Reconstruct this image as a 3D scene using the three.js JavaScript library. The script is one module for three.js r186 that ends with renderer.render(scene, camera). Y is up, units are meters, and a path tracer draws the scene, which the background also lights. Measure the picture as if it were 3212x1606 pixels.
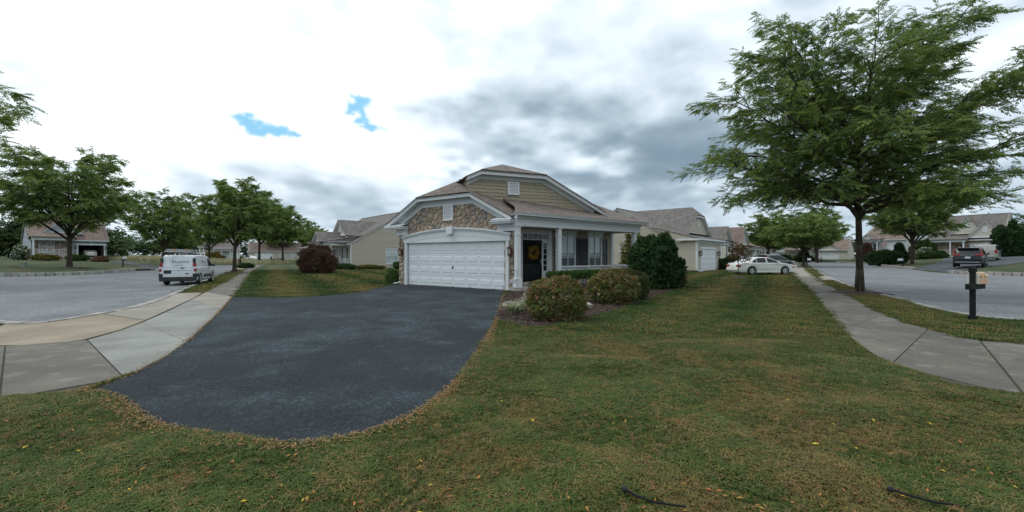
import * as THREE from 'three';
import { mergeGeometries, mergeVertices, toCreasedNormals } from 'three/addons/utils/BufferGeometryUtils.js';
import { RoundedBoxGeometry } from 'three/addons/geometries/RoundedBoxGeometry.js';

// ------------------------------------------------------------------ camera, sky, sun, exposure
const scene = new THREE.Scene();
const camera = new THREE.PerspectiveCamera(64, 2, 0.1, 4000);
camera.position.set(0, 1.55, 0);
camera.lookAt(0, 1.55, -10);
const renderer = new THREE.WebGLRenderer({ antialias: true });
renderer.toneMapping = THREE.LinearToneMapping;
renderer.toneMappingExposure = 1.0;
renderer.shadowMap.enabled = true;
const SUN_DIR = new THREE.Vector3(-0.5, 0.82, -0.22).normalize();
const sun = new THREE.DirectionalLight(new THREE.Color(1.0, 0.97, 0.92), 0.75);
sun.position.copy(SUN_DIR).multiplyScalar(150); sun.target.position.set(0, 0, -25);
sun.name = 'sun';
sun.castShadow = true; sun.shadow.radius = 32; sun.shadow.mapSize.set(4096, 4096);
Object.assign(sun.shadow.camera, { left: -110, right: 110, top: 110, bottom: -110, near: 1, far: 400 });
scene.add(sun, sun.target);

// ------------------------------------------------------------------ small maths
function rng(seed) { let a = seed >>> 0; return () => { a = (a + 0x6D2B79F5) >>> 0; let t = a; t = Math.imul(t ^ (t >>> 15), t | 1); t ^= t + Math.imul(t ^ (t >>> 7), t | 61); return ((t ^ (t >>> 14)) >>> 0) / 4294967296; }; }
const { clamp, lerp, smoothstep } = THREE.MathUtils;
const V = (x, y, z) => new THREE.Vector3(x, y, z);
const R = (d) => d * Math.PI / 180;
const hash3 = (x, y, z) => { let h = Math.imul(x, 374761393) ^ Math.imul(y, 668265263) ^ Math.imul(z, 2147483647 - 61); h = Math.imul(h ^ (h >>> 13), 1274126177); return ((h ^ (h >>> 16)) >>> 0) / 4294967296; };
function noise3(x, y, z) {
  const ix = Math.floor(x), iy = Math.floor(y), iz = Math.floor(z); let fx = x - ix, fy = y - iy, fz = z - iz;
  fx = fx * fx * (3 - 2 * fx); fy = fy * fy * (3 - 2 * fy); fz = fz * fz * (3 - 2 * fz);
  const l = (a, b, t) => a + (b - a) * t;
  return l(l(l(hash3(ix, iy, iz), hash3(ix + 1, iy, iz), fx), l(hash3(ix, iy + 1, iz), hash3(ix + 1, iy + 1, iz), fx), fy),
    l(l(hash3(ix, iy, iz + 1), hash3(ix + 1, iy, iz + 1), fx), l(hash3(ix, iy + 1, iz + 1), hash3(ix + 1, iy + 1, iz + 1), fx), fy), fz);
}
function fbm(x, y, z, o = 5) { let s = 0, a = 0.5, t = 0; for (let i = 0; i < o; i++) { s += a * noise3(x, y, z); t += a; a *= 0.5; x = x * 2.03 + 17.1; y = y * 2.03 + 5.3; z = z * 2.03 + 9.7; } return s / t; }
// value noise that repeats every `per` cells, for tiling textures
function tnoise(x, y, per, seed) {
  const ix = Math.floor(x), iy = Math.floor(y); let fx = x - ix, fy = y - iy; fx = fx * fx * (3 - 2 * fx); fy = fy * fy * (3 - 2 * fy);
  const m = (i) => ((i % per) + per) % per, h = (a, b) => hash3(m(a), m(b), seed);
  return (h(ix, iy) * (1 - fx) + h(ix + 1, iy) * fx) * (1 - fy) + (h(ix, iy + 1) * (1 - fx) + h(ix + 1, iy + 1) * fx) * fy;
}
function tfbm(u, v, per, seed, o = 4) { let s = 0, a = 0.5, t = 0; for (let i = 0; i < o; i++) { s += a * tnoise(u * per, v * per, per, seed + i); t += a; a *= 0.5; per *= 2; } return s / t; }

// ------------------------------------------------------------------ the overcast sky
{
  const W = 1600, H = 800, data = new Float32Array(W * H * 4);
  // lumps of cloud and gaps between clouds: [azimuth deg right of the view axis, elevation deg, half width, half height, strength]
  const dark = [[-30, 9, 11, 3.2, 0.9], [-24, 5.5, 9, 2.6, 0.8], [-13, 7.5, 7, 2.2, 0.55], [15, 11.5, 9, 3.2, 0.75], [25, 12.5, 9, 3, 0.75], [11, 7.5, 8, 3, 0.3], [40, 12, 9, 4, 0.45], [-2, 21, 7, 4.5, 0.42], [2, 27.5, 12, 4.5, 0.3], [9, 20, 6, 3.5, 0.25], [-8, 14, 4, 2.2, 0.4], [-47, 17, 5, 6, 0.4], [-40, 10, 7, 3, 0.35], [20, 16, 9, 3, 0.3],
    [80, 10, 15, 5, 0.9], [120, 8, 18, 5, 0.9], [160, 14, 14, 6, 0.8], [-170, 7, 14, 4, 0.9], [-130, 12, 16, 5, 0.8], [-90, 8, 14, 4, 0.9], [-65, 14, 8, 3, 0.5], [100, 30, 18, 8, 0.4], [-110, 32, 18, 9, 0.4], [180, 40, 22, 8, 0.4]];
  const bright = [[-31, 13.5, 12, 4, 1], [-12, 11, 5, 2.2, 0.7], [24, 9.6, 4, 0.9, 0.55], [-21, 2.2, 3, 1.0, 0.8], [10, 13.5, 4, 2, 0.6], [48, 12, 6, 5, 0.7], [-4, 10.5, 3, 1.2, 0.5]];
  const blue = [[-31.6, 15.4, 2.7, 1.0, 1], [-29.0, 14.9, 2.6, 0.62, 0.85], [-32.6, 16.3, 1.6, 0.9, 0.7], [-19.4, 17.7, 1.3, 1.6, 1], [-18.1, 16.4, 2.1, 0.85, 0.8], [-20.4, 19.3, 1.5, 1.0, 0.9], [-30.8, 18.4, 1.3, 0.3, 0.35], [-22.0, 23.2, 0.8, 0.5, 0.35], [115, 20, 3, 1.2, 1], [-150, 24, 2.5, 1.6, 1], [75, 33, 2.5, 1, 0.8]];
  const add = (list, az, el, wob) => { let s = 0; for (const [a, e, w, h, k] of list) { let d = az - a; d -= 360 * Math.round(d / 360); const q = (d / w) ** 2 + ((el - e) / h) ** 2; if (q < 9) s += k * Math.exp(-q * (1.1 + wob)); } return s; };
  for (let j = 0; j < H; j++) {
    const el = ((j + 0.5) / H - 0.5) * 180, ce = Math.cos(R(el)), sy = Math.sin(R(el));
    for (let i = 0; i < W; i++) {
      const az0 = ((i + 0.5) / W - 0.5) * 2 * Math.PI, x = ce * Math.cos(az0), z = ce * Math.sin(az0), o = (j * W + i) * 4;
      if (el < -1) { data[o] = 0.16; data[o + 1] = 0.17; data[o + 2] = 0.15; data[o + 3] = 1; continue; }
      const az = THREE.MathUtils.radToDeg(Math.atan2(x, -z)), k = 1 / (Math.max(sy, 0) + 0.22);
      const px = x * k, pz = z * k;
      const n1 = fbm(px * 1.7 + 3.1, pz * 1.7, 1.3, 3), n2 = fbm(px * 5.2, pz * 5.2 + 7.7, 4.1, 4), n3 = fbm(px * 15, pz * 15, 8.2, 3);
      const wx = (n2 - 0.5) * 9 + (n3 - 0.5) * 5, wy = (fbm(px * 5.2 + 31, pz * 5.2 + 9, 2.2, 3) - 0.5) * 6 + (n3 - 0.5) * 2.6;
      // overall cover: white high up, heavier and greyer towards the horizon, broken by noise
      const away = 1 - smoothstep(x * SUN_DIR.x + sy * SUN_DIR.y + z * SUN_DIR.z, 0.2, 0.8);   // greyer away from where the sun stands behind the cloud
      let g = (0.2 + 0.12 * away) * Math.exp(-Math.max(el - 3, 0) / 8) + 0.55 * away * Math.exp(-Math.max(el - 15, 0) / 8) - 0.1 + (n1 - 0.5) * 0.85 + (n2 - 0.5) * 0.82 + (n3 - 0.5) * 0.4; g *= 0.48 + 0.52 * smoothstep(el, 0, 15);
      g += 0.44 * (0.25 + 0.75 * smoothstep(el, 3, 14)) * add(dark, az + wx, el + wy, 0) - 0.62 * add(bright, az + wx * 0.8, el + wy * 0.8, 0);
      g = g > 0.75 ? 0.75 + (g - 0.75) * 0.45 : g; g = clamp(g, -0.2, 1.2);
      const t = smoothstep(g, -0.16, 1.12);
      let r = lerp(1.14, 0.18, Math.pow(t, 0.7)), gg = lerp(1.2, 0.275, Math.pow(t, 0.8)), b = lerp(1.25, 0.355, Math.pow(t, 0.9));
      const fine = 1 + (n3 - 0.5) * 0.22 * t; r *= fine; gg *= fine; b *= fine;
      const near = el < 38 && el > 8, n4 = near ? fbm(px * 34, pz * 34 + 5, 6.1, 3) : 0.5, hole = !near ? 0 : smoothstep(add(blue, az + wx * 0.5 + (n4 - 0.5) * 3.2, el + wy * 0.4 + (fbm(px * 34 + 3, pz * 34, 1.1, 3) - 0.5) * 1.8, 0.1) + (n4 - 0.5) * 0.9, 0.4, 0.86);
      r = lerp(r, 0.32, hole); gg = lerp(gg, 0.68, hole); b = lerp(b, 0.96, hole);
      data[o] = r; data[o + 1] = gg; data[o + 2] = b; data[o + 3] = 1;
    }
  }
  const t = new THREE.DataTexture(data, W, H, THREE.RGBAFormat, THREE.FloatType);
  t.mapping = THREE.EquirectangularReflectionMapping; t.magFilter = THREE.LinearFilter; t.minFilter = THREE.LinearFilter; t.needsUpdate = true;
  scene.background = t; scene.environment = t;
}

// ------------------------------------------------------------------ things, parts, names
const taken = new Map();
function numbered(n) { const k = taken.get(n) || 0; taken.set(n, k + 1); return k ? `${n}_${String(k).padStart(3, '0')}` : n; }
function tag(o, label, category, group, kind) { const u = o.userData; if (label) u.label = label; if (category) u.category = category; if (group) u.group = group; if (kind) u.kind = kind; return o; }
function thing(name, label, category, pos = [0, 0, 0], turn = 0, group) {
  const o = new THREE.Group(); o.name = numbered(name); scene.add(o); o.position.set(...pos); o.rotation.y = turn; return tag(o, label, category, group);
}
function part(parent, name, geo, mat, extra) {
  const m = new THREE.Mesh(geo, mat); m.name = parent === scene ? numbered(name) : name; m.castShadow = m.receiveShadow = true; parent.add(m);
  if (extra) Object.assign(m.userData, extra); return m;
}
function structure(name, geo, mat) { return part(scene, name, geo, mat, { kind: 'structure' }); }
function copyOf(o, label, group) { const c = o.clone(); c.userData = { ...o.userData }; c.name = numbered(o.name.replace(/_\d{3}$/, '')); if (label) c.userData.label = label; if (group) c.userData.group = group; scene.add(c); return c; }
function instanced(parent, name, geo, mat, list, kind = 'stuff') {   // list of [matrix, color]
  const m = new THREE.InstancedMesh(geo, mat, list.length); m.name = parent === scene ? numbered(name) : name; m.castShadow = m.receiveShadow = true;
  list.forEach(([mx, c], i) => { m.setMatrixAt(i, mx); if (c) m.setColorAt(i, c); });
  m.userData.kind = kind; parent.add(m); return m;
}
// ------------------------------------------------------------------ geometry
const clean = (g) => { const q = g.index ? g.toNonIndexed() : g; for (const k of Object.keys(q.attributes)) if (!['position', 'normal', 'uv'].includes(k)) q.deleteAttribute(k); return q; };
const merge = (l) => l.length === 1 ? l[0] : mergeGeometries(l.map(clean));
const bake = (g, m) => g.clone().applyMatrix4(m);
const T = (x, y, z, ry = 0, rx = 0, rz = 0, s = 1) => new THREE.Matrix4().compose(V(x, y, z), new THREE.Quaternion().setFromEuler(new THREE.Euler(rx, ry, rz, 'YXZ')), typeof s === 'number' ? V(s, s, s) : s);
function uvMetres(g) {   // planar uv in metres by the dominant axis of each face
  g = clean(g); g.computeVertexNormals(); const p = g.attributes.position, uv = new Float32Array(p.count * 2), a = V(), b = V(), c = V(), n = V();
  for (let i = 0; i < p.count; i += 3) {
    a.fromBufferAttribute(p, i); b.fromBufferAttribute(p, i + 1); c.fromBufferAttribute(p, i + 2); n.copy(b).sub(a).cross(c.clone().sub(a));
    const ax = Math.abs(n.x), ay = Math.abs(n.y), az = Math.abs(n.z);
    [a, b, c].forEach((q, k) => { const [s, t] = ay >= ax && ay >= az ? [q.x, -q.z] : az >= ax ? [q.x, q.y] : [q.z, q.y]; uv[(i + k) * 2] = s; uv[(i + k) * 2 + 1] = t; });
  }
  g.setAttribute('uv', new THREE.BufferAttribute(uv, 2)); return g;
}
const box = (x0, y0, z0, x1, y1, z1) => uvMetres(new THREE.BoxGeometry(x1 - x0, y1 - y0, z1 - z0).translate((x0 + x1) / 2, (y0 + y1) / 2, (z0 + z1) / 2));
const rbox = (x0, y0, z0, x1, y1, z1, r = 0.01, s = 1) => clean(new RoundedBoxGeometry(x1 - x0, y1 - y0, z1 - z0, s, r).translate((x0 + x1) / 2, (y0 + y1) / 2, (z0 + z1) / 2));
const cyl = (r0, r1, h, n = 12) => clean(new THREE.CylinderGeometry(r1, r0, h, n).translate(0, h / 2, 0));
// a flat polygon in space given thickness by the vector `off`; uv in metres along the plane (u level, v up the slope)
function slab(pts, off) {
  const P = pts.map((p) => p.isVector3 ? p : V(...p)), O = off.isVector3 ? off : V(...off), n = V();
  for (let i = 0; i < P.length; i++) { const a = P[i], b = P[(i + 1) % P.length]; n.x += (a.y - b.y) * (a.z + b.z); n.y += (a.z - b.z) * (a.x + b.x); n.z += (a.x - b.x) * (a.y + b.y); }
  n.normalize(); if (n.dot(O) > 0) { P.reverse(); n.negate(); }
  const e1 = Math.abs(n.y) > 0.999 ? V(1, 0, 0) : V(0, 1, 0).cross(n).normalize(), e2 = n.clone().cross(e1);
  const q2 = P.map((p) => new THREE.Vector2(p.dot(e1), p.dot(e2))), tri = THREE.ShapeUtils.triangulateShape(q2, []);
  const pos = [], uv = [], nor = []; const put = (p, u, v, m) => { pos.push(p.x, p.y, p.z); uv.push(u, v); nor.push(m.x, m.y, m.z); };
  const back = n.clone().negate();
  for (const f of tri) for (const i of f) put(P[i], q2[i].x, q2[i].y, n);
  for (const f of tri) for (const i of [f[0], f[2], f[1]]) put(P[i].clone().add(O), q2[i].x, q2[i].y, back);
  const h = O.length(); let run = 0;
  for (let i = 0; i < P.length; i++) {
    const a = P[i], b = P[(i + 1) % P.length], a2 = a.clone().add(O), b2 = b.clone().add(O), len = a.distanceTo(b), m = b.clone().sub(a).cross(n).normalize();
    for (const [p, u, v] of [[a, run, 0], [a2, run, h], [b, run + len, 0], [b, run + len, 0], [a2, run, h], [b2, run + len, h]]) put(p, u, v, m); run += len;
  }
  const g = new THREE.BufferGeometry(); g.setAttribute('position', new THREE.Float32BufferAttribute(pos, 3)); g.setAttribute('normal', new THREE.Float32BufferAttribute(nor, 3)); g.setAttribute('uv', new THREE.Float32BufferAttribute(uv, 2)); return g;
}
function tube(pts, rad, k = 6) {   // pts: Vector3[], rad: number[]
  const pos = [], nor = [], uv = [], idx = []; let len = 0; const ref = V(0.3, 1, 0.2).normalize();
  for (let i = 0; i < pts.length; i++) {
    const d = pts[Math.min(i + 1, pts.length - 1)].clone().sub(pts[Math.max(i - 1, 0)]).normalize(); if (i) len += pts[i].distanceTo(pts[i - 1]);
    const a = (Math.abs(d.dot(ref)) > 0.97 ? V(1, 0, 0) : ref.clone()).cross(d).normalize(), b = d.clone().cross(a);
    for (let j = 0; j <= k; j++) { const t = j / k * Math.PI * 2, n = a.clone().multiplyScalar(Math.cos(t)).addScaledVector(b, Math.sin(t)); pos.push(pts[i].x + n.x * rad[i], pts[i].y + n.y * rad[i], pts[i].z + n.z * rad[i]); nor.push(n.x, n.y, n.z); uv.push(j / k * Math.max(0.2, rad[0] * 6.28), len); }
  }
  for (let i = 0; i + 1 < pts.length; i++) for (let j = 0; j < k; j++) { const a = i * (k + 1) + j, b = a + k + 1; idx.push(a, a + 1, b, b, a + 1, b + 1); }
  const g = new THREE.BufferGeometry(); g.setAttribute('position', new THREE.Float32BufferAttribute(pos, 3)); g.setAttribute('normal', new THREE.Float32BufferAttribute(nor, 3)); g.setAttribute('uv', new THREE.Float32BufferAttribute(uv, 2)); g.setIndex(idx); return clean(g);
}
const inside = (poly, x, z) => { let c = false; for (let i = 0, j = poly.length - 1; i < poly.length; j = i++) { const [xi, zi] = poly[i], [xj, zj] = poly[j]; if ((zi > z) !== (zj > z) && x < (xj - xi) * (z - zi) / (zj - zi) + xi) c = !c; } return c; };
const segDist = (x, z, a, b) => { const dx = b[0] - a[0], dz = b[1] - a[1], t = clamp(((x - a[0]) * dx + (z - a[1]) * dz) / (dx * dx + dz * dz), 0, 1); return Math.hypot(x - a[0] - dx * t, z - a[1] - dz * t); };
const lineDist = (line, x, z) => { let d = 1e9; for (let i = 0; i + 1 < line.length; i++) d = Math.min(d, segDist(x, z, line[i], line[i + 1])); return d; };
function smoothLine(pts, step = 0.6, closed = false) { const c = new THREE.CatmullRomCurve3(pts.map(([x, d]) => V(x, 0, d)), closed, 'centripetal'), n = Math.max(2, Math.round(c.getLength() / step)); return c.getSpacedPoints(n).slice(0, closed ? -1 : undefined).map((p) => [p.x, p.z]); }

function sampled(fn, n, x0, y0, size) {   // a slowly varying field kept on an n x n grid and read between its points
  const a = new Float32Array((n + 1) * (n + 1)); for (let j = 0; j <= n; j++) for (let i = 0; i <= n; i++) a[j * (n + 1) + i] = fn(x0 + i / n * size, y0 + j / n * size);
  return (x, y) => { const u = clamp((x - x0) / size * n, 0, n - 1e-4), v = clamp((y - y0) / size * n, 0, n - 1e-4), i = u | 0, j = v | 0, f = u - i, g = v - j, o = j * (n + 1) + i; return (a[o] * (1 - f) + a[o + 1] * f) * (1 - g) + (a[o + n + 1] * (1 - f) + a[o + n + 2] * f) * g; };
}
// ------------------------------------------------------------------ textures and materials
function tex(n, fn, srgb = true, rep = 1) {   // fn(u, v, i, j) -> [r, g, b] in 0..1 (sRGB values when srgb) or a number
  const d = new Uint8Array(n * n * 4);
  for (let j = 0; j < n; j++) for (let i = 0; i < n; i++) { const c = fn(i / n, j / n, i, j), o = (j * n + i) * 4; if (typeof c === 'number') d[o] = d[o + 1] = d[o + 2] = clamp(c, 0, 1) * 255; else { d[o] = clamp(c[0], 0, 1) * 255; d[o + 1] = clamp(c[1], 0, 1) * 255; d[o + 2] = clamp(c[2], 0, 1) * 255; } d[o + 3] = 255; }
  const t = new THREE.DataTexture(d, n, n); t.wrapS = t.wrapT = THREE.RepeatWrapping; t.magFilter = THREE.LinearFilter; t.minFilter = THREE.LinearMipmapLinearFilter; t.generateMipmaps = true; if (srgb) t.colorSpace = THREE.SRGBColorSpace; t.repeat.set(rep, rep); t.needsUpdate = true; return t;
}
const lin = (r, g, b) => new THREE.Color().setRGB(r, g, b);
const std = (color, roughness = 0.8, o = {}) => new THREE.MeshStandardMaterial({ color, roughness, ...o });
const phys = (color, roughness, o = {}) => new THREE.MeshPhysicalMaterial({ color, roughness, ...o });
const grain = tex(256, (u, v) => 0.94 + 0.06 * tfbm(u, v, 16, 3, 4));
const grainBump = tex(256, (u, v) => tfbm(u, v, 32, 5, 4), false);
const M = {};
M.white = std(lin(0.74, 0.76, 0.77), 0.5, { map: grain });
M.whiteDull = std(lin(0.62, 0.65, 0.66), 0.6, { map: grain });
M.door = std(lin(0.76, 0.79, 0.81), 0.45, { map: grain });
M.gutter = std(lin(0.66, 0.69, 0.7), 0.4);
M.beige = [0, 1, 2].map((i) => std(lin(0.47 + i * 0.012, 0.43 + i * 0.01, 0.34 + i * 0.012), 0.6, { map: grain }));
M.cream = [0, 1, 2].map((i) => std(lin(0.55 + i * 0.012, 0.53 + i * 0.012, 0.45 + i * 0.01), 0.6, { map: grain }));
M.paleSiding = [0, 1, 2].map((i) => std(lin(0.62 + i * 0.012, 0.64 + i * 0.012, 0.64 + i * 0.01), 0.6, { map: grain }));
M.blueGrey = [0, 1, 2].map((i) => std(lin(0.33 + i * 0.01, 0.36 + i * 0.01, 0.4 + i * 0.01), 0.6, { map: grain }));
M.shake = [0, 1, 2, 3].map((i) => std(lin(0.36 + i * 0.016, 0.315 + i * 0.013, 0.235 + i * 0.01), 0.75, { map: grain }));
M.porchWall = [0, 1, 2].map((i) => std(lin(0.3 + i * 0.012, 0.26 + i * 0.012, 0.2 + i * 0.01), 0.7, { map: grain }));
M.dark = std(lin(0.02, 0.02, 0.022), 0.6);
M.shutter = std(lin(0.018, 0.024, 0.028), 0.5);
M.glassDark = phys(lin(0.02, 0.025, 0.03), 0.06, { ior: 1.5 });
M.curtain = std(lin(0.3, 0.3, 0.28), 0.95, { map: grain });
M.pane = phys(lin(0.95, 0.97, 0.97), 0.02, { transmission: 1, thickness: 0 });
M.concreteStep = std(lin(0.42, 0.4, 0.36), 0.9, { map: grain });
M.black = phys(lin(0.01, 0.012, 0.013), 0.7, { specularIntensity: 0.4 });
M.iron = std(lin(0.02, 0.02, 0.02), 0.45, { metalness: 0.4 });
M.chrome = std(lin(0.6, 0.62, 0.64), 0.25, { metalness: 0.9 });
M.rubber = std(lin(0.018, 0.018, 0.019), 0.85);
// roof shingles: courses 14 cm high of tabs with their own tone; thin shadow gap is real relief (bump)
function shingles(base, spread, seed) {
  const n = 1024, rows = 28, tabs = 26, size = 4;
  const row = (v) => Math.floor(v * rows), f = (u, v) => { const r = row(v), off = hash3(r, 7, seed) * 1; const uu = (u * tabs + off * 3) % tabs, c = Math.floor(uu); return [r, c, uu - c, v * rows - r]; };
  const map = tex(n, (u, v) => { const [r, c, fu] = f(u, v), h = hash3(r, c, seed + 3), h2 = hash3(r, Math.floor(c / 2), seed + 9), g = tnoise(u * 256, v * 256, 256, seed) - 0.5, m = 1 + (h - 0.5) * spread + (h2 - 0.5) * spread * 0.6 + g * 0.28 + (tfbm(u, v, 4, seed + 20, 3) - 0.5) * 0.2; return [base[0] * m, base[1] * m, base[2] * m * (1 + (h - 0.5) * 0.05)]; });
  const bump = tex(n, (u, v) => { const [r, c, fu, fv] = f(u, v); return (1 - fv) * 0.6 + (fu < 0.04 ? -0.3 : 0) + hash3(r, c, seed + 5) * 0.3 + tnoise(u * 256, v * 256, 256, seed + 1) * 0.12; }, false);
  map.repeat.set(1 / size, 1 / size); bump.repeat.set(1 / size, 1 / size);
  return std(0xffffff, 0.95, { map, bumpMap: bump, bumpScale: 0.012 });
}
M.roofBrown = shingles([0.42, 0.38, 0.355], 0.26, 11);
M.roofGrey = shingles([0.42, 0.4, 0.385], 0.26, 23);
M.roofTan = shingles([0.45, 0.39, 0.355], 0.22, 37);
// ------------------------------------------------------------------ ground plan, in metres: [x, distance in front of the camera]
const DRIVE = [[-10.49, 15.36], [-8.98, 15.22], [-7.87, 15.36], [-6.93, 16.3], [-6.48, 18.15], [-6.4, 22.4], [-5.9, 22.5], [-0.15, 18.52], [-0.3, 18.36], [-0.35, 15.82], [-0.35, 12.2], [-0.39, 9.92], [-0.47, 7.76], [-0.6, 5.69], [-0.73, 4.75], [-0.9, 4.09], [-1.06, 3.79], [-1.24, 3.58], [-1.46, 3.43], [-1.71, 3.34], [-1.91, 3.34], [-2.28, 3.41], [-2.69, 3.52], [-3.09, 3.66], [-3.42, 3.84], [-3.85, 4.14], [-4.31, 4.45], [-4.65, 4.62], [-4.84, 4.63], [-4.94, 5.31], [-5.21, 6.05], [-5.92, 7.5], [-6.59, 8.68], [-7.38, 10.11]];
const L_IN = smoothLine([[-8.5, 4.3], [-6.06, 4.34], [-5.5, 4.4], [-5.05, 4.55], [-4.86, 4.75], [-4.94, 5.31], [-5.21, 6.05], [-5.92, 7.5], [-6.59, 8.68], [-7.38, 10.11], [-10.49, 15.36], [-13.89, 21.02], [-19.79, 30.72], [-26.59, 42.04], [-36.45, 59.17], [-52.36, 88.75], [-78, 135]], 0.3);
const L_OUT = smoothLine([[-11, 7.25], [-10.04, 7.2], [-8.72, 6.98], [-8.04, 6.98], [-7.74, 7.33], [-8.02, 8.36], [-8.87, 10.11], [-11.56, 14.93], [-13.21, 17.75], [-17.39, 24.96], [-25.75, 38.97], [-37.26, 58.5], [-53.9, 88], [-79.2, 134.2]], 0.3);
const L_NEAR = smoothLine([[-16, 9.9], [-13.76, 9.86], [-11.88, 9.51], [-10.9, 9.3], [-10.8, 9.9], [-11.19, 11.92], [-12.18, 14.01], [-15.2, 19.02], [-21.28, 29.05], [-45.74, 71], [-69.53, 114.11], [-110, 187]], 0.35);
const L_FAR = smoothLine([[-60, 24], [-42.71, 29.58], [-38.39, 30.72], [-36.11, 31.33], [-35.13, 33.28], [-39.16, 42.04], [-50.55, 61.45], [-68.56, 93.98], [-101.06, 159.76], [-121, 201]], 0.35);
const R_IN = smoothLine([[92, 134], [60.02, 88.75], [21.67, 31.33], [14.14, 19.48], [10.15, 13.43], [8, 10.18], [6.19, 7.4], [5.39, 5.9], [5.23, 5.22], [5.25, 4.87], [5.4, 4.58], [5.75, 4.44], [8, 4.3]], 0.3);
const R_OUT = smoothLine([[94.5, 134], [62, 88.75], [22.31, 30.14], [15.77, 20.22], [13.53, 16.64], [11.69, 13.77], [10.17, 11.41], [9.35, 9.98], [8.89, 9.08], [8.64, 8.41], [8.45, 7.83], [8.5, 7.33], [8.83, 7.07], [11, 6.9]], 0.3);
const R_NEAR = smoothLine([[112, 156], [71.88, 99.85], [25.35, 33.28], [18.49, 22.82], [14.72, 16.3], [13.99, 14.79], [13.18, 13.43], [12.33, 11.83], [11.99, 10.87], [11.99, 10.31], [12.1, 9.9], [12.6, 9.6], [16, 9.5]], 0.35);
const R_FAR = smoothLine([[134, 196], [121.76, 177.51], [108, 144], [77.59, 96.82], [63.73, 74.31], [52.59, 57.06], [45.86, 46.99], [38.61, 35.9], [38.4, 34.0], [39.4, 31.33], [45, 28], [62, 22]], 0.35);
const L_ROAD = [...L_NEAR, ...[...L_FAR].reverse()], R_ROAD = [...R_NEAR, ...[...R_FAR].reverse()];
const L_WALK = [...L_IN, ...[...L_OUT].reverse()], R_WALK = [...R_IN, ...[...R_OUT].reverse()];
const MULCH = smoothLine([[-0.3, 15.9], [-0.33, 12.2], [-0.36, 9.95], [0.02, 9.2], [0.54, 8.98], [1.2, 9.34], [1.91, 10.24], [2.77, 11.33], [4, 13.2], [5.88, 16.3], [8.5, 20.3], [9.2, 22.5], [7.4, 23.4], [3.5, 20.2], [1.2, 18.4], [0, 18]], 0.3, true);
// the lots across both roads rise gently from the kerb
const leftOf = (line, x, z) => { let best = 1e9, s = 0; for (let i = 0; i + 1 < line.length; i++) { const a = line[i], b = line[i + 1], d = segDist(x, z, a, b); if (d < best) { best = d; s = (b[0] - a[0]) * (z - a[1]) - (b[1] - a[1]) * (x - a[0]); } } return [best, s]; };
const rise = (d, slope, top) => 0.02 + 0.1 * smoothstep(d, 0.2, 1.6) + top * (1 - Math.exp(-d * slope / top));
function groundY(x, z) {
  const D = -z;
  if (x < -20) { const [d, s] = leftOf(L_FAR, x, D); if (s > 0) return rise(d, 0.07, 1.25); }
  if (x > 20) { const [d, s] = leftOf(R_FAR, x, D); if (s > 0) return rise(d, 0.12, 2.6); }
  return 0;
}
// ------------------------------------------------------------------ turf
const patch = (x, D) => fbm(x * 0.6 + 40, D * 0.6, 3.3, 4) * 0.5 + fbm(x * 2.6, D * 2.6 + 9, 7.1, 3) * 0.5;   // bare, straw-coloured places
const stripeR = (x, D) => { const a = (x * 0.843 - D * 0.538); return Math.sin(a * 2.35 + 0.4); };
const stripeL = (x, D) => { const a = (x * 0.86 + D * 0.51); return Math.sin(a * 2.1); };
function turfColor(x, D, out) {
  const p = patch(x, D), straw = 0.8 * smoothstep(p, 0.47, 0.76), deep = fbm(x * 1.3 + 5, D * 1.3, 1.7, 3);
  let r = lerp(0.058, 0.135, straw), g = lerp(0.084, 0.104, straw), b = lerp(0.024, 0.045, straw);
  const m = 0.78 + 0.36 * deep; r *= m; g *= m; b *= m;
  // mown in bands: alternate passes are drier
  let s = 0; if (x > 2 && D > 8) s = stripeR(x, D) * smoothstep(D, 8, 14); else if (x < -6 && D > 14) s = stripeL(x, D) * 1.2;
  r *= 1 + 0.42 * s; g *= 1 + 0.22 * s; b *= 1 + 0.34 * s;
  return out.setRGB(r, g, b);
}
const turfMap = tex(1024, (u, v) => {
  const a = tfbm(u, v, 64, 3, 3), b = tnoise(u * 300, v * 90, 300, 9), c = tnoise(u * 90, v * 300, 300, 13), d = tnoise(u * 512, v * 512, 512, 2), w = 0.52 + 0.42 * a + 0.34 * (Math.max(b, c) - 0.5) + 0.3 * (d - 0.5), straw = smoothstep(tnoise(u * 200, v * 200, 200, 31), 0.72, 0.9) * 0.35;
  return [w * (0.92 + straw), w * (0.94 + straw * 0.5), w * (0.9 + straw * 0.2)];
}); turfMap.repeat.set(1 / 2.6, 1 / 2.6);
const turfBump = tex(512, (u, v) => tfbm(u, v, 64, 41, 3), false); turfBump.repeat.set(1 / 1.7, 1 / 1.7);
M.turf = std(lin(1.5, 1.5, 1.5), 1, { map: turfMap, bumpMap: turfBump, bumpScale: 0.025, vertexColors: true });
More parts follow.
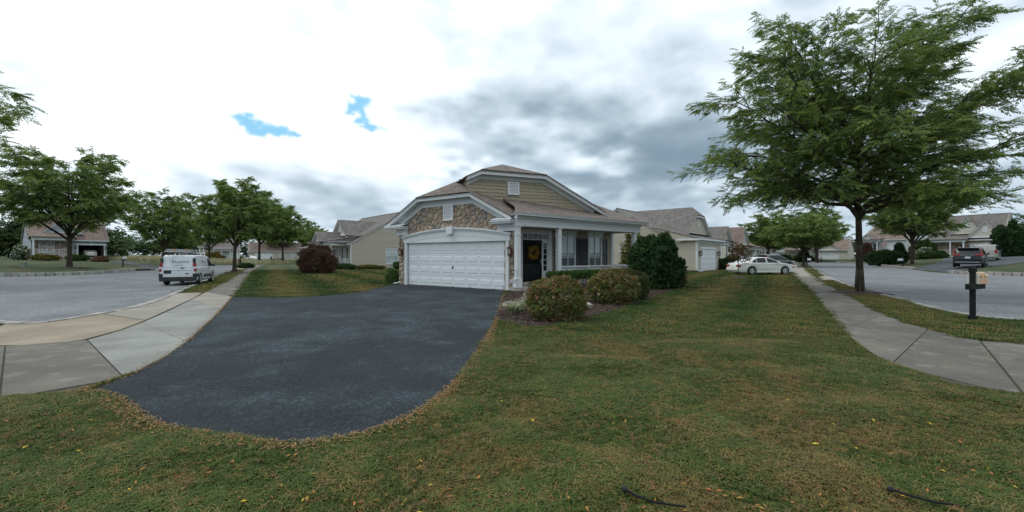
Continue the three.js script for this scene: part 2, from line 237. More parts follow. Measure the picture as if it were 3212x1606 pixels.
{
  const axis = (lo, hi, near, n) => { const a = []; for (let i = 0; i <= n; i++) { const t = i / n * 2 - 1, s = Math.sinh(t * 4.6) / Math.sinh(4.6); a.push(s < 0 ? near + (near - lo) * s : near + (hi - near) * s); } return a; };
  const xs = axis(-1800, 1800, 0, 360), ds = axis(-300, 2600, 9, 420), nx = xs.length, nd = ds.length;
  const pos = new Float32Array(nx * nd * 3), col = new Float32Array(nx * nd * 3), uv = new Float32Array(nx * nd * 2), idx = [], c = new THREE.Color();
  for (let j = 0; j < nd; j++) for (let i = 0; i < nx; i++) {
    const o = j * nx + i, x = xs[i], D = ds[j]; pos[o * 3] = x; pos[o * 3 + 1] = 0; pos[o * 3 + 2] = -D; uv[o * 2] = x; uv[o * 2 + 1] = D;
    turfColor(x, D, c); c.toArray(col, o * 3);
    if (i + 1 < nx && j + 1 < nd) idx.push(o, o + 1, o + nx, o + nx, o + 1, o + nx + 1);
  }
  const g = new THREE.BufferGeometry(); g.setAttribute('position', new THREE.BufferAttribute(pos, 3)); g.setAttribute('color', new THREE.BufferAttribute(col, 3)); g.setAttribute('uv', new THREE.BufferAttribute(uv, 2)); g.setIndex(idx); g.computeVertexNormals();
  structure('ground', g, M.turf);
}
// rising lots across the roads: strips laid outwards from the far kerbs
function lot(name, line, side, slope, top, reach) {
  const offs = [0.1, 0.6, 1.5, 3, 5, 8, 12, 17, 23, 30, 38, 48, 60, 80, 110, 150, 210, 300].filter((o) => o <= reach), cl = line.filter((_, i) => i % 5 === 0);
  const pos = [], col = [], uv = [], idx = [], c = new THREE.Color(), n = cl.length;
  const dir = cl.map((_, i) => { const a = cl[Math.max(0, i - 6)], b = cl[Math.min(n - 1, i + 6)], l = Math.hypot(b[0] - a[0], b[1] - a[1]); return [-(b[1] - a[1]) / l * side, (b[0] - a[0]) / l * side]; });
  for (let i = 0; i < n; i++) for (const o of offs) { const x = cl[i][0] + dir[i][0] * o, D = cl[i][1] + dir[i][1] * o, q = leftOf(line, x, D)[0]; pos.push(x, rise(q, slope, top), -D); uv.push(x, D); turfColor(x * 0.6, D * 0.6, c); c.multiplyScalar(1.05); col.push(c.r, c.g, c.b); }
  const m = offs.length; for (let i = 0; i + 1 < n; i++) for (let j = 0; j + 1 < m; j++) { const a = i * m + j, b = a + m; side > 0 ? idx.push(a, b, a + 1, a + 1, b, b + 1) : idx.push(a, a + 1, b, b, a + 1, b + 1); }
  const g = new THREE.BufferGeometry(); g.setAttribute('position', new THREE.Float32BufferAttribute(pos, 3)); g.setAttribute('color', new THREE.Float32BufferAttribute(col, 3)); g.setAttribute('uv', new THREE.Float32BufferAttribute(uv, 2)); g.setIndex(idx); g.computeVertexNormals();
  const nn = g.attributes.normal; if (nn.getY(0) < 0) { g.setIndex(idx.reverse()); g.computeVertexNormals(); }
  structure(name, g, M.turf);
}
lot('rising_lawn', L_FAR, 1, 0.07, 1.25, 300);
lot('rising_lawn', R_FAR, 1, 0.12, 2.6, 300);
// ------------------------------------------------------------------ paved surfaces
const sheet = (poly, y, thick = 0.05) => slab(poly.map(([x, d]) => V(x, y, -d)), V(0, -thick, 0));
const roadMap = tex(1024, (u, v) => { const s = tnoise(u * 512, v * 512, 512, 5), s2 = tnoise(u * 256, v * 256, 256, 6), a = tfbm(u, v, 6, 8, 5), w = 0.5 + (s - 0.5) * 0.22 + (s2 - 0.5) * 0.16 + (a - 0.5) * 0.16; return [w * 0.965, w * 0.995, w * 1.02]; });
roadMap.repeat.set(1 / 7, 1 / 7);
M.road = std(lin(0.8, 0.8, 0.8), 0.92, { map: roadMap, bumpMap: grainBump, bumpScale: 0.004 });
structure('road', sheet(L_ROAD, 0.008), M.road);
structure('road', sheet(R_ROAD, 0.008), M.road);
// sealed driveway: worn pale stipple where the coating has rubbed off the stones, hairline cracks in the near corner
const cracks = (() => { const r = rng(77), L = []; const walk = (x, y, a, n, depth) => { for (let i = 0; i < n; i++) { const nx = x + Math.cos(a) * 0.09, ny = y + Math.sin(a) * 0.09; L.push([[x, y], [nx, ny]]); x = nx; y = ny; a += (r() - 0.5) * 0.9; if (depth && r() < 0.12) walk(x, y, a + (r() < 0.5 ? 1 : -1) * (0.5 + r()), 6 + r() * 8 | 0, depth - 1); } }; walk(-4.45, 4.9, 0.1, 16, 2); walk(-3.75, 4.9, -0.8, 10, 1); walk(-4.2, 5.4, -1.2, 9, 1); return L; })();
{
  const n = 1536, x0 = -11, d0 = 2.6, size = 21, W1 = sampled((x, D) => fbm(x * 0.45 + 7, D * 0.45, 2.2, 4), 100, x0, d0, size), W2 = sampled((x, D) => fbm(x * 1.8, D * 1.8 + 3, 5.5, 4), 500, x0, d0, size), map = tex(n, (u, v) => {
    const x = x0 + u * size, D = d0 + v * size, w1 = W1(x, D), w2 = W2(x, D), wear = smoothstep(w1 * 0.55 + w2 * 0.45, 0.44, 0.68);
    const s = hash3(Math.floor(u * n), Math.floor(v * n), 9), s2 = hash3(Math.floor(u * n / 2.3), Math.floor(v * n / 2.3), 4), speck = smoothstep(s2 * 0.6 + s * 0.4, 0.74 - wear * 0.2, 0.92 - wear * 0.12);
    let b = 0.203 + (w2 - 0.5) * 0.05 + (s - 0.5) * 0.09 + wear * 0.035; b = lerp(b, 0.56, speck * (0.12 + 0.3 * wear));
    let cr = 1; if (x < -2.6 && D < 6.2) for (const [a, c] of cracks) { const q = segDist(x, D, a, c); if (q < 0.012) cr = Math.min(cr, 0.55 + 0.45 * q / 0.012); }
    b *= cr; return [b * 0.88, b * 1.0, b * 1.07];
  }); map.repeat.set(1 / size, 1 / size); map.offset.set(-x0 / size, -d0 / size); map.wrapS = map.wrapT = THREE.ClampToEdgeWrapping;
  M.driveway = phys(0xffffff, 0.95, { map, bumpMap: grainBump, bumpScale: 0.005, specularIntensity: 0.35 });
  const g = sheet(DRIVE, 0.012, 0.06), p = g.attributes.position, uv = g.attributes.uv; for (let i = 0; i < p.count; i++) uv.setXY(i, p.getX(i), -p.getZ(i));
  structure('driveway', g, M.driveway);
}
M.asphaltDark = std(lin(0.26, 0.285, 0.31), 0.9, { map: roadMap });
// concrete pavement, slab by slab between the two edge lines
const concMap = (tint, seed, blot) => { const t = tex(512, (u, v) => { const a = tfbm(u, v, 5, seed, 5), f = tnoise(u * 256, v * 256, 256, seed + 2), br = tnoise(u * 200, v * 6, 200, seed + 4), lich = smoothstep(tfbm(u, v, 14, seed + 7, 3), 0.6, 0.7) * blot, w = 0.93 + (a - 0.5) * 0.3 + (f - 0.5) * 0.13 + (br - 0.5) * 0.06; return [tint[0] * w + lich * 0.075, tint[1] * w + lich * 0.08, tint[2] * w + lich * 0.075]; }); t.repeat.set(1 / 3.1, 1 / 3.1); return t; };
M.concrete = [std(0xffffff, 0.92, { map: concMap([0.565, 0.57, 0.545], 3, 0), bumpMap: grainBump, bumpScale: 0.003 }), std(0xffffff, 0.92, { map: concMap([0.59, 0.57, 0.52], 13, 0.1), bumpMap: grainBump, bumpScale: 0.003 })];
M.concreteOld = [std(0xffffff, 0.95, { map: concMap([0.4, 0.385, 0.35], 23, 0.8), bumpMap: grainBump, bumpScale: 0.004 }), std(0xffffff, 0.95, { map: concMap([0.43, 0.415, 0.38], 33, 0.7), bumpMap: grainBump, bumpScale: 0.004 })];
M.concreteTan = std(0xffffff, 0.92, { map: concMap([0.585, 0.54, 0.465], 43, 0.1), bumpMap: grainBump, bumpScale: 0.003 });
M.stain = std(lin(0.5, 0.5, 0.5), 0.95);
function pavement(name, A, B, cuts, mats) {   // cuts: fractions along the walk; each slab its own piece with a real joint
  const root = structure(name, sheet([...A, ...[...B].reverse()], 0.004, 0.03), M.joint); const at = (L, t) => { const k = clamp(t, 0, 1) * (L.length - 1), i = Math.min(Math.floor(k), L.length - 2), f = k - i; return [lerp(L[i][0], L[i + 1][0], f), lerp(L[i][1], L[i + 1][1], f)]; };
  let len = 0; for (let i = 0; i + 1 < A.length; i++) len += Math.hypot(A[i + 1][0] - A[i][0], A[i + 1][1] - A[i][1]);
  for (let i = 0; i + 1 < cuts.length; i++) {
    const [a0, b0] = cuts[i], [a1, b1] = cuts[i + 1], n = Math.max(1, Math.round((a1 - a0) * 120)), e = 0.016 / len, pa = [], pb = [];
    for (let k = 0; k <= n; k++) { pa.push(at(A, lerp(a0 + e, a1 - e, k / n))); pb.push(at(B, lerp(b0 + e, b1 - e, k / n))); }
    part(root, 'slab', sheet([...pa, ...pb.reverse()], 0.016 + (i % 3) * 0.001, 0.05), mats(i));
  }
  return root;
}
M.joint = std(lin(0.06, 0.052, 0.04), 1);
const nearest = (L, x, d) => { let b = 0, m = 1e9; L.forEach((p, i) => { const q = Math.hypot(p[0] - x, p[1] - d); if (q < m) { m = q; b = i; } }); return b / (L.length - 1); };
const cutsFor = (A, B, list) => list.map(([ax, ad, bx, bd]) => [nearest(A, ax, ad), nearest(B, bx, bd)]);
pavement('pavement', L_IN, L_OUT, [[0, 0], ...cutsFor(L_IN, L_OUT, [[-5.5, 4.4, -8.75, 6.98], [-4.94, 5.31, -7.72, 7.5], [-5.92, 7.5, -8.55, 9.55], [-8.4, 11.9, -11.3, 14.45], [-10.49, 15.36, -13.0, 17.4], [-13, 19.5, -15.6, 21.9], [-15.8, 24.2, -18.6, 27], [-19.8, 30.7, -22.2, 33], [-24.5, 38.6, -26.5, 40.3], [-30, 48, -31.6, 49.2], [-37, 60, -38.2, 60.2], [-45, 74.5, -46.5, 74.8], [-56, 95, -57.6, 94.6]]), [1, 1]], (i) => i === 0 || i === 1 ? M.concreteOld[1] : i < 4 ? M.concrete[0] : i < 5 ? M.concrete[1] : M.concreteOld[i % 2]);
pavement('pavement', R_IN, R_OUT, [[0, 0], ...cutsFor(R_IN, R_OUT, [[60, 88.7, 62, 88.7], [46, 68, 48, 68.2], [36, 53, 38, 53], [28, 40.8, 29.6, 40.8], [24, 34.8, 25.6, 34.8], [21.4, 30.8, 22.3, 30.1], [17.5, 24.8, 18.6, 24.4], [14.1, 19.5, 15.8, 20.2], [11.2, 15, 13.2, 16.1], [9, 11.7, 11.2, 13], [7, 8.7, 9.7, 10.7], [5.35, 5.75, 8.75, 8.7], [5.6, 4.5, 8.46, 7.4]]), [1, 1]], (i) => i > 2 && i < 6 ? M.concrete[1] : M.concreteOld[i % 2]);
// tan apron between the left pavement and the road, in two slabs, and the aprons of the next drives
const apronRoot = structure('apron', sheet([[-9.6, 7.1], [-8.1, 7.02], [-7.86, 7.5], [-8.15, 8.5], [-8.95, 10.15], [-11.65, 15.0], [-13.0, 17.2], [-14.0, 16.9], [-12.3, 14.0], [-11.3, 11.9], [-10.95, 9.9], [-11.05, 9.4], [-11.6, 9.35]], 0.005, 0.02), M.joint);
part(apronRoot, 'slab', sheet([[-9.9, 7.3], [-8.75, 7.04], [-8.1, 7.05], [-7.88, 7.5], [-8.15, 8.5], [-8.75, 9.75], [-10.98, 10.9], [-10.95, 9.9], [-11.1, 9.42], [-11.5, 9.37]], 0.017, 0.03), M.concreteTan);
part(apronRoot, 'slab', sheet([[-8.8, 9.82], [-8.98, 10.18], [-11.65, 15.0], [-13.0, 17.2], [-14.0, 16.95], [-12.3, 14.0], [-11.3, 11.9], [-11.0, 10.96]], 0.0185, 0.03), M.concrete[1]);
part(structure('apron', sheet([[19, 25.2], [22.4, 30], [24.8, 32.4], [21.3, 27]], 0.005, 0.02), M.joint), 'slab', sheet([[19.1, 25.25], [22.4, 29.9], [24.7, 32.3], [21.3, 27.05]], 0.0175, 0.03), M.concrete[1]);
part(structure('apron', sheet([[8.9, 7.1], [12.2, 9.6], [14, 9.5], [11, 7]], 0.005, 0.02), M.joint), 'slab', sheet([[9.3, 7.2], [12.25, 9.55], [13.8, 9.45], [11, 7.05]], 0.0175, 0.03), M.concreteTan);
part(structure('apron', sheet([[-29.5, 45], [-31, 47.5], [-36.5, 54.5], [-34.3, 51]], 0.005, 0.02), M.joint), 'slab', sheet([[-27.3, 41.5], [-30.9, 47.6], [-36.4, 54.4], [-33.2, 49.2]], 0.0175, 0.03), M.concreteTan);
// neighbouring drives
structure('neighbour_driveway', sheet([[-25.6, 40.6], [-18, 40.3], [-14, 39], [-14, 46], [-19.5, 47.6], [-29.3, 46.6]], 0.013, 0.04), M.asphaltDark);
structure('neighbour_driveway', sheet([[18.6, 39.2], [14.8, 34.9], [23.6, 33.2], [27.5, 39.4], [25.5, 45.5]], 0.013, 0.04), M.asphaltDark);
function slopedDrive(poly) {
  const g = sheet(poly, 0, 0.05), sub = mergeVertices(g); const p = g.attributes.position;
  for (let i = 0; i < p.count; i++) p.setY(i, p.getY(i) + groundY(p.getX(i), p.getZ(i)) + 0.03); g.computeVertexNormals(); return g;
}
const ribbon = (A, B, n = 16) => { const pos = [], uv = [], idx = []; const L = (a, b, t) => a + (b - a) * t; for (let i = 0; i <= n; i++) for (let j = 0; j <= 6; j++) { const t = i / n, s = j / 6, at = (P) => { const k = t * (P.length - 1), q = Math.min(Math.floor(k), P.length - 2); return [L(P[q][0], P[q + 1][0], k - q), L(P[q][1], P[q + 1][1], k - q)]; }, a = at(A), b = at(B), x = L(a[0], b[0], s), d = L(a[1], b[1], s); pos.push(x, groundY(x, -d) + (i ? 0.035 : 0.012), -d); uv.push(x, d); if (i < n && j < 6) { const o = i * 7 + j; idx.push(o, o + 1, o + 7, o + 7, o + 1, o + 8); } } const g = new THREE.BufferGeometry(); g.setAttribute('position', new THREE.Float32BufferAttribute(pos, 3)); g.setAttribute('uv', new THREE.Float32BufferAttribute(uv, 2)); g.setIndex(idx); g.computeVertexNormals(); if (g.attributes.normal.getY(0) < 0) { idx.reverse(); g.setIndex(idx); g.computeVertexNormals(); } return g; };
structure('neighbour_driveway', ribbon([[45.2, 46.2], [52, 51], [62, 59], [79, 75]], [[38.9, 36.1], [47, 38.6], [62, 47], [84.6, 70]]), M.asphaltDark);
structure('neighbour_driveway', ribbon([[-39.6, 43], [-47, 52], [-58, 60], [-66.5, 65.5]], [[-45.5, 53.2], [-52, 58.5], [-60, 64.5], [-63.6, 69.5]]), M.asphaltDark);
structure('neighbour_driveway', ribbon([[66, 78], [72, 81], [90, 92]], [[60, 68.5], [70, 73], [92, 84]]), M.asphaltDark);
structure('neighbour_driveway', ribbon([[-66, 90], [-74, 100], [-80, 112]], [[-70, 97.5], [-75, 105], [-76, 114]]), M.asphaltDark);
// kerbs: granite setts, each a block; a real step on the far sides, nearly flush by the near verges
const settMats = [0, 1, 2, 3, 4].map((i) => std(lin(0.27 + i * 0.035, 0.255 + i * 0.034, 0.235 + i * 0.032), 0.95, { map: grain }));
function kerb(name, line, x0, x1, w, h, len, keep, seed) {
  const root = new THREE.Group(); root.name = numbered(name); root.userData.kind = 'structure'; scene.add(root); const r = rng(seed);
  const geos = [0, 1, 2].map(() => { const g = rbox(-0.5, 0, -0.5, 0.5, 1, 0.5, 0.06, 1), p = g.attributes.position; for (let i = 0; i < p.count; i++) { const k = hash3(Math.round(p.getX(i) * 50), Math.round(p.getY(i) * 50), Math.round(p.getZ(i) * 50) + seed) - 0.5; p.setXYZ(i, p.getX(i) + k * 0.05, p.getY(i) + k * 0.08, p.getZ(i) - k * 0.07); } g.computeVertexNormals(); return g; });
  let n = 0; const far = [], c = new THREE.CatmullRomCurve3(line.map(([x, d]) => V(x, 0, d))); c.arcLengthDivisions = 3000; const spots = c.getSpacedPoints(Math.round(c.getLength() / len)).map((p) => [p.x, p.z]);
  for (let i = 0; i + 1 < spots.length; i++) {
    const a = spots[i], b = spots[i + 1];
    if (a[0] < x0 || a[0] > x1 || !keep((a[0] + b[0]) / 2, (a[1] + b[1]) / 2)) continue;
    const m = T((a[0] + b[0]) / 2, -0.02, -(a[1] + b[1]) / 2, Math.atan2(b[1] - a[1], b[0] - a[0]), (r() - 0.5) * 0.05, (r() - 0.5) * 0.04, V(len * (0.9 + r() * 0.05), h + 0.02 + r() * 0.02, w));
    if (n < 200 && Math.hypot(a[0], a[1]) < 75) { const s = part(root, 'sett', geos[n % 3], settMats[r() * 5 | 0]); s.applyMatrix4(m); n++; } else far.push(bake(geos[n % 3], m));
  }
  if (far.length) part(root, 'sett_row', merge(far), settMats[2], { kind: 'stuff' });
}
kerb('kerb', L_FAR, -58, -20, 0.3, 0.27, 0.46, (x, d) => !(d > 43.5 && d < 52.5), 5);
kerb('kerb', L_FAR, -121, -58, 0.4, 0.22, 2.2, () => true, 6);
kerb('kerb', R_FAR, 20, 62, 0.3, 0.27, 0.46, (x, d) => !(d > 36.4 && d < 46), 7);
kerb('kerb', R_FAR, 62, 134, 0.4, 0.22, 2.2, (x, d) => !(d > 69 && d < 78), 8);
kerb('kerb', L_NEAR, -30, -9, 0.2, 0.03, 0.36, () => true, 9);
kerb('kerb', R_NEAR, 9, 30, 0.2, 0.03, 0.36, () => true, 10);
// mulch bed by the porch and rings round the street trees
const mulchMap = tex(512, (u, v) => { const a = tnoise(u * 90, v * 200, 200, 3), b = tnoise(u * 200, v * 90, 200, 5), w = 0.5 + (Math.max(a, b) - 0.5) * 0.7 + (tfbm(u, v, 6, 2, 3) - 0.5) * 0.4; return [0.31 * w + 0.05, 0.235 * w + 0.04, 0.2 * w + 0.035]; }); mulchMap.repeat.set(1 / 1.5, 1 / 1.5);
M.mulch = std(0xffffff, 1, { map: mulchMap, bumpMap: mulchMap, bumpScale: 0.03 });
structure('mulch_bed', sheet(MULCH, 0.02, 0.04), M.mulch);
function mulchRing(x, d, r, y = 0) { const pts = []; const q = rng(Math.abs(x * 91 | 0) + 3); for (let i = 0; i < 26; i++) { const a = i / 26 * 6.283, k = r * (0.9 + q() * 0.2); pts.push(V(x + Math.cos(a) * k, 0, -d + Math.sin(a) * k)); } const pos = [], uv = [], idx = []; pos.push(x, y + 0.09, -d); uv.push(x, d); pts.forEach((p) => { pos.push(x + (p.x - x) * 0.45, y + 0.085, -d + (p.z + d) * 0.45); uv.push(p.x, p.z * 0.7); }); pts.forEach((p) => { pos.push(p.x, y - 0.02, p.z); uv.push(p.x * 1.3, p.z); }); const n = 26; for (let i = 0; i < n; i++) { const j = (i + 1) % n; idx.push(0, 1 + j, 1 + i, 1 + i, 1 + j, 1 + n + i, 1 + n + i, 1 + j, 1 + n + j); } const g = new THREE.BufferGeometry(); g.setAttribute('position', new THREE.Float32BufferAttribute(pos, 3)); g.setAttribute('uv', new THREE.Float32BufferAttribute(uv, 2)); g.setIndex(idx); g.computeVertexNormals(); structure('mulch_ring', g, M.mulch); }
// ------------------------------------------------------------------ leaves
function leafQuad(l, w) {   // a folded diamond leaf along +x
  const p = [[0, 0, 0], [l * 0.45, 0.12 * w, w / 2], [l, -0.08 * l, 0], [l * 0.45, 0.12 * w, -w / 2]], f = [0, 1, 2, 0, 2, 3], g = new THREE.BufferGeometry();
  g.setAttribute('position', new THREE.Float32BufferAttribute(f.flatMap((i) => p[i]), 3)); g.setAttribute('uv', new THREE.Float32BufferAttribute(f.flatMap((i) => [p[i][0], p[i][2]]), 2)); g.computeVertexNormals(); return g;
}
// ------------------------------------------------------------------ building helpers (all in a wall's own frame: x along, y up, z outwards)
const frame = (ox, oD, ax, aD) => { const l = Math.hypot(ax, aD), x = V(ax / l, 0, -aD / l), z = x.clone().cross(V(0, 1, 0)); return new THREE.Matrix4().makeBasis(x, V(0, 1, 0), z).setPosition(ox, 0, -oD); };
const ID = new THREE.Matrix4();
const rel = (g, m) => new THREE.Matrix4().makeTranslation(-g.position.x, -g.position.y, -g.position.z).multiply(m);
function piece(parent, name, geo, mat, F) { const m = part(parent, name, geo, mat); m.applyMatrix4(F); return m; }
const poly2 = (pts, z0, z1) => slab(pts.map(([x, y]) => V(x, y, z1)), V(0, 0, z0 - z1));
// lap siding: one wedge-shaped board per course, cut to the outline and round the openings
function siding(parent, F, y0, y1, h, xl, xr, holes, mats, name = 'siding_board', seed = 1) {
  const r = rng(seed);
  for (let y = y0; y < y1 - 0.02; y += h) {
    const yt = Math.min(y + h, y1); let a0 = xl(y), a1 = xr(y), b0 = xl(yt), b1 = xr(yt); if (a1 - a0 < 0.05) continue; if (b1 < b0) b0 = b1 = (b0 + b1) / 2;
    let runs = [[a0, a1, b0, b1]];
    for (const [hx0, hx1, hy0, hy1] of holes) if (hy1 > y + 0.02 && hy0 < yt - 0.02) runs = runs.flatMap(([p, q, s, t]) => hx0 >= Math.max(q, t) || hx1 <= Math.min(p, s) ? [[p, q, s, t]] : [[p, Math.max(p, hx0), Math.min(s, hx0), Math.min(t, hx0)], [Math.min(q, Math.max(p, hx1)), q, Math.max(s, hx1), Math.max(t, hx1)]].filter((k) => k[1] - k[0] > 0.03));
    for (const [p, q, s, t] of runs) {
      const zb = 0.055, zt = 0.006, v = [[p, y, zb], [q, y, zb], [t, yt, zt], [s, yt, zt], [p, y, 0], [q, y, 0], [t, yt, 0], [s, yt, 0]], f = [0, 1, 2, 0, 2, 3, 4, 1, 0, 4, 5, 1, 4, 0, 3, 4, 3, 7, 1, 5, 6, 1, 6, 2];
      const g = new THREE.BufferGeometry(); g.setAttribute('position', new THREE.Float32BufferAttribute(f.flatMap((i) => v[i]), 3)); g.setAttribute('uv', new THREE.Float32BufferAttribute(f.flatMap((i) => [v[i][0] * 0.7, v[i][1] * 2]), 2)); g.computeVertexNormals();
      piece(parent, name, g, mats[r() * mats.length | 0], F);
    }
  }
}
// a board following a broken line (top edge), dropped straight down
const runBoard = (pts, drop, z0, z1) => merge(pts.slice(0, -1).map(([x, y], i) => { const [a, b] = pts[i + 1]; return poly2([[x, y], [a, b], [a, b - drop], [x, y - drop]], z0, z1); }));
function windowUnit(parent, F, x0, y0, w, h, o = {}) {
  const t = o.frame ?? 0.06, x1 = x0 + w, y1 = y0 + h, z = o.z ?? 0, fm = o.mat ?? M.white;
  const win = piece(parent, 'window', merge([box(x0 - t, y0 - t, z - 0.02, x1 + t, y0, z + 0.07), box(x0 - t, y1, z - 0.02, x1 + t, y1 + t, z + 0.07), box(x0 - t, y0, z - 0.02, x0, y1, z + 0.07), box(x1, y0, z - 0.02, x1 + t, y1, z + 0.07)]), fm, F);
  const bars = [], nx = o.nx ?? 1, rows = o.rows ?? [0.5], e = 0.022, g0 = z + 0.012;
  part(win, 'interior', box(x0, y0, z - 0.015, x1, y1, z - 0.005), o.back ?? M.curtain);
  for (let k = 1; k < nx; k++) bars.push(box(x0 + w * k / nx - e, y0, z + 0.02, x0 + w * k / nx + e, y1, z + 0.055));
  for (const q of rows) bars.push(box(x0, y0 + h * q - e, z + 0.019, x1, y0 + h * q + e, z + 0.056));
  if (bars.length) part(win, 'mullion', merge(bars), fm);
  const ys = [0, ...rows, 1]; for (let a = 0; a < nx; a++) for (let b = 0; b + 1 < ys.length; b++) part(win, 'pane', box(x0 + w * a / nx, y0 + h * ys[b], g0, x0 + w * (a + 1) / nx, y0 + h * ys[b + 1], g0 + 0.004), o.glass ?? M.pane);
  if (o.blind) for (let y = y0 + 0.03; y < y1 - 0.03; y += 0.075) if (!o.blindTo || y > o.blindTo) part(win, 'blind_slat', box(x0 + 0.01, y, z - 0.004, x1 - 0.01, y + 0.055, z + 0.008), M.whiteDull);
  if (o.sill !== false) part(win, 'sill', box(x0 - t - 0.03, y0 - t - 0.05, z - 0.02, x1 + t + 0.03, y0 - t, z + 0.1), fm);
  return win;
}
function louvre(parent, F, x0, y0, x1, y1, z = 0.03) {
  const v = piece(parent, 'gable_vent', merge([box(x0, y0, z, x1, y0 + 0.07, z + 0.06), box(x0, y1 - 0.07, z, x1, y1, z + 0.06), box(x0, y0 + 0.07, z, x0 + 0.07, y1 - 0.07, z + 0.06), box(x1 - 0.07, y0 + 0.07, z, x1, y1 - 0.07, z + 0.06), box(x0 + 0.06, y0 + 0.06, z - 0.02, x1 - 0.06, y1 - 0.06, z + 0.005)]), M.white, F);
  const n = Math.max(4, Math.round((y1 - y0 - 0.14) / 0.075)), g = slab([V(x0 + 0.07, 0, 0.05), V(x1 - 0.07, 0, 0.05), V(x1 - 0.07, 0.055, 0.01), V(x0 + 0.07, 0.055, 0.01)], V(0, -0.006, -0.01));
  for (let i = 0; i < n; i++) part(v, 'slat', g, M.white).position.set(0, y0 + 0.08 + i * (y1 - y0 - 0.16) / n, z);
  return v;
}
function garageDoor(parent, F, x0, x1, h, rows, cols, o = {}) {
  const z = o.z ?? -0.05, d = piece(parent, 'garage_door', merge(Array.from({ length: rows }, (_, i) => box(x0, 0.03 + i * (h - 0.03) / rows + 0.004, z - 0.05, x1, 0.03 + (i + 1) * (h - 0.03) / rows - 0.004, z))), M.door, F);
  part(d, 'bottom_seal', box(x0, 0.013, z - 0.045, x1, 0.034, z - 0.005), M.concreteStep);
  const pw = (x1 - x0) / cols * 0.8, ph = (h - 0.03) / rows * 0.52, b = 0.04, dz = 0.013;
  const P = (x, y, q) => [x, y, q], A = [P(-pw / 2, -ph / 2, 0), P(pw / 2, -ph / 2, 0), P(pw / 2, ph / 2, 0), P(-pw / 2, ph / 2, 0)], B = [P(-pw / 2 + b, -ph / 2 + b, dz), P(pw / 2 - b, -ph / 2 + b, dz), P(pw / 2 - b, ph / 2 - b, dz), P(-pw / 2 + b, ph / 2 - b, dz)];
  const quads = [[B[0], B[1], B[2], B[3]], ...[0, 1, 2, 3].map((i) => [A[i], A[(i + 1) % 4], B[(i + 1) % 4], B[i]])], pos = quads.flatMap(([a, b2, c, e]) => [...a, ...b2, ...c, ...a, ...c, ...e]), g = new THREE.BufferGeometry();
  g.setAttribute('position', new THREE.Float32BufferAttribute(pos, 3)); g.setAttribute('uv', new THREE.Float32BufferAttribute(pos.filter((_, i) => i % 3 < 2), 2)); g.computeVertexNormals();
  for (let r = 0; r < rows; r++) for (let c = 0; c < cols; c++) part(d, 'panel', g, M.door).position.set(x0 + (x1 - x0) * (c + 0.5) / cols, 0.03 + (h - 0.03) * (r + 0.5) / rows, z + 0.001);
  return d;
}
function column(parent, F, x, z, y0, y1, w = 0.22) {
  const c = piece(parent, 'column', merge([rbox(x - w / 2, y0, z - w / 2, x + w / 2, y1, z + w / 2, 0.012), box(x - w / 2 - 0.025, y1 - 0.42, z - w / 2 - 0.025, x + w / 2 + 0.025, y1 - 0.38, z + w / 2 + 0.025), box(x - w / 2 - 0.02, y1 - 0.08, z - w / 2 - 0.02, x + w / 2 + 0.02, y1, z + w / 2 + 0.02), box(x - w / 2 - 0.045, y1 - 0.045, z - w / 2 - 0.045, x + w / 2 + 0.045, y1 - 0.002, z + w / 2 + 0.045)]), M.white, F);
  part(c, 'plinth', rbox(x - w / 2 - 0.045, y0, z - w / 2 - 0.045, x + w / 2 + 0.045, y0 + 0.42, z + w / 2 + 0.045, 0.012), M.white); return c;
}
function railing(parent, F, x0, x1, z, y0, gap = 0.13, h = 0.86) {
  const rail = piece(parent, 'railing', merge([rbox(x0, y0 + h - 0.06, z - 0.045, x1, y0 + h, z + 0.045, 0.01), box(x0, y0 + 0.09, z - 0.03, x1, y0 + 0.15, z + 0.03)]), M.white, F), n = Math.max(2, Math.round((x1 - x0) / gap)), g = box(-0.018, y0 + 0.15, -0.018, 0.018, y0 + h - 0.06, 0.018);
  for (let i = 1; i < n; i++) part(rail, 'baluster', g, M.white).position.set(x0 + (x1 - x0) * i / n, 0, z);
  return rail;
}
function downspout(parent, F, x, z, top) { const s = 0.035, P = [V(x, top, z + 0.3), V(x, top - 0.12, z + 0.25), V(x, top - 0.4, z + 0.05), V(x, 0.22, z + 0.05), V(x, 0.1, z + 0.12), V(x, 0.07, z + 0.55)]; return piece(parent, 'downspout', tube(P, P.map(() => s * 1.25), 6), M.gutter, F); }
function lantern(label, pos, turn, group, s = 1, mat = M.iron) {
  const t = thing('wall_lantern', label, 'lantern', pos, turn, group); t.scale.setScalar(s);
  part(t, 'backplate', rbox(-0.06, -0.12, -0.01, 0.06, 0.16, 0.015, 0.006), mat); part(t, 'arm', tube([V(0, 0.08, 0.01), V(0, 0.14, 0.07), V(0, 0.17, 0.13)], [0.012, 0.012, 0.012], 6), mat);
  part(t, 'glass', clean(new THREE.CylinderGeometry(0.075, 0.055, 0.2, 6, 1).translate(0, 0.03, 0.13)), phys(lin(0.8, 0.8, 0.76), 0.15, { transmission: 0.7, thickness: 0 }));
  part(t, 'cap', clean(new THREE.ConeGeometry(0.1, 0.1, 6).translate(0, 0.18, 0.13)), mat); part(t, 'base', merge([clean(new THREE.CylinderGeometry(0.06, 0.02, 0.07, 6).translate(0, -0.105, 0.13)), ...[0, 1, 2, 3, 4, 5].map((i) => cyl(0.006, 0.006, 0.21, 4).translate(Math.cos(i * 1.047) * 0.07, -0.08, 0.13 + Math.sin(i * 1.047) * 0.07))]), mat); return t;
}
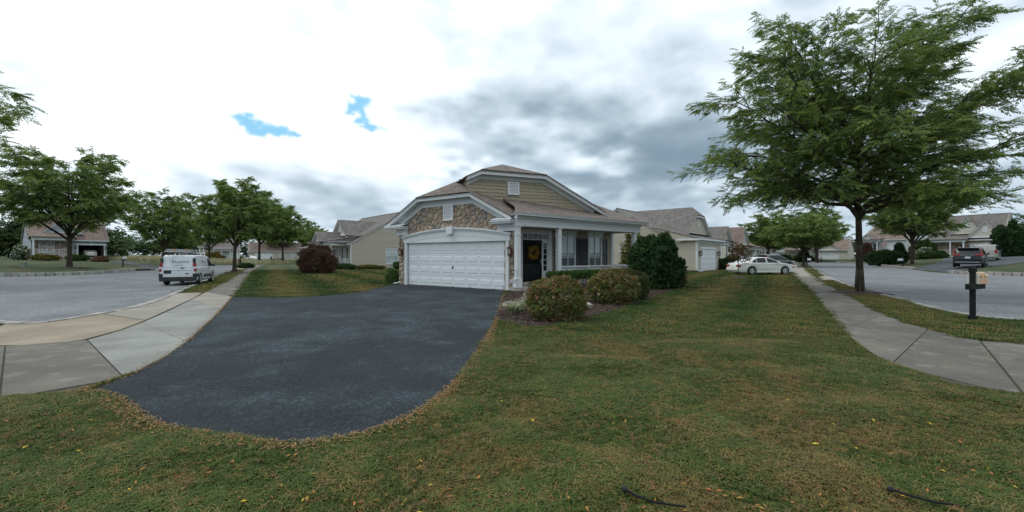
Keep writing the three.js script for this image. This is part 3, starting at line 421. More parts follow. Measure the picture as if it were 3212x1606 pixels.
// ------------------------------------------------------------------ the house with the stone garage front
const house = thing('house', 'stone fronted house with wide white garage door and a columned front porch', 'house', [0, 0, -19]);
const FA = rel(house, frame(-6.17, 22.46, 0.822, -0.568)), FB = rel(house, frame(0.24, 17.9, 0.794, 0.608)), FC = rel(house, frame(0, 20.5, 0.927, 0.375));
const FAw = frame(-6.17, 22.46, 0.822, -0.568), FBw = frame(0.24, 17.9, 0.794, 0.608);
{
  // garage wing -----------------------------------------------------------------
  const outline = [[0, 0], [7.62, 0], [7.62, 3.25], [5.3, 4.42], [1.86, 4.42], [0, 3.45]];
  M.mortar = std(lin(0.36, 0.32, 0.27), 1, { map: grain, bumpMap: grainBump, bumpScale: 0.01 });
  const stoneWall = piece(house, 'stone_wall', merge([poly2([[0, 0], [0.66, 0], [0.66, 2.3], [7.2, 2.3], [7.2, 0], [7.62, 0], [7.62, 3.25], [5.3, 4.42], [1.86, 4.42], [0, 3.45]], -0.14, -0.02), box(0, 0, -8, 0.12, 3.2, -0.14)]), M.mortar, FA);
  const tones = [[0.54, 0.41, 0.3], [0.6, 0.47, 0.34], [0.49, 0.385, 0.295], [0.43, 0.385, 0.345], [0.51, 0.445, 0.365], [0.63, 0.52, 0.4], [0.56, 0.415, 0.325], [0.39, 0.35, 0.32], [0.58, 0.48, 0.37]];
  const stoneTex = tex(256, (u, v) => 0.7 + 0.3 * tfbm(u, v, 5, 71, 5)), stoneBump = tex(256, (u, v) => tfbm(u, v, 7, 75, 5), false);
  const stoneMats = tones.map((t) => std(lin(...t), 0.95, { map: stoneTex, bumpMap: stoneBump, bumpScale: 0.03 }));
  const r = rng(404), seeds = []; for (let row = 0; row < 25; row++) for (let c = 0; c < 28; c++) { if (r() < 0.16) continue; seeds.push([(c + 0.5 + (row % 2) * 0.5 + (r() - 0.5) * 0.85) * 0.3 - 0.3, (row + 0.5 + (r() - 0.5) * 0.8) * 0.2 - 0.1]); }
  const clip = (P, nx, ny, c) => { const o = []; for (let i = 0; i < P.length; i++) { const a = P[i], b = P[(i + 1) % P.length], da = nx * a[0] + ny * a[1] - c, db = nx * b[0] + ny * b[1] - c; if (da <= 0) o.push(a); if (da * db < 0) { const t = da / (da - db); o.push([a[0] + (b[0] - a[0]) * t, a[1] + (b[1] - a[1]) * t]); } } return o; };
  const arch = (x) => 2.5 + 0.36 * (1 - ((x - 3.93) / 3.6) ** 2);
  let count = 0;
  for (const s of seeds) {
    if (s[0] > 0.75 && s[0] < 7.1 && s[1] < arch(s[0]) - 0.12) continue;
    let P = [[s[0] - 0.42, s[1] - 0.3], [s[0] + 0.42, s[1] - 0.3], [s[0] + 0.42, s[1] + 0.3], [s[0] - 0.42, s[1] + 0.3]];
    for (const q of seeds) { if (q === s) continue; const dx = q[0] - s[0], dy = q[1] - s[1], L = Math.hypot(dx, dy); if (L > 0.95) continue; P = clip(P, dx / L, dy / L, (dx * (s[0] + q[0]) / 2 + dy * (s[1] + q[1]) / 2) / L - 0.011); if (P.length < 3) break; }
    for (let i = 0; i < outline.length && P.length > 2; i++) { const a = outline[i], b = outline[(i + 1) % outline.length], nx = b[1] - a[1], ny = -(b[0] - a[0]), L = Math.hypot(nx, ny); P = clip(P, nx / L, ny / L, (nx * a[0] + ny * a[1]) / L); }
    if (s[0] < 0.8 && P.length > 2) P = s[1] < 2.4 ? clip(P, 1, 0, 0.62) : P; if (s[0] > 7 && P.length > 2 && s[1] < 2.4) P = clip(P, -1, 0, -7.25);
    if (P.length < 3) continue; let A = 0, cx = 0, cy = 0; P.forEach((p, i) => { const q = P[(i + 1) % P.length]; A += p[0] * q[1] - q[0] * p[1]; cx += p[0]; cy += p[1]; }); if (Math.abs(A) < 0.012) continue; cx /= P.length; cy /= P.length;
    const z0 = -0.03, zt = 0.018 + r() * 0.03, ring = P.map(([x, y]) => { const dx = cx - x, dy = cy - y, L = Math.hypot(dx, dy) || 1, k = Math.min(0.035, L * 0.35) / L; return [x + dx * k + (r() - 0.5) * 0.012, y + dy * k + (r() - 0.5) * 0.012, zt + (r() - 0.5) * 0.014]; }), top = [cx, cy, zt + 0.012 + r() * 0.012], pos = [];
    P.forEach(([x, y], i) => { const j = (i + 1) % P.length, [x2, y2] = P[j], a = ring[i], b = ring[j]; pos.push(x, y, z0, x2, y2, z0, ...b, x, y, z0, ...b, ...a, ...a, ...b, ...top); });
    let g = new THREE.BufferGeometry(); g.setAttribute('position', new THREE.Float32BufferAttribute(pos, 3)); const uv = []; for (let i = 0; i < pos.length; i += 3) uv.push(pos[i] * 1.3 + s[1] * 3.7, pos[i + 1] * 1.3 + s[0] * 2.9); g.setAttribute('uv', new THREE.Float32BufferAttribute(uv, 2)); g.computeVertexNormals(); g = toCreasedNormals(g, 0.55);
    part(stoneWall, 'stone', g, stoneMats[Math.min(8, r() * 9 | 0)]); count++;
  }
  // trims round the gable: fascia under the roof edge, soffit, broad frieze on the wall
  const edge = [[-0.57, 3.28], [1.84, 4.53], [5.32, 4.53], [7.73, 3.28]];
  piece(house, 'rake_board', runBoard(edge, 0.19, 0.36, 0.4), M.white, FA);
  piece(house, 'rake_moulding', runBoard(edge.map(([x, y]) => [x, y - 0.0]), 0.07, 0.4, 0.43), M.white, FA);
  piece(house, 'soffit', merge(edge.slice(0, -1).map(([x, y], i) => { const [a, b] = edge[i + 1]; return poly2([[x, y - 0.15], [a, b - 0.15], [a, b - 0.17], [x, y - 0.17]], 0.0, 0.36); })), M.white, FA);
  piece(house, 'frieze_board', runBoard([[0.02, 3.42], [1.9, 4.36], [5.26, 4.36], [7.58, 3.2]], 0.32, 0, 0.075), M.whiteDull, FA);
  for (const [x0, x1] of [[-0.6, 0.72], [6.72, 7.78]]) {
    const c = piece(house, 'cornice_return', merge([box(x0, 2.98, 0, x1, 3.06, 0.5), box(x0 - 0.03, 3.06, 0, x1 + 0.03, 3.14, 0.56), box(x0 + (x0 < 0 ? 0.55 : 0.08), 2.66, 0, x1 - 0.04, 2.98, 0.16)]), M.white, FA);
    part(c, 'cap', slab([V(x0 - 0.04, 3.145, 0.57), V(x1 + 0.04, 3.145, 0.57), V(x1 + 0.04, 3.3, 0.06), V(x0 - 0.04, 3.3, 0.06)], V(0, -0.02, 0)), M.gutter);
  }
  // roof of the garage wing, its end clipped by a small hip
  const rt = V(0, -0.06, 0), roofA = piece(house, 'garage_roof', slab([[-0.62, 3.29, 0.45], [1.84, 4.56, 0.45], [3.58, 5.46, -0.9], [3.58, 5.46, -8], [-0.62, 3.29, -8]].map((p) => V(...p)), rt), M.roofBrown, FA);
  part(roofA, 'roof_plane', slab([V(7.78, 3.29, 0.45), V(5.32, 4.56, 0.45), V(3.58, 5.46, -0.9), V(3.58, 5.46, -6), V(7.78, 3.29, -2.2)], rt), M.roofBrown);
  part(roofA, 'hip_plane', slab([V(1.8, 4.555, 0.47), V(5.36, 4.555, 0.47), V(3.58, 5.48, -0.92)], rt), M.roofBrown);
  part(roofA, 'ridge_cap', tube([V(3.58, 5.47, -0.9), V(3.58, 5.47, -5)], [0.06, 0.06], 6), M.roofBrown);
  // door, pilasters, arched head with keystone
  const gd = garageDoor(house, FA, 0.66, 7.2, 2.22, 4, 8, { z: -0.06 });
  part(gd, 'handle', merge([rbox(3.88, 0.92, -0.06, 3.92, 1.06, -0.02, 0.008), rbox(3.86, 0.98, -0.03, 3.98, 1.0, -0.015, 0.005)]), M.iron);
  const sur = piece(house, 'garage_surround', merge([box(0.5, 0, -0.14, 0.66, 2.24, 0.08), box(7.2, 0, -0.14, 7.36, 2.24, 0.08), box(0.66, 2.22, -0.14, 7.2, 2.26, 0.04)]), M.white, FA);
  const head = new THREE.Shape(); head.moveTo(0.42, 2.24); head.lineTo(7.44, 2.24); head.lineTo(7.46, arch(7.46)); for (let i = 1; i <= 32; i++) { const x = 7.46 - (7.06 * i) / 32; head.lineTo(x, arch(x)); } head.closePath();
  part(sur, 'arched_head', clean(new THREE.ExtrudeGeometry(head, { depth: 0.1, bevelEnabled: false }).translate(0, 0, 0.0)), M.white);
  const strip = (d0, d1, z0, z1, x0, x1) => { const q = new THREE.Shape(); for (let i = 0; i <= 32; i++) { const x = x0 + (x1 - x0) * i / 32; q[i ? 'lineTo' : 'moveTo'](x, arch(x) + d0); } for (let i = 32; i >= 0; i--) { const x = x0 + (x1 - x0) * i / 32; q.lineTo(x, arch(x) + d1); } return clean(new THREE.ExtrudeGeometry(q, { depth: z1 - z0, bevelEnabled: false }).translate(0, 0, z0)); };
  part(sur, 'head_moulding', merge([strip(0.0, 0.07, 0.002, 0.2, 0.34, 7.52), strip(-0.07, -0.002, 0.1, 0.145, 0.38, 7.48)]), M.white);
  part(sur, 'head_bead', strip(-0.33, -0.31, 0.1, 0.112, 1.1, 6.76), M.whiteDull);
  part(sur, 'keystone', poly2([[3.76, 2.62], [4.1, 2.62], [4.16, 3.0], [3.7, 3.0]], 0.0, 0.26), M.white);
  louvre(house, FA, 3.4, 3.3, 4.05, 4.08, 0.06);
  downspout(house, FA, 0.02, -0.12, 3.0);
  // main gable with shakes -----------------------------------------------------------------
  const cEdge = [[-2.42, 5.32], [-1.7, 5.66], [1.7, 5.66], [5.25, 3.95]];
  piece(house, 'gable_wall', poly2([[-2.25, 4.55], [-2.25, 5.24], [-1.7, 5.5], [1.7, 5.5], [4.75, 4.05], [4.75, 3.6], [0.3, 3.7]], -0.3, 0), M.shake[0], FC);
  { const q = rng(9); for (let y = 3.85, k = 0; y < 5.46; y += 0.165, k++) {
    const yt = Math.min(y + 0.165, 5.5), xl = (v) => v > 5.24 ? -2.25 + (v - 5.24) / 0.26 * 0.55 : -2.25 + Math.max(0, 4.6 - v) * 2.2, xr = (v) => 4.75 - (v - 4.05) / 1.45 * 3.05, list = []; let x = xl(y) - q() * 0.1;
    while (x < xr(y)) { const w = 0.13 + q() * 0.12, a = Math.max(x, xl(yt)), b = Math.min(x + w - 0.008, xr(yt)); if (b - a > 0.03) { const d = q() * 0.012, yb = y - q() * 0.018; list.push(slab([V(a, yb, 0.036 + d), V(b, yb, 0.036 + d), V(b, yt, 0.012), V(a, yt, 0.012)], V(0, 0, -0.012 - d * 0.5))); } x += w; }
    if (list.length) piece(house, 'shake_course', merge(list), M.shake[k * 7 % 4], FC);
  } }
  piece(house, 'gable_side_wall', box(-2.25, 3.2, -8, -2.1, 5.34, -0.3), M.shake[1], FC);
  piece(house, 'rake_board', runBoard(cEdge, 0.19, 0.31, 0.35), M.white, FC);
  piece(house, 'rake_moulding', runBoard(cEdge, 0.07, 0.35, 0.38), M.white, FC);
  piece(house, 'soffit', merge(cEdge.slice(0, -1).map(([x, y], i) => { const [a, b] = cEdge[i + 1]; return poly2([[x, y - 0.14], [a, b - 0.14], [a, b - 0.16], [x, y - 0.16]], 0.0, 0.31); })), M.white, FC);
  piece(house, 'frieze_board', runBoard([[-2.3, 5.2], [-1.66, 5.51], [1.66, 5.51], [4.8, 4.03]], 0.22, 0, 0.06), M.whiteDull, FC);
  louvre(house, FC, -0.26, 4.6, 0.36, 5.24, 0.05);
  const roofC = piece(house, 'main_roof', slab([V(5.3, 3.95, 0.4), V(1.7, 5.69, 0.4), V(0.1, 6.46, -1.6), V(0.1, 6.46, -8), V(5.3, 3.95, -8)], rt), M.roofBrown, FC);
  part(roofC, 'roof_plane', slab([V(-2.47, 5.32, 0.4), V(-1.7, 5.69, 0.4), V(0.1, 6.46, -1.6), V(0.1, 6.46, -8), V(-2.47, 5.32, -8)], rt), M.roofBrown);
  part(roofC, 'hip_plane', slab([V(-1.75, 5.685, 0.42), V(1.75, 5.685, 0.42), V(0.1, 6.48, -1.62)], rt), M.roofBrown);
  // porch wing -----------------------------------------------------------------
  const Z = -1.83, wallB = piece(house, 'porch_wall', merge([poly2([[-0.1, 0.1], [8.7, 0.1], [8.7, 3.3], [-0.1, 3.3]], Z - 0.15, Z), box(8.58, 0.1, -8, 8.7, 3.3, Z - 0.15), box(-0.1, 0.1, Z, 0.02, 3.2, -0.42)]), M.porchWall[0], FB);
  const FW = FB.clone().multiply(T(0, 0, Z));
  siding(wallB, ID.clone().multiply(T(0, 0, Z)), 0.2, 3.0, 0.18, () => 0.05, () => 8.58, [[1.5, 3.68, 0, 2.9], [4.3, 5.5, 0.7, 2.9], [6.5, 7.72, 0.7, 2.9], [3.98, 4.3, 0.7, 2.5], [5.52, 6.02, 0.7, 2.5], [6.02, 6.5, 0.7, 2.5], [7.72, 8.2, 0.7, 2.5]], M.porchWall, 'siding_board', 3);
  piece(house, 'corner_board', merge([box(8.58, 0.15, Z - 0.13, 8.76, 3.0, Z + 0.05)]), M.white, FB);
  piece(house, 'porch_floor', merge([box(-0.12, -0.02, Z, 8.75, 0.17, 0.22), box(0.15, -0.02, 0.22, 1.6, 0.15, 0.36)]), M.concreteStep, FB);
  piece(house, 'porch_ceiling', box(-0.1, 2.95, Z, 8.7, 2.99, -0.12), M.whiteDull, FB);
  piece(house, 'porch_beam', merge([box(-0.16, 2.88, -0.13, 8.72, 3.3, 0.13), box(-0.18, 3.2, 0.13, 8.76, 3.3, 0.22), box(-0.17, 2.86, -0.15, 8.73, 2.93, 0.16), box(8.46, 2.88, Z, 8.72, 3.3, -0.13)]), M.white, FB);
  piece(house, 'gutter', merge([box(-0.55, 3.3, 0.24, 8.98, 3.32, 0.46), slab([V(-0.55, 3.3, 0.44), V(8.98, 3.3, 0.44), V(8.98, 3.42, 0.5), V(-0.55, 3.42, 0.5)], V(0, 0, -0.012))]), M.gutter, FB);
  const fy = (z) => 3.4 + 0.37 * (0.45 - z);
  const roofB = piece(house, 'porch_roof', slab([V(-0.5, fy(0.45), 0.45), V(8.95, fy(0.45), 0.45), V(8.95, fy(-4.2), -4.2), V(6, fy(-6), -6), V(2.1, fy(-6), -6), V(0.4, fy(-0.7), -0.7)], rt), M.roofBrown, FB);
  part(roofB, 'side_fascia', slab([V(8.96, fy(0.45) - 0.01, 0.45), V(8.96, fy(-4.2) - 0.01, -4.2), V(8.96, fy(-4.2) - 0.2, -4.2), V(8.96, fy(0.45) - 0.2, 0.45)], V(-0.03, 0, 0)), M.white);
  for (const x of [0, 2.48, 8.3]) column(house, FB, x, 0, 0.17, 2.88, 0.21);
  railing(house, FB, 2.6, 8.18, 0, 0.17, 0.125, 0.9);
  piece(house, 'railing', merge([rbox(8.26, 0.99, Z + 0.1, 8.34, 1.07, -0.1, 0.01)]), M.white, FB);
  // entrance
  const ent = piece(house, 'entrance_surround', merge([box(1.5, 0.17, Z, 1.72, 2.9, Z + 0.07), box(3.46, 0.17, Z, 3.68, 2.9, Z + 0.07), box(1.72, 2.66, Z, 3.46, 2.9, Z + 0.07), box(1.72, 2.36, Z, 3.46, 2.42, Z + 0.06), box(2.98, 0.17, Z, 3.1, 2.36, Z + 0.06), box(3.1, 0.17, Z, 3.46, 0.78, Z + 0.045), box(3.1, 2.22, Z, 3.46, 2.36, Z + 0.045), box(3.36, 0.78, Z, 3.46, 2.22, Z + 0.045), box(1.72, 0.17, Z, 2.98, 0.24, Z + 0.12)]), M.white, FB);
  for (let i = 0; i < 5; i++) { part(ent, 'transom_pane', box(1.76 + i * 0.33, 2.44, Z + 0.01, 2.05 + i * 0.33, 2.63, Z + 0.022), M.glassDark); part(ent, 'sidelight_pane', box(3.12, 0.8 + i * 0.285, Z + 0.01, 3.34, 1.06 + i * 0.285, Z + 0.022), M.glassDark); }
  part(ent, 'glazing_bar', merge([0, 1, 2, 3, 4, 5].map((i) => box(1.72 + i * 0.33, 2.42, Z + 0.005, 1.76 + i * 0.33, 2.66, Z + 0.04)).concat([1, 2, 3, 4].map((i) => box(3.1, 0.77 + i * 0.285, Z + 0.005, 3.36, 0.8 + i * 0.285, Z + 0.04)))), M.white);
  const fd = piece(house, 'front_door', box(1.76, 0.24, Z + 0.0, 2.96, 2.36, Z + 0.03), M.black, FB);
  part(fd, 'storm_frame', merge([box(1.74, 0.25, Z + 0.05, 1.86, 2.35, Z + 0.085), box(2.86, 0.25, Z + 0.05, 2.97, 2.35, Z + 0.085), box(1.86, 2.23, Z + 0.05, 2.86, 2.35, Z + 0.085), box(1.86, 0.25, Z + 0.05, 2.86, 0.42, Z + 0.085)]), M.black);
  part(fd, 'storm_glass', box(1.86, 0.42, Z + 0.06, 2.86, 2.23, Z + 0.066), M.pane);
  part(fd, 'kick_plate', box(1.8, 0.245, Z + 0.086, 2.92, 0.28, Z + 0.095), std(lin(0.4, 0.3, 0.12), 0.35, { metalness: 0.8 }));
  part(fd, 'handle', merge([rbox(2.88, 1.15, Z + 0.085, 2.93, 1.38, Z + 0.11, 0.01), rbox(2.9, 1.22, Z + 0.1, 2.92, 1.34, Z + 0.14, 0.008)]), M.chrome);
  // two windows with louvred shutters behind the glass and dark shutters beside them
  for (const x of [4.4, 6.6]) {
    const w = windowUnit(house, FW, x, 0.85, 1.0, 1.75, { nx: 2, rows: [0.36], glass: M.pane, back: M.curtain, blind: true, blindTo: 1.5, frame: 0.09 });
    part(w, 'header', merge([box(x - 0.14, 2.7, 0, x + 1.14, 2.86, 0.1), box(x - 0.19, 2.86, 0, x + 1.19, 2.92, 0.16), box(x + 0.4, 2.68, 0.1, x + 0.6, 2.96, 0.15)]), M.white);
    part(w, 'screen', box(x + 0.01, 0.86, 0.02, x + 0.99, 1.44, 0.024), std(lin(0.12, 0.14, 0.15), 0.7));
    for (const sx of x < 5 ? [[5.53, 5.98]] : [[6.06, 6.48], [7.74, 8.18]]) { const s = piece(house, 'shutter', merge([box(sx[0], 0.8, 0, sx[0] + 0.06, 2.55, 0.045), box(sx[1] - 0.06, 0.8, 0, sx[1], 2.55, 0.045), box(sx[0], 0.8, 0, sx[1], 0.9, 0.044), box(sx[0], 1.6, 0, sx[1], 1.7, 0.044), box(sx[0], 2.45, 0, sx[1], 2.55, 0.044), box(sx[0] + 0.05, 0.85, 0, sx[1] - 0.05, 2.5, 0.022)]), M.shutter, FW); for (let y = 0.93; y < 2.4; y += 0.07) if (y < 1.55 || y > 1.7) part(s, 'louvre', slab([V(sx[0] + 0.06, y, 0.04), V(sx[1] - 0.06, y, 0.04), V(sx[1] - 0.06, y + 0.05, 0.024), V(sx[0] + 0.06, y + 0.05, 0.024)], V(0, 0, -0.006)), M.shutter); }
  }
  piece(house, 'shutter', box(3.86, 0.8, 0, 4.26, 2.55, 0.045), M.shutter, FW);
  console.log('stones', count);
}
// things by the front door
{
  const at = (F, x, y, z) => V(x, y, z).applyMatrix4(F).toArray(), turnA = Math.atan2(-0.568, 0.822), turnB = Math.atan2(0.608, 0.794);
  const rust = std(lin(0.11, 0.035, 0.02), 0.7);
  lantern('rusty red wall lantern on the stone strip beside the house downspout', at(FAw, 0.25, 1.72, 0.05), turnA, 'wall lanterns beside the wide garage door', 1.25, rust);
  lantern('rusty red wall lantern on the stone strip beside the front porch column', at(FAw, 7.48, 1.72, 0.05), turnA, 'wall lanterns beside the wide garage door', 1.25, rust);
  const mat = thing('door_mat', 'dark brown door mat on the porch floor before the front door', 'door mat', at(FBw, 2.4, 0.172, -1.35), turnB);
  part(mat, 'mat', rbox(-0.45, 0, -0.26, 0.45, 0.02, 0.26, 0.008), std(lin(0.05, 0.035, 0.025), 1, { map: grain })); part(mat, 'border', merge([box(-0.45, 0.02, -0.26, 0.45, 0.024, -0.22), box(-0.45, 0.02, 0.22, 0.45, 0.024, 0.26)]), std(lin(0.035, 0.03, 0.03), 1));
  // wreath: a ring of dried petals round a twig hoop
  const wr = thing('wreath', 'yellow ochre wreath of dried flowers on the dark glass front door', 'wreath', at(FBw, 2.36, 1.72, -1.7), turnB), q = rng(55), petals = [];
  part(wr, 'hoop', clean(new THREE.TorusGeometry(0.26, 0.04, 8, 24)), std(lin(0.07, 0.05, 0.02), 1));
  const pg = leafQuad(0.09, 0.04); for (let i = 0; i < 420; i++) { const a = q() * 6.283, rr = 0.26 + (q() - 0.5) * 0.2, c = lin(0.26 + q() * 0.2, 0.15 + q() * 0.13, 0.015 + q() * 0.02); petals.push([T(Math.cos(a) * rr, Math.sin(a) * rr, 0.01 + q() * 0.06, q() * 6, q() * 6, q() * 6, 0.8 + q() * 0.5), c]); }
  instanced(wr, 'petals', pg, std(0xffffff, 0.9, { side: THREE.DoubleSide }), petals);
  // little hanging plaque on an iron stake
  const sg = thing('garden_sign', 'oval dark green hanging plaque on an iron stake beside the porch column', 'sign', [0.05, 0.02, -17.0], turnB);
  part(sg, 'stake', merge([tube([V(0.2, 0, 0), V(0.2, 0.98, 0)], [0.01, 0.008], 6), tube([V(0.2, 0.92, 0), V(-0.22, 0.92, 0)], [0.007, 0.007], 6), tube([V(-0.22, 0.92, 0), V(-0.26, 0.98, 0)], [0.006, 0.004], 5)]), M.iron);
  const ov = new THREE.Shape(); ov.absellipse(0, 0.66, 0.22, 0.075, 0, 6.2832); part(sg, 'plaque', clean(new THREE.ExtrudeGeometry(ov, { depth: 0.015, bevelEnabled: true, bevelSize: 0.006, bevelThickness: 0.004, bevelSegments: 1, curveSegments: 20 })), std(lin(0.012, 0.035, 0.04), 0.4));
  part(sg, 'rail', merge([rbox(-0.2, 0.42, 0, 0.18, 0.57, 0.012, 0.005), tube([V(-0.2, 0.4, 0), V(0.2, 0.4, 0)], [0.008, 0.008], 5)]), M.whiteDull); part(sg, 'chain', merge([tube([V(-0.15, 0.92, 0), V(-0.15, 0.72, 0)], [0.004, 0.004], 4), tube([V(0.15, 0.92, 0), V(0.15, 0.72, 0)], [0.004, 0.004], 4)]), M.iron);
  // concrete walk from the drive to the step
  const w = structure('front_walk', sheet([[-0.32, 12.4], [0.5, 12.7], [0.95, 14.6], [1.35, 17.0], [0.5, 17.45], [0.35, 15.2], [0.1, 14.0], [-0.33, 13.75]], 0.024, 0.04), M.joint);
  part(w, 'slab', sheet([[-0.3, 12.45], [0.48, 12.74], [0.68, 13.75], [0.1, 13.92], [-0.3, 13.7]], 0.034, 0.03), M.concrete[1]); part(w, 'slab', sheet([[0.13, 13.98], [0.7, 13.82], [0.92, 14.6], [1.32, 16.95], [0.52, 17.4], [0.38, 15.2]], 0.0345, 0.03), M.concrete[1]);
}
// ------------------------------------------------------------------ the other houses of the street
// local axes of a house: front wall in the plane z = 0 facing +z from x = 0 to W, body behind it
function dwelling(label, pos, turn, s) {
  const g = thing('house', label, 'house', pos, turn, s.group), ro = s.roof, sd = s.mats, cs = s.course ?? 0.2, E_ = s.eave, P = s.pitch, D = s.Dp, W = s.W, ridge = E_ + P * D / 2, rt = V(0, -0.07, 0), ov = 0.4, S = (s.seed ?? 5);
  const FR = T(W, 0, 0, Math.PI / 2), FL = T(0, 0, -D, -Math.PI / 2), gab = [[0, -0.3], [D, -0.3], [D, E_], [D / 2, ridge], [0, E_]];
  part(g, 'foundation', merge([box(-0.02, -2.5, -D, W + 0.02, 0.25, 0.02)]), M.concreteStep);
  const hole = s.open, fw = hole ? [[0, 0.2, hole[0], E_], [hole[1], 0.2, W, E_], [hole[0], hole[2], hole[1], E_]] : [[0, 0.2, W, E_]];
  const wall = part(g, 'wall', merge([...fw.map(([a, b, c, d]) => box(a, b, -0.15, c, d, -0.001)), box(0, 0.2, -D, W, E_, -D + 0.15), bake(poly2(gab.map(([x, y]) => [x, Math.max(y, 0.2)]), -0.15, -0.001), FR), bake(poly2(gab.map(([x, y]) => [x, Math.max(y, 0.2)]), -0.15, -0.001), FL)]), sd[0]);
  const holes = [...(s.holes ?? [])]; for (const w of s.windows ?? []) holes.push([w[0] - 0.07, w[0] + w[2] + 0.07, w[1] - 0.1, w[1] + w[3] + 0.07]); if (s.garage) holes.push([s.garage[0] - 0.16, s.garage[1] + 0.16, 0, s.garage[2] + 0.3]);
  if (s.sideOnly !== true) siding(wall, ID, 0.2, E_ - 0.25, cs, () => 0.1, () => W - 0.1, holes, s.frontMats ?? sd, 'siding_board', S);
  const gl = (y) => y < E_ ? 0.1 : (y - E_) / P + 0.05, gr = (y) => D - gl(y);
  for (const [side, F] of [['R', FR], ['L', FL]]) if (s.sides?.includes(side)) {
    const hs = []; for (const w of s['win' + side] ?? []) { windowUnit(g, F, w[0], w[1], w[2], w[3], { nx: w[4] ?? 2, rows: [0.5], back: M.whiteDull, z: 0.02, ...(w[5] ?? {}) }); hs.push([w[0] - 0.07, w[0] + w[2] + 0.07, w[1] - 0.1, w[1] + w[3] + 0.07]); }
    siding(wall, F, 0.2, ridge - 0.15, cs, gl, gr, hs, sd, 'siding_board', S + 3);
    const rp = [[-ov, E_ - P * ov], [D / 2, ridge], [D + ov, E_ - P * ov]];
    const rb = part(g, 'rake_board', runBoard(rp, 0.22, 0.14, 0.18), M.white); rb.applyMatrix4(F);
    part(g, 'corner_board', merge([box(-0.01, 0.2, 0, 0.12, E_, 0.045), box(D - 0.12, 0.2, 0, D + 0.01, E_, 0.045)]), M.white).applyMatrix4(F);
  }
  // main roof
  const roof = part(g, 'roof', slab([V(-0.25, E_ - P * ov, ov), V(W + 0.25, E_ - P * ov, ov), V(W + 0.25, ridge, -D / 2), V(-0.25, ridge, -D / 2)], rt), ro);
  part(roof, 'rear_plane', slab([V(-0.25, E_ - P * ov, -D - ov), V(W + 0.25, E_ - P * ov, -D - ov), V(W + 0.25, ridge, -D / 2), V(-0.25, ridge, -D / 2)], rt), ro);
  part(roof, 'ridge_cap', tube([V(-0.25, ridge + 0.01, -D / 2), V(W + 0.25, ridge + 0.01, -D / 2)], [0.07, 0.07], 6), ro);
  if (s.pipe) part(roof, 'vent_pipe', cyl(0.07, 0.07, 0.6, 8).translate(W * s.pipe, ridge - 0.25, -D / 2 - 0.3), M.dark);
  if (!s.noEave) part(g, 'gutter', merge([box(-0.25, E_ - P * ov - 0.17, ov - 0.04, W + 0.25, E_ - P * ov - 0.04, ov + 0.06), box(-0.25, E_ - P * ov - 0.2, 0, W + 0.25, E_ - P * ov - 0.17, ov), box(0.1, E_ - 0.45, 0, W - 0.1, E_ - 0.26, 0.05)]), M.white);
  for (const q of s.gables ?? []) {   // front gables
    const z = q.z, cx = (q.x0 + q.x1) / 2, hw = (q.x1 - q.x0) / 2, top = q.y0 + q.pitch * hw, c = q.clip ?? 0, cy = top - q.pitch * c, o = 0.3, dp = q.depth, yo = q.y0 - q.pitch * o;
    const edge = c ? [[q.x0 - o, yo], [cx - c, cy], [cx + c, cy], [q.x1 + o, yo]] : [[q.x0 - o, yo], [cx, top], [q.x1 + o, yo]];
    const gw = part(g, 'gable_wall', poly2([[q.x0, q.y0 - 0.05], [q.x1, q.y0 - 0.05], ...(c ? [[cx + c, cy - 0.06], [cx - c, cy - 0.06]] : [[cx, top - 0.06]])], z - 0.15, z), q.mats?.[0] ?? sd[0]);
    siding(gw, T(0, 0, z), q.y0, (c ? cy : top) - 0.12, cs, (y) => q.x0 + (y - q.y0) / q.pitch + 0.06, (y) => q.x1 - (y - q.y0) / q.pitch - 0.06, [], q.mats ?? sd, 'siding_board', S + 9);
    part(g, 'rake_board', merge([runBoard(edge, 0.2, z + 0.27, z + 0.31), runBoard(edge.map(([x, y]) => [x, y - 0.16]), 0.03, z, z + 0.27)]), M.white);
    if (q.band !== false) part(g, 'gable_band', box(q.x0 - 0.1, q.y0 - 0.25, z - 0.05, q.x1 + 0.1, q.y0, z + 0.07), M.white);
    const back = -dp, hz = c ? Math.min(c * 0.7, 1.2) : 0;
    for (const k of [-1, 1]) { const ex = k < 0 ? q.x0 - o - 0.03 : q.x1 + o + 0.03, pts = [V(ex, yo - 0.01, z + 0.34)]; if (c) pts.push(V(cx + k * c, cy + 0.02, z + 0.34), V(cx, top + 0.02, z + 0.34 - hz)); else pts.push(V(cx, top + 0.02, z + 0.34)); pts.push(V(cx, top + 0.02, back), V(ex, yo - 0.01, q.lowBack ?? back)); part(roof, 'gable_plane', slab(pts, rt), ro); }
    if (c) part(roof, 'hip_plane', slab([V(cx - c - 0.03, cy + 0.02, z + 0.35), V(cx + c + 0.03, cy + 0.02, z + 0.35), V(cx, top + 0.03, z + 0.33 - hz)], rt), ro);
    if (q.vent) louvre(g, ID, cx - q.vent[0] / 2, q.y0 + q.vent[2], cx + q.vent[0] / 2, q.y0 + q.vent[2] + q.vent[1], z + 0.03);
  }
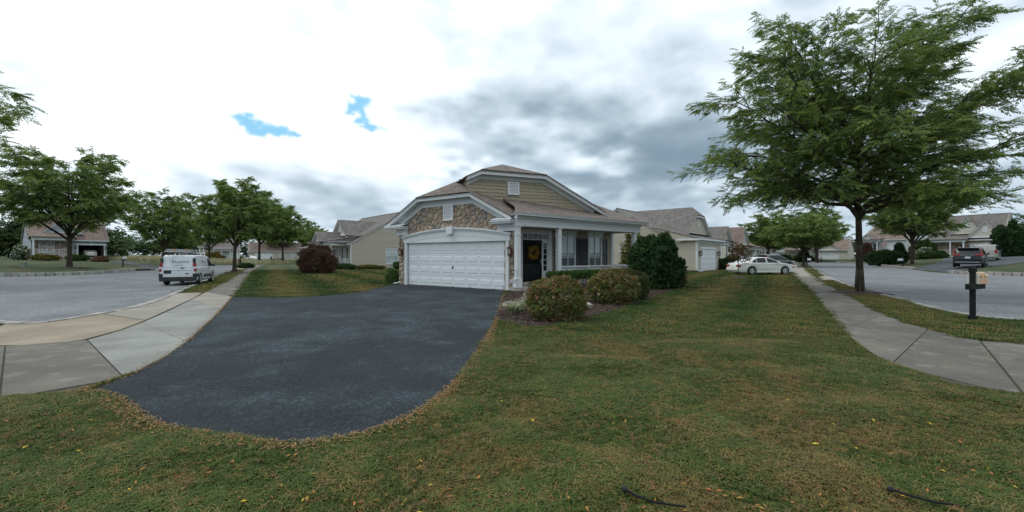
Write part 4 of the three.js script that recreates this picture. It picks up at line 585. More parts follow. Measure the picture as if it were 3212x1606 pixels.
  if (s.wing) {   // a low projecting garage
    const w = s.wing; w.back = (w.top - E_) / P + 0.1; const ww = part(g, 'garage_wing', merge([box(w.x0, 0.1, 0, w.x0 + 0.15, w.h, w.d - 0.15), box(w.x1 - 0.15, 0.1, 0, w.x1, w.h, w.d - 0.15), box(w.x0, 0.1, w.d - 0.15, w.x1, w.h, w.d - 0.001)]), sd[0]);
    const FWL = T(w.x0, 0, 0, -Math.PI / 2); siding(ww, FWL, 0.2, w.h - 0.2, cs, () => 0.02, () => w.d - 0.1, [], sd, 'siding_board', S + 15);
    siding(ww, T(0, 0, w.d), 0.2, w.h - 0.2, cs, () => w.x0 + 0.12, () => w.x1 - 0.12, [[w.door[0] - 0.16, w.door[1] + 0.16, 0, w.door[2] + 0.3]], sd, 'siding_board', S + 17);
    part(roof, 'wing_plane', slab([V(w.x0 - 0.35, w.h + 0.02, w.d + 0.4), V(w.x1 + 0.35, w.h + 0.02, w.d + 0.4), V(w.x1 + 0.35, w.top, -w.back), V(w.x0 - 0.35, w.top, -w.back)], rt), ro);
    for (const x of [w.x0 - 0.3, w.x1 + 0.27]) part(g, 'wing_cheek', slab([V(x, w.h, w.d + 0.34), V(x, w.top - 0.03, -w.back), V(x, E_ - P * 0.4 - 0.12, 0.4)], V(0.03, 0, 0)), sd[0]);
    part(g, 'gutter', merge([box(w.x0 - 0.35, w.h - 0.14, w.d + 0.34, w.x1 + 0.35, w.h, w.d + 0.46), box(w.x0 - 0.38, w.h - 0.17, 0.05, w.x0 - 0.3, w.h + 0.0, w.d + 0.34), box(w.x0 - 0.3, w.h - 0.2, 0, w.x1 + 0.3, w.h - 0.17, w.d + 0.34), box(w.x0 - 0.01, w.h - 0.38, 0.1, w.x0 + 0.04, w.h - 0.2, w.d + 0.02), box(w.x0 - 0.01, w.h - 0.38, w.d, w.x1, w.h - 0.2, w.d + 0.05)]), M.white);
    part(g, 'corner_board', merge([box(w.x0 - 0.03, 0.2, w.d - 0.13, w.x0 + 0.14, w.h - 0.2, w.d + 0.045), box(w.x1 - 0.14, 0.2, w.d - 0.13, w.x1 + 0.03, w.h - 0.2, w.d + 0.045)]), M.white);
    garageDoor(g, T(0, 0, w.d + 0.05), w.door[0], w.door[1], w.door[2], 4, 4); part(g, 'garage_surround', merge([box(w.door[0] - 0.14, 0, w.d, w.door[0], w.door[2], w.d + 0.08), box(w.door[1], 0, w.d, w.door[1] + 0.14, w.door[2], w.d + 0.08), box(w.door[0] - 0.18, w.door[2], w.d, w.door[1] + 0.18, w.door[2] + 0.22, w.d + 0.09), box((w.door[0] + w.door[1]) / 2 - 0.1, w.door[2] - 0.02, w.d, (w.door[0] + w.door[1]) / 2 + 0.1, w.door[2] + 0.3, w.d + 0.13)]), M.white);
    downspout(g, T(0, 0, w.d), w.x0 + 0.02, 0.02, w.h - 0.05);
  }
  if (s.garage) { const [a, b, h] = s.garage; if (!s.open) garageDoor(g, T(0, 0, 0.05), a, b, h, 4, s.gcols ?? 4); part(g, 'garage_surround', merge([box(a - 0.14, 0, 0, a, h, 0.08), box(b, 0, 0, b + 0.14, h, 0.08), box(a - 0.2, h, 0, b + 0.2, h + 0.22, 0.1), box((a + b) / 2 - 0.12, h - 0.02, 0, (a + b) / 2 + 0.12, h + 0.3, 0.13)]), M.white); }
  if (s.open) { const [a, b, h] = s.open, m = std(lin(0.12, 0.115, 0.11), 0.9); part(g, 'garage_room', merge([box(a - 0.1, 0, -6, a, h + 0.2, -0.15), box(b, 0, -6, b + 0.1, h + 0.2, -0.15), box(a, h + 0.1, -6, b, h + 0.2, -0.15), box(a, 0, -6.1, b, h + 0.2, -6)]), m); part(g, 'garage_floor', box(a, 0.0, -6, b, 0.27, 0.04), M.concreteStep); }
  for (const w of s.windows ?? []) windowUnit(g, ID, w[0], w[1], w[2], w[3], { nx: w[4] ?? 2, rows: [0.5], back: M.whiteDull, z: 0.02, ...(w[5] ?? {}) });
  for (const q of s.shutters ?? []) part(g, 'shutter', box(q[0], q[1], 0, q[0] + q[2], q[1] + q[3], 0.06), M.shutter);
  for (const q of s.doors ?? []) { const d = part(g, 'front_door', box(q[0], q[1], 0.0, q[0] + 0.95, q[1] + 2.05, 0.05), q[2] ?? M.dark); part(d, 'door_frame', merge([box(q[0] - 0.12, q[1], 0, q[0], q[1] + 2.17, 0.08), box(q[0] + 0.95, q[1], 0, q[0] + 1.07, q[1] + 2.17, 0.08), box(q[0], q[1] + 2.05, 0, q[0] + 0.95, q[1] + 2.17, 0.08)]), M.white); part(d, 'handle', clean(new THREE.SphereGeometry(0.04, 8, 6).translate(q[0] + 0.86, q[1] + 1, 0.09)), M.chrome); }
  if (s.stone) for (const [a, b, y0, y1, z] of s.stone) {   // fieldstone facing, each stone its own piece
    const sw = part(g, 'stone_facing', box(a, y0, z - 0.01, b, y1, z + 0.03), M.mortar), q = rng(S + 71), rows = Math.round((y1 - y0) / 0.3), cols = Math.round((b - a) / 0.46);
    for (let i = 0; i < rows; i++) { let x = a; while (x < b - 0.05) { const w = Math.min(0.28 + q() * 0.42, b - x), hh = (y1 - y0) / rows; part(sw, 'stone', M.stoneGeo[q() * 4 | 0], M.stoneRed[q() * 6 | 0]).applyMatrix4(T(x + w / 2, y0 + (i + 0.5) * hh + (q() - 0.5) * 0.03, z + 0.03, 0, 0, (q() - 0.5) * 0.1, V(w * 0.94, hh * 0.92, 0.06 + q() * 0.03))); x += w; } }
  }
  if (s.porch) {
    const p = s.porch, fl = p.floor ?? 0.3, pe = p.eave, up = p.top ?? E_ + 0.3; p.back = (up - E_) / P + 0.1;
    for (const x of [p.x0 - 0.25, p.x1 + 0.22]) part(g, 'porch_cheek', slab([V(x, pe + 0.06, p.d + 0.34), V(x, up - 0.03, -p.back), V(x, E_ - P * 0.4 - 0.12, 0.4)], V(0.03, 0, 0)), ro);
    part(g, 'porch_floor', box(p.x0, -0.5, 0.03, p.x1, fl, p.d), M.concreteStep);
    part(g, 'porch_beam', merge([box(p.x0, pe - 0.42, p.d - 0.24, p.x1, pe, p.d - 0.02), box(p.x0, pe - 0.42, 0.05, p.x0 + 0.2, pe, p.d - 0.24), box(p.x1 - 0.2, pe - 0.42, 0.05, p.x1, pe, p.d - 0.24), box(p.x0 - 0.25, pe - 0.02, 0.05, p.x1 + 0.25, pe + 0.1, p.d + 0.3)]), M.white);
    part(roof, 'porch_plane', slab([V(p.x0 - 0.3, pe + 0.1, p.d + 0.38), V(p.x1 + 0.3, pe + 0.1, p.d + 0.38), V(p.x1 + 0.3, up, -(p.back ?? 0.2)), V(p.x0 - 0.3, up, -(p.back ?? 0.2))], rt), ro);
    for (const x of p.cols) column(g, ID, x, p.d - 0.13, fl, pe - 0.42, 0.2);
    for (const [a, b] of p.rails ?? []) railing(g, ID, a, b, p.d - 0.13, fl, p.gap ?? 0.16, 0.9);
    if (p.sideRail) { const sr = railing(g, T(p.sideRail < 0 ? p.x0 + 0.13 : p.x1 - 0.13, 0, 0.1, Math.PI / 2), -(p.d - 0.4), 0, 0, fl, 0.13, 0.9); }
  }
  return g;
}
M.stoneGeo = [0, 1, 2, 3].map((k) => { const q = rng(k + 30), n = 7, pos = [], ring = [], out = []; for (let i = 0; i < n; i++) { const a = (i + q() * 0.4) / n * 6.283, sx = Math.cos(a), sy = Math.sin(a), m = 0.5 / Math.max(Math.abs(sx), Math.abs(sy)) * (0.86 + q() * 0.14); out.push([sx * m, sy * m, 0]); ring.push([sx * m * 0.82, sy * m * 0.8, 0.75 + q() * 0.2]); } for (let i = 0; i < n; i++) { const j = (i + 1) % n; pos.push(...out[i], ...out[j], ...ring[j], ...out[i], ...ring[j], ...ring[i], ...ring[i], ...ring[j], 0, 0, 1); } const g = new THREE.BufferGeometry(); g.setAttribute('position', new THREE.Float32BufferAttribute(pos, 3)); g.setAttribute('uv', new THREE.Float32BufferAttribute(pos.filter((_, i) => i % 3 < 2), 2)); g.computeVertexNormals(); return g; });
M.stoneRed = [[0.33, 0.2, 0.12], [0.4, 0.28, 0.18], [0.26, 0.17, 0.12], [0.3, 0.24, 0.2], [0.22, 0.14, 0.1], [0.42, 0.33, 0.25]].map((c) => std(lin(...c), 0.95, { map: grain }));
const gY = (x, d) => groundY(x, -d);
const blindW = { back: M.whiteDull };
// neighbour on the left of the drive: broad side gable, porch round the front
const W1 = 15, wl = { x: -19.1, d: 48.4 }, t1 = R(-48), fx1 = Math.cos(t1), fz1 = -Math.sin(t1);
dwelling('beige sided house with grey roof, its wide side gable behind a dark red bush', [wl.x - W1 * fx1, 0, -wl.d - W1 * fz1], t1, { W: W1, Dp: 14.9, eave: 3.25, pitch: 0.56, mats: M.beige, roof: M.roofGrey, course: 0.205, sides: ['R'], seed: 21,
  winR: [[4.4, 0.6, 1.6, 1.85, 2, { rows: [0.5], back: M.whiteDull, glass: M.pane }]],
  gables: [{ x0: 8.6, x1: 13.2, y0: 4.3, pitch: 0.78, z: -0.3, depth: 7, vent: [0.7, 0.8, 0.35] }, { x0: 9.2, x1: 12.2, y0: 3.35, pitch: 0.8, z: 2.3, depth: 1.5, mats: M.cream }],
  porch: { x0: 7.5, x1: 14.9, d: 2.3, eave: 3.2, top: 4.1, floor: 0.35, cols: [7.7, 11.3, 14.77], rails: [[11.45, 14.65]], sideRail: 1, back: 0.4 }, windows: [[12.9, 0.9, 0.9, 1.6, 2], [11.2, 0.9, 0.9, 1.6, 2]], shutters: [[13.9, 0.9, 0.35, 1.6], [12.4, 0.9, 0.35, 1.6]], doors: [[9.3, 0.35]], stone: [] });
// the next one beyond it, roof slope towards us
dwelling('small tan roofed house with white porch posts beyond the dark red bush', [-40.6, 0, -80.5], R(-20), { W: 6.4, Dp: 9, eave: 3.0, pitch: 0.72, mats: M.beige, roof: M.roofTan, sides: ['R'], seed: 31, course: 0.25, porch: { x0: 0, x1: 2.4, d: 1.8, eave: 2.9, top: 3.6, floor: 0.3, cols: [0.2, 1.9] }, windows: [[3.6, 0.9, 1.2, 1.5, 2]] });
// neighbour on the right
const tr = R(49.3);
dwelling('beige sided house with grey roof and low white garage door, behind the white sedan', [18 - 0.759 * 1.9, 0, -(39.9 + 0.652 * 1.9)], tr, { W: 15.5, Dp: 12.8, eave: 3.3, pitch: 0.545, mats: M.beige, roof: M.roofGrey, course: 0.205, sides: ['L'], seed: 41,
  winL: [[6.6, 2.05, 1.15, 0.62, 2, { rows: [] }]], wing: { x0: 0, x1: 8.6, d: 1.9, h: 3.25, top: 4.55, back: 2.1, door: [1.15, 6.4, 2.25] },
  gables: [{ x0: 1.6, x1: 9.6, y0: 4.0, pitch: 0.74, z: 0.35, depth: 7.5, clip: 1.35, vent: [0.6, 0.8, 0.75], band: false }, { x0: 9.6, x1: 13.8, y0: 3.35, pitch: 0.82, z: 1.7, depth: 3.5, band: true }],
  porch: { x0: 8.7, x1: 15.2, d: 1.9, eave: 3.25, top: 4.3, floor: 0.3, cols: [8.9, 12.2, 15.0], rails: [[12.4, 14.9]], back: 1.5 }, windows: [[12.6, 1.0, 1.0, 1.5, 2]], doors: [[10.4, 0.3]] });
dwelling('beige house with a tall front gable past the house of the white sedan', [36.3, 0, -66.5], R(48), { W: 12, Dp: 11, eave: 3.3, pitch: 0.55, mats: M.cream, roof: M.roofTan, course: 0.24, sides: ['L'], seed: 51, gables: [{ x0: 1, x1: 6.4, y0: 3.6, pitch: 1.05, z: 0.3, depth: 6, vent: [0.6, 0.9, 0.9] }], garage: [1.6, 6, 2.2], porch: { x0: 6.8, x1: 11.8, d: 1.6, eave: 3, top: 3.8, cols: [7, 9.4, 11.6] } });
dwelling('farthest beige house along the right pavement, brown roofed behind young trees', [50.5, 0, -87], R(46), { W: 12, Dp: 10, eave: 3.2, pitch: 0.55, mats: M.beige, roof: M.roofTan, course: 0.3, sides: ['L'], seed: 53, porch: { x0: 6, x1: 11.8, d: 1.6, eave: 3, top: 3.7, cols: [6.2, 9, 11.6] }, garage: [1, 5, 2.2] });
// across the right road
dwelling('cream house with two front gables and reddish stone over a white garage door', [82, gY(84, 75) - 0.15, -80], R(-56), { W: 9.2, Dp: 10.5, eave: 3.55, pitch: 0.86, mats: M.cream, roof: M.roofGrey, course: 0.22, sides: ['R'], seed: 61, pipe: 0.72,
  gables: [{ x0: 2.4, x1: 6.6, y0: 4.3, pitch: 1.6, z: -0.4, depth: 4, vent: [0.6, 1.1, 1.2], band: false }, { x0: 4.7, x1: 9.1, y0: 3.75, pitch: 1.25, z: 0.4, depth: 3.5, vent: [0.62, 1.1, 0.75], mats: M.cream }], garage: [5.15, 8.85, 2.25], gcols: 5, holes: [[4.3, 9.2, 0, 3.3], [0.3, 4.3, 0, 3.3]], stone: [[4.35, 9.15, 2.5, 3.3, 0.02], [4.3, 5.0, 0.2, 2.5, 0.02], [0.3, 3.9, 0.3, 2.9, 0.02]],
  porch: { x0: 0, x1: 4.6, d: 1.7, eave: 3.2, top: 4.2, floor: 0.45, cols: [0.2, 2.7, 4.4], rails: [[0.3, 2.6]], gap: 0.2 }, windows: [[1.0, 1.0, 1.0, 1.6, 2]], shutters: [[0.55, 1.0, 0.38, 1.6], [2.08, 1.0, 0.38, 1.6]], doors: [[3.2, 0.45]], winR: [[6, 4.8, 0.9, 1.3, 1]] });
dwelling('pale white sided house with small porch gable and a flag, behind the clipped hedge', [81.7, 1.9, -96], R(-60), { W: 8, Dp: 19, eave: 3.5, pitch: 0.4, mats: M.paleSiding, roof: M.roofTan, course: 0.24, sides: ['R'], seed: 71, gables: [{ x0: 0.5, x1: 3.3, y0: 3.45, pitch: 0.9, z: 1.9, depth: 2, vent: null }], garage: [4.3, 7.5, 2.2], porch: { x0: 0.2, x1: 3.8, d: 1.9, eave: 3.3, top: 3.9, floor: 0.35, cols: [0.4, 2.2, 3.6] }, windows: [[0.6, 1, 0.9, 1.5, 2]], doors: [[2.4, 0.35]], winR: [[9, 0.9, 1.3, 1.4, 2], [5, 3.6, 0.8, 1.0, 1]] });
dwelling('cream house with dark porch window up the right road', [84, gY(90, 124), -126], R(-46), { W: 15, Dp: 12, eave: 3.4, pitch: 0.5, mats: M.cream, roof: M.roofTan, course: 0.3, sides: ['R'], seed: 73, garage: [8.5, 13, 2.2], gables: [{ x0: 8, x1: 13.5, y0: 3.5, pitch: 0.6, z: 0.3, depth: 5, vent: [0.6, 0.8, 0.5] }], porch: { x0: 1, x1: 7, d: 2, eave: 3.2, top: 3.9, cols: [1.2, 4, 6.8], rails: [[1.3, 6.7]], gap: 0.4 }, windows: [[2, 1, 1.2, 1.5, 2]], doors: [[5, 0.3]] });
dwelling('white house with plain garage door at the far end of the right road', [98, gY(108, 160), -168], R(-40), { W: 16, Dp: 12, eave: 3.4, pitch: 0.5, mats: M.paleSiding, roof: M.roofTan, course: 0.4, sides: ['R'], seed: 75, garage: [2, 7, 2.4], gables: [{ x0: 8, x1: 13.5, y0: 3.5, pitch: 0.6, z: 0.3, depth: 5, vent: [0.6, 0.8, 0.5] }], windows: [[9.5, 1, 1.4, 1.5, 2]] });
dwelling('pale house closing the view at the end of the right road', [104, 0, -196], R(-12), { W: 20, Dp: 12, eave: 3.6, pitch: 0.5, mats: M.cream, roof: M.roofTan, course: 0.5, sides: [], seed: 77, garage: [12, 17, 2.4], windows: [[3, 1, 1.5, 1.6, 2], [7, 1, 1.5, 1.6, 2]] });
// across the left road
dwelling('blue grey house with brown roof, white porch railing and its garage standing open', [-72.8, 1.12, -62], R(55), { W: 8.3, Dp: 9, eave: 3.35, pitch: 0.85, mats: M.blueGrey, roof: M.roofTan, course: 0.2, sides: ['L'], seed: 81, garage: [4.95, 7.95, 2.2], open: [4.95, 7.95, 2.2], holes: [[0.2, 4.2, 0, 3.2]],
  gables: [{ x0: 1.2, x1: 5.4, y0: 4.2, pitch: 0.95, z: -0.5, depth: 4, vent: [0.5, 0.7, 0.6], mats: M.blueGrey }], porch: { x0: -0.1, x1: 4.3, d: 1.5, eave: 3.3, top: 4.4, floor: 0.6, cols: [0.1, 3.7], rails: [[0.22, 3.6]], gap: 0.16 }, stone: [[0.2, 4.1, 0.6, 2.9, 0.02], [4.5, 4.8, 0.2, 1.2, 0.04], [8.06, 8.28, 0.2, 1.1, 0.04]], windows: [[0.8, 1.1, 1.5, 1.6, 2, { z: 0.09 }]], shutters: [[0.45, 1.1, 0.28, 1.6]], doors: [[3.0, 0.6, std(lin(0.03, 0.018, 0.016), 0.5)]] });
dwelling('sand coloured house with big roof beyond the parked van', [-95, gY(-88, 122), -118], R(40), { W: 14, Dp: 11, eave: 3.2, pitch: 0.62, mats: M.cream, roof: M.roofGrey, course: 0.3, sides: ['L'], seed: 83, gables: [{ x0: 0.5, x1: 6, y0: 3.4, pitch: 0.6, z: 0.4, depth: 5, vent: null, band: false }], porch: { x0: 7, x1: 11.5, d: 1.8, eave: 3.1, top: 3.8, cols: [7.2, 9.2, 11.3], rails: [[7.3, 11.2]], gap: 0.4 }, windows: [[2, 0.9, 1.8, 1.5, 3], [9.5, 0.9, 1.3, 1.5, 2]], garage: [12, 13.6, 2.2] });
dwelling('pinkish beige house with a white garage door behind a white parked car', [-90, gY(-84, 136), -140], R(30), { W: 16, Dp: 11, eave: 3.3, pitch: 0.55, mats: M.beige, roof: M.roofTan, course: 0.4, sides: ['L'], seed: 85, garage: [2, 7, 2.4], windows: [[9, 1, 1.4, 1.5, 2], [12.5, 1, 1.4, 1.5, 2]] });
dwelling('white house with plain garage door behind a red parked car', [-104, gY(-104, 176), -180], R(25), { W: 18, Dp: 11, eave: 3.4, pitch: 0.55, mats: M.paleSiding, roof: M.roofGrey, course: 0.5, sides: [], seed: 87, garage: [2, 8, 2.6], windows: [[11, 1, 1.4, 1.5, 2], [14.5, 1, 1.4, 1.5, 2]] });
// ------------------------------------------------------------------ trees
const barkMap = tex(256, (u, v) => { const a = tnoise(u * 12, v * 3, 12, 5), b = tnoise(u * 40, v * 10, 40, 8), w = 0.55 + 0.5 * (a - 0.4) + 0.35 * (b - 0.5); return [w * 0.62, w * 0.57, w * 0.5]; });
M.bark = std(lin(0.42, 0.4, 0.37), 1, { map: barkMap, bumpMap: barkMap, bumpScale: 0.02 });
M.leaf = phys(0xffffff, 0.9, { transmission: 0.42, thickness: 0, side: THREE.DoubleSide, specularIntensity: 0.4 });
M.leafDull = phys(0xffffff, 0.85, { transmission: 0.2, thickness: 0, side: THREE.DoubleSide, specularIntensity: 0.35 });
function sprayGeo(seed, pairs, lw) {   // a feathery compound leaf along +x, one unit long
  const q = rng(seed), L = [];
  for (let i = 0; i < pairs; i++) { const t = 0.12 + 0.86 * i / pairs, y = -0.22 * t * t; for (const k of [-1, 1]) L.push(bake(leafQuad(0.2 * lw * (1.1 - Math.abs(t - 0.5)), 0.085 * lw), T(t, y, 0, -k * (1.15 - 0.35 * t + (q() - 0.5) * 0.5), (q() - 0.5) * 0.9, -0.25 + (q() - 0.5) * 0.7))); }
  L.push(bake(leafQuad(0.2 * lw, 0.09 * lw), T(0.97, -0.21, 0, (q() - 0.5) * 0.6, 0, -0.4))); return merge(L);
}
const SPRAY = [sprayGeo(1, 9, 1.25), sprayGeo(2, 6, 1.9)];
function makeTree(o) {
  const q = rng(o.seed), g = thing(o.name ?? 'street_tree', o.label, 'tree', o.pos, o.turn ?? 0, o.group), wood = [], sprays = [], C = V(0, o.cy, 0), c = new THREE.Color();
  const bez = (a, b, d, n) => Array.from({ length: n + 1 }, (_, i) => { const t = i / n; return V().addScaledVector(a, (1 - t) * (1 - t)).addScaledVector(b, 2 * t * (1 - t)).addScaledVector(d, t * t); });
  const lean = o.lean ?? [0, 0], top = V(lean[0], o.cy + o.ry * 0.55, lean[1]), trunkPts = []; for (let i = 0; i <= 9; i++) { const t = i / 9; trunkPts.push(V(lean[0] * t * t + Math.sin(t * 5 + o.seed) * 0.05 * o.tr * 8 * t, top.y * t, lean[1] * t * t)); }
  const trunkR = (y) => o.tr * (y < o.fork ? 1 - 0.28 * y / o.fork + 0.35 * Math.exp(-y * 5) : Math.max(0.12, 0.72 * (1 - (y - o.fork) / (top.y - o.fork)))); wood.push(tube(trunkPts, trunkPts.map((p) => trunkR(p.y)), 10));
  const onTrunk = (y) => { const k = clamp(y / top.y, 0, 1) * 9, i = Math.min(8, Math.floor(k)); return trunkPts[i].clone().lerp(trunkPts[i + 1], k - i); };
  const wob = (p, s) => p.add(V((q() - 0.5) * s, (q() - 0.5) * s, (q() - 0.5) * s));
  const addSpray = (p, d, s) => {
    const yaw = Math.atan2(-d.z, d.x) + (q() - 0.5) * 1.6, tone = q(), age = q();
    c.setRGB(0.12 + 0.15 * tone, 0.22 + 0.13 * tone - 0.03 * age, 0.055 + 0.03 * age); if (o.tint) c.multiply(o.tint);
    sprays.push([T(p.x, p.y, p.z, yaw, (q() - 0.5) * 1.7, 0.6 - q() * 1.3, s * (0.7 + q() * 0.6)), c.clone()]);
  };
  for (let i = 0; i < o.limbs; i++) {
    const f = i / (o.limbs - 1), az = i * 2.39996 + q() * 0.5, h0 = lerp(o.fork * 0.85, Math.min(o.cy, o.fork * 1.7), Math.pow(f, 1.1)), el = lerp(o.low ?? -0.32, 1.25, Math.pow(f, 1.1)) + (q() - 0.5) * 0.35, rr = 0.72 + q() * 0.25;
    const E = V(Math.cos(az) * Math.cos(el) * o.rx * rr + lean[0] * 0.7, o.cy + Math.sin(el) * o.ry * rr, Math.sin(az) * Math.cos(el) * o.rz * rr + lean[1] * 0.7), P0 = onTrunk(h0), mid = P0.clone().lerp(E, 0.45).add(V(0, o.ry * (0.16 - 0.1 * f), 0)), L = wobbled(bez(P0, mid, E, 8), q, o.rx * 0.03), r0 = trunkR(h0) * (0.62 - 0.25 * f) + 0.02;
    wood.push(tube(L, L.map((_, k) => r0 * (1 - k / 8.6) + 0.012), 7));
    for (let b = 0; b < o.branches; b++) {
      const t = 0.22 + 0.78 * (b + q() * 0.8) / o.branches, k = Math.min(7, Math.floor(t * 8)), S = L[k].clone().lerp(L[k + 1], t * 8 - k), dir = L[k + 1].clone().sub(L[k]).normalize(), out = S.clone().sub(C).setY(0).normalize(), side = (b % 2 ? 1 : -1), per = V(-dir.z, 0, dir.x).normalize();
      const d = dir.multiplyScalar(0.55).addScaledVector(per, side * (0.5 + q() * 0.6)).addScaledVector(out, 0.25).add(V(0, 0.12 + (q() - 0.45) * 0.6, 0)).normalize(), len = o.rx * (0.2 + 0.16 * q()) * (1.1 - 0.35 * t), B = wobbled(bez(S, S.clone().addScaledVector(d, len * 0.55).add(V(0, 0.1 * len, 0)), S.clone().addScaledVector(d, len).add(V(0, -0.1 * len, 0)), 4), q, len * 0.05), rb = r0 * 0.32 * (1 - t * 0.5) + 0.006;
      wood.push(tube(B, B.map((_, m) => rb * (1 - m / 5) + 0.004), 5));
      for (let w = 0; w < o.twigs; w++) {
        const t2 = 0.15 + 0.85 * (w + q()) / o.twigs, m = Math.min(3, Math.floor(t2 * 4)), S2 = B[m].clone().lerp(B[m + 1], t2 * 4 - m), d2 = d.clone().add(V((q() - 0.5) * 1.9, (q() - 0.5) * 1.7, (q() - 0.5) * 1.9)).normalize(), l2 = len * (0.26 + 0.26 * q()), E2 = S2.clone().addScaledVector(d2, l2).add(V(0, -0.12 * l2, 0));
        if (o.fineTwigs !== false) wood.push(tube([S2, S2.clone().lerp(E2, 0.5).add(V(0, 0.04 * l2, 0)), E2], [0.009, 0.006, 0.003].map((x) => x * (o.tw ?? 1)), 3));
        for (let s = 0; s < o.leaves; s++) addSpray(wob(S2.clone().lerp(E2, 0.1 + 0.95 * (s + q() * 0.6) / o.leaves), l2 * 0.16), d2, o.spray);
      }
    }
  }
  part(g, 'trunk', merge(wood), M.bark); instanced(g, 'crown', SPRAY[o.big ? 1 : 0], M.leaf, sprays); return g;
}
function wobbled(P, q, s) { for (let i = 1; i < P.length; i++) P[i].add(V((q() - 0.5) * s, (q() - 0.5) * s, (q() - 0.5) * s)); return P; }
makeTree({ label: 'large feathery locust tree in the verge between pavement and road, spreading over the lawn', pos: [14.43, 0, -17], seed: 3, tr: 0.138, fork: 3.6, cy: 7.0, rx: 6.8, ry: 4.4, rz: 4.4, limbs: 34, branches: 12, twigs: 7, leaves: 7, spray: 0.35, low: -0.9, lean: [-0.3, 0] });
mulchRing(14.43, 17, 1.25);
makeTree({ label: 'locust tree outside the view whose branch tips hang in front of the white sky', pos: [-31.0, 0, -19.5], seed: 8, tr: 0.2, fork: 4, cy: 9.2, rx: 7.0, ry: 3.6, rz: 4.5, limbs: 12, branches: 10, twigs: 6, leaves: 7, spray: 0.5, low: -0.2 });
const kerbTree = makeTree({ label: 'spreading locust tree on the lawn before the blue grey house', pos: [-43.2, gY(-43.2, 40), -40], seed: 13, tr: 0.19, fork: 3.0, cy: 7.3, rx: 6.3, ry: 4.4, rz: 5.6, limbs: 20, branches: 9, twigs: 6, leaves: 5, spray: 0.58, low: -0.22, big: true, group: 'street trees across the left road' });
mulchRing(-43.2, 40, 1.6, gY(-43.2, 40));
const mid = makeTree({ label: 'young locust tree in the verge beside the brown mailbox', pos: [-25.76, 0, -38.04], seed: 17, tr: 0.17, fork: 2.7, cy: 5.5, rx: 3.5, ry: 3.5, rz: 3.3, limbs: 16, branches: 8, twigs: 6, leaves: 5, spray: 0.5, low: -0.4, big: true, lean: [0.5, 0] });
mulchRing(-25.76, 38.04, 1.3);
function treeCopy(src, label, x, d, s, turn, group, ring = 1.3) { const y = gY(x, d), c = copyOf(src, label); c.userData.group = group; if (!group) delete c.userData.group; c.position.set(x, y, -d); c.rotation.y = turn; c.scale.set(...(typeof s === 'number' ? [s, s, s] : s)); if (ring) mulchRing(x, d, ring, y); return c; }
treeCopy(kerbTree, 'locust tree with a dark mulch ring standing beside the pale meadow', -50.2, 59, [0.86, 0.92, 0.86], 2.1, 'street trees across the left road', 1.6);
treeCopy(kerbTree, 'thin trunked locust tree in front of the sand coloured house', -66.5, 90, [1.0, 1.05, 1.0], 4.0, 'street trees across the left road');
treeCopy(mid, 'tall locust tree where the left pavement bends away', -54.3, 88, [1.75, 1.75, 1.6], 1.2, 'street trees along the left pavement', 2);
treeCopy(mid, 'second locust tree past the bend of the left pavement', -47, 84, [1.35, 1.4, 1.3], 3.2, 'street trees along the left pavement', 0);
treeCopy(kerbTree, 'locust tree overhanging the road behind the red parked car', -84, 148, [1.15, 1.3, 1.15], 0.8, 'street trees along the left pavement', 0);
treeCopy(kerbTree, 'roundish tree at the far end of the left road', -78, 165, [1.0, 1.1, 1.0], 5.0, 'street trees along the left pavement', 0);
treeCopy(mid, 'small tree closing the far left pavement', -92, 185, [2.2, 2.0, 2.2], 2.0, 'street trees along the left pavement', 0);
const mid2 = makeTree({ label: 'vase shaped locust tree on the lawn beside the clipped hedge across the road', pos: [54.7, gY(54.7, 56), -56], seed: 23, tr: 0.19, fork: 3.0, cy: 7.2, rx: 6.4, ry: 4.4, rz: 5.5, limbs: 20, branches: 9, twigs: 6, leaves: 5, spray: 0.62, low: -0.25, big: true });
mulchRing(54.7, 56, 1.4, gY(54.7, 56));
treeCopy(mid2, 'locust tree in the verge beside the white mailbox on its black post', 42.4, 59.6, [0.9, 0.68, 0.9], 1.1, 'street trees along the right road');
treeCopy(mid2, 'locust tree across the right road before the cream house with the dark window', 80, 108, [1.0, 0.95, 1.0], 2.4, 'street trees along the right road');
treeCopy(mid, 'slim locust tree beside the drive of the flag house', 70, 94, [1.7, 1.45, 1.7], 3.1, 'street trees along the right road', 0);
treeCopy(kerbTree, 'locust tree where the right pavement ends', 76, 122, [1.1, 0.8, 1.1], 0.4, 'street trees along the right road', 0);
treeCopy(mid2, 'tree standing beyond the end of the right pavement', 92, 150, [1.2, 0.95, 1.2], 4.4, 'street trees along the right road', 0);
treeCopy(kerbTree, 'tree far up the right road beside the plain white garage', 104, 150, [0.9, 0.8, 0.9], 1.9, 'street trees along the right road', 0);
treeCopy(mid, 'bright green young tree between the farthest beige houses', 50, 80, [1.5, 1.15, 1.5], 5.2, null, 0);
treeCopy(mid, 'small yellow green tree beside the open garage', -52.6, 64, [0.8, 0.62, 0.8], 0.3, null, 0);
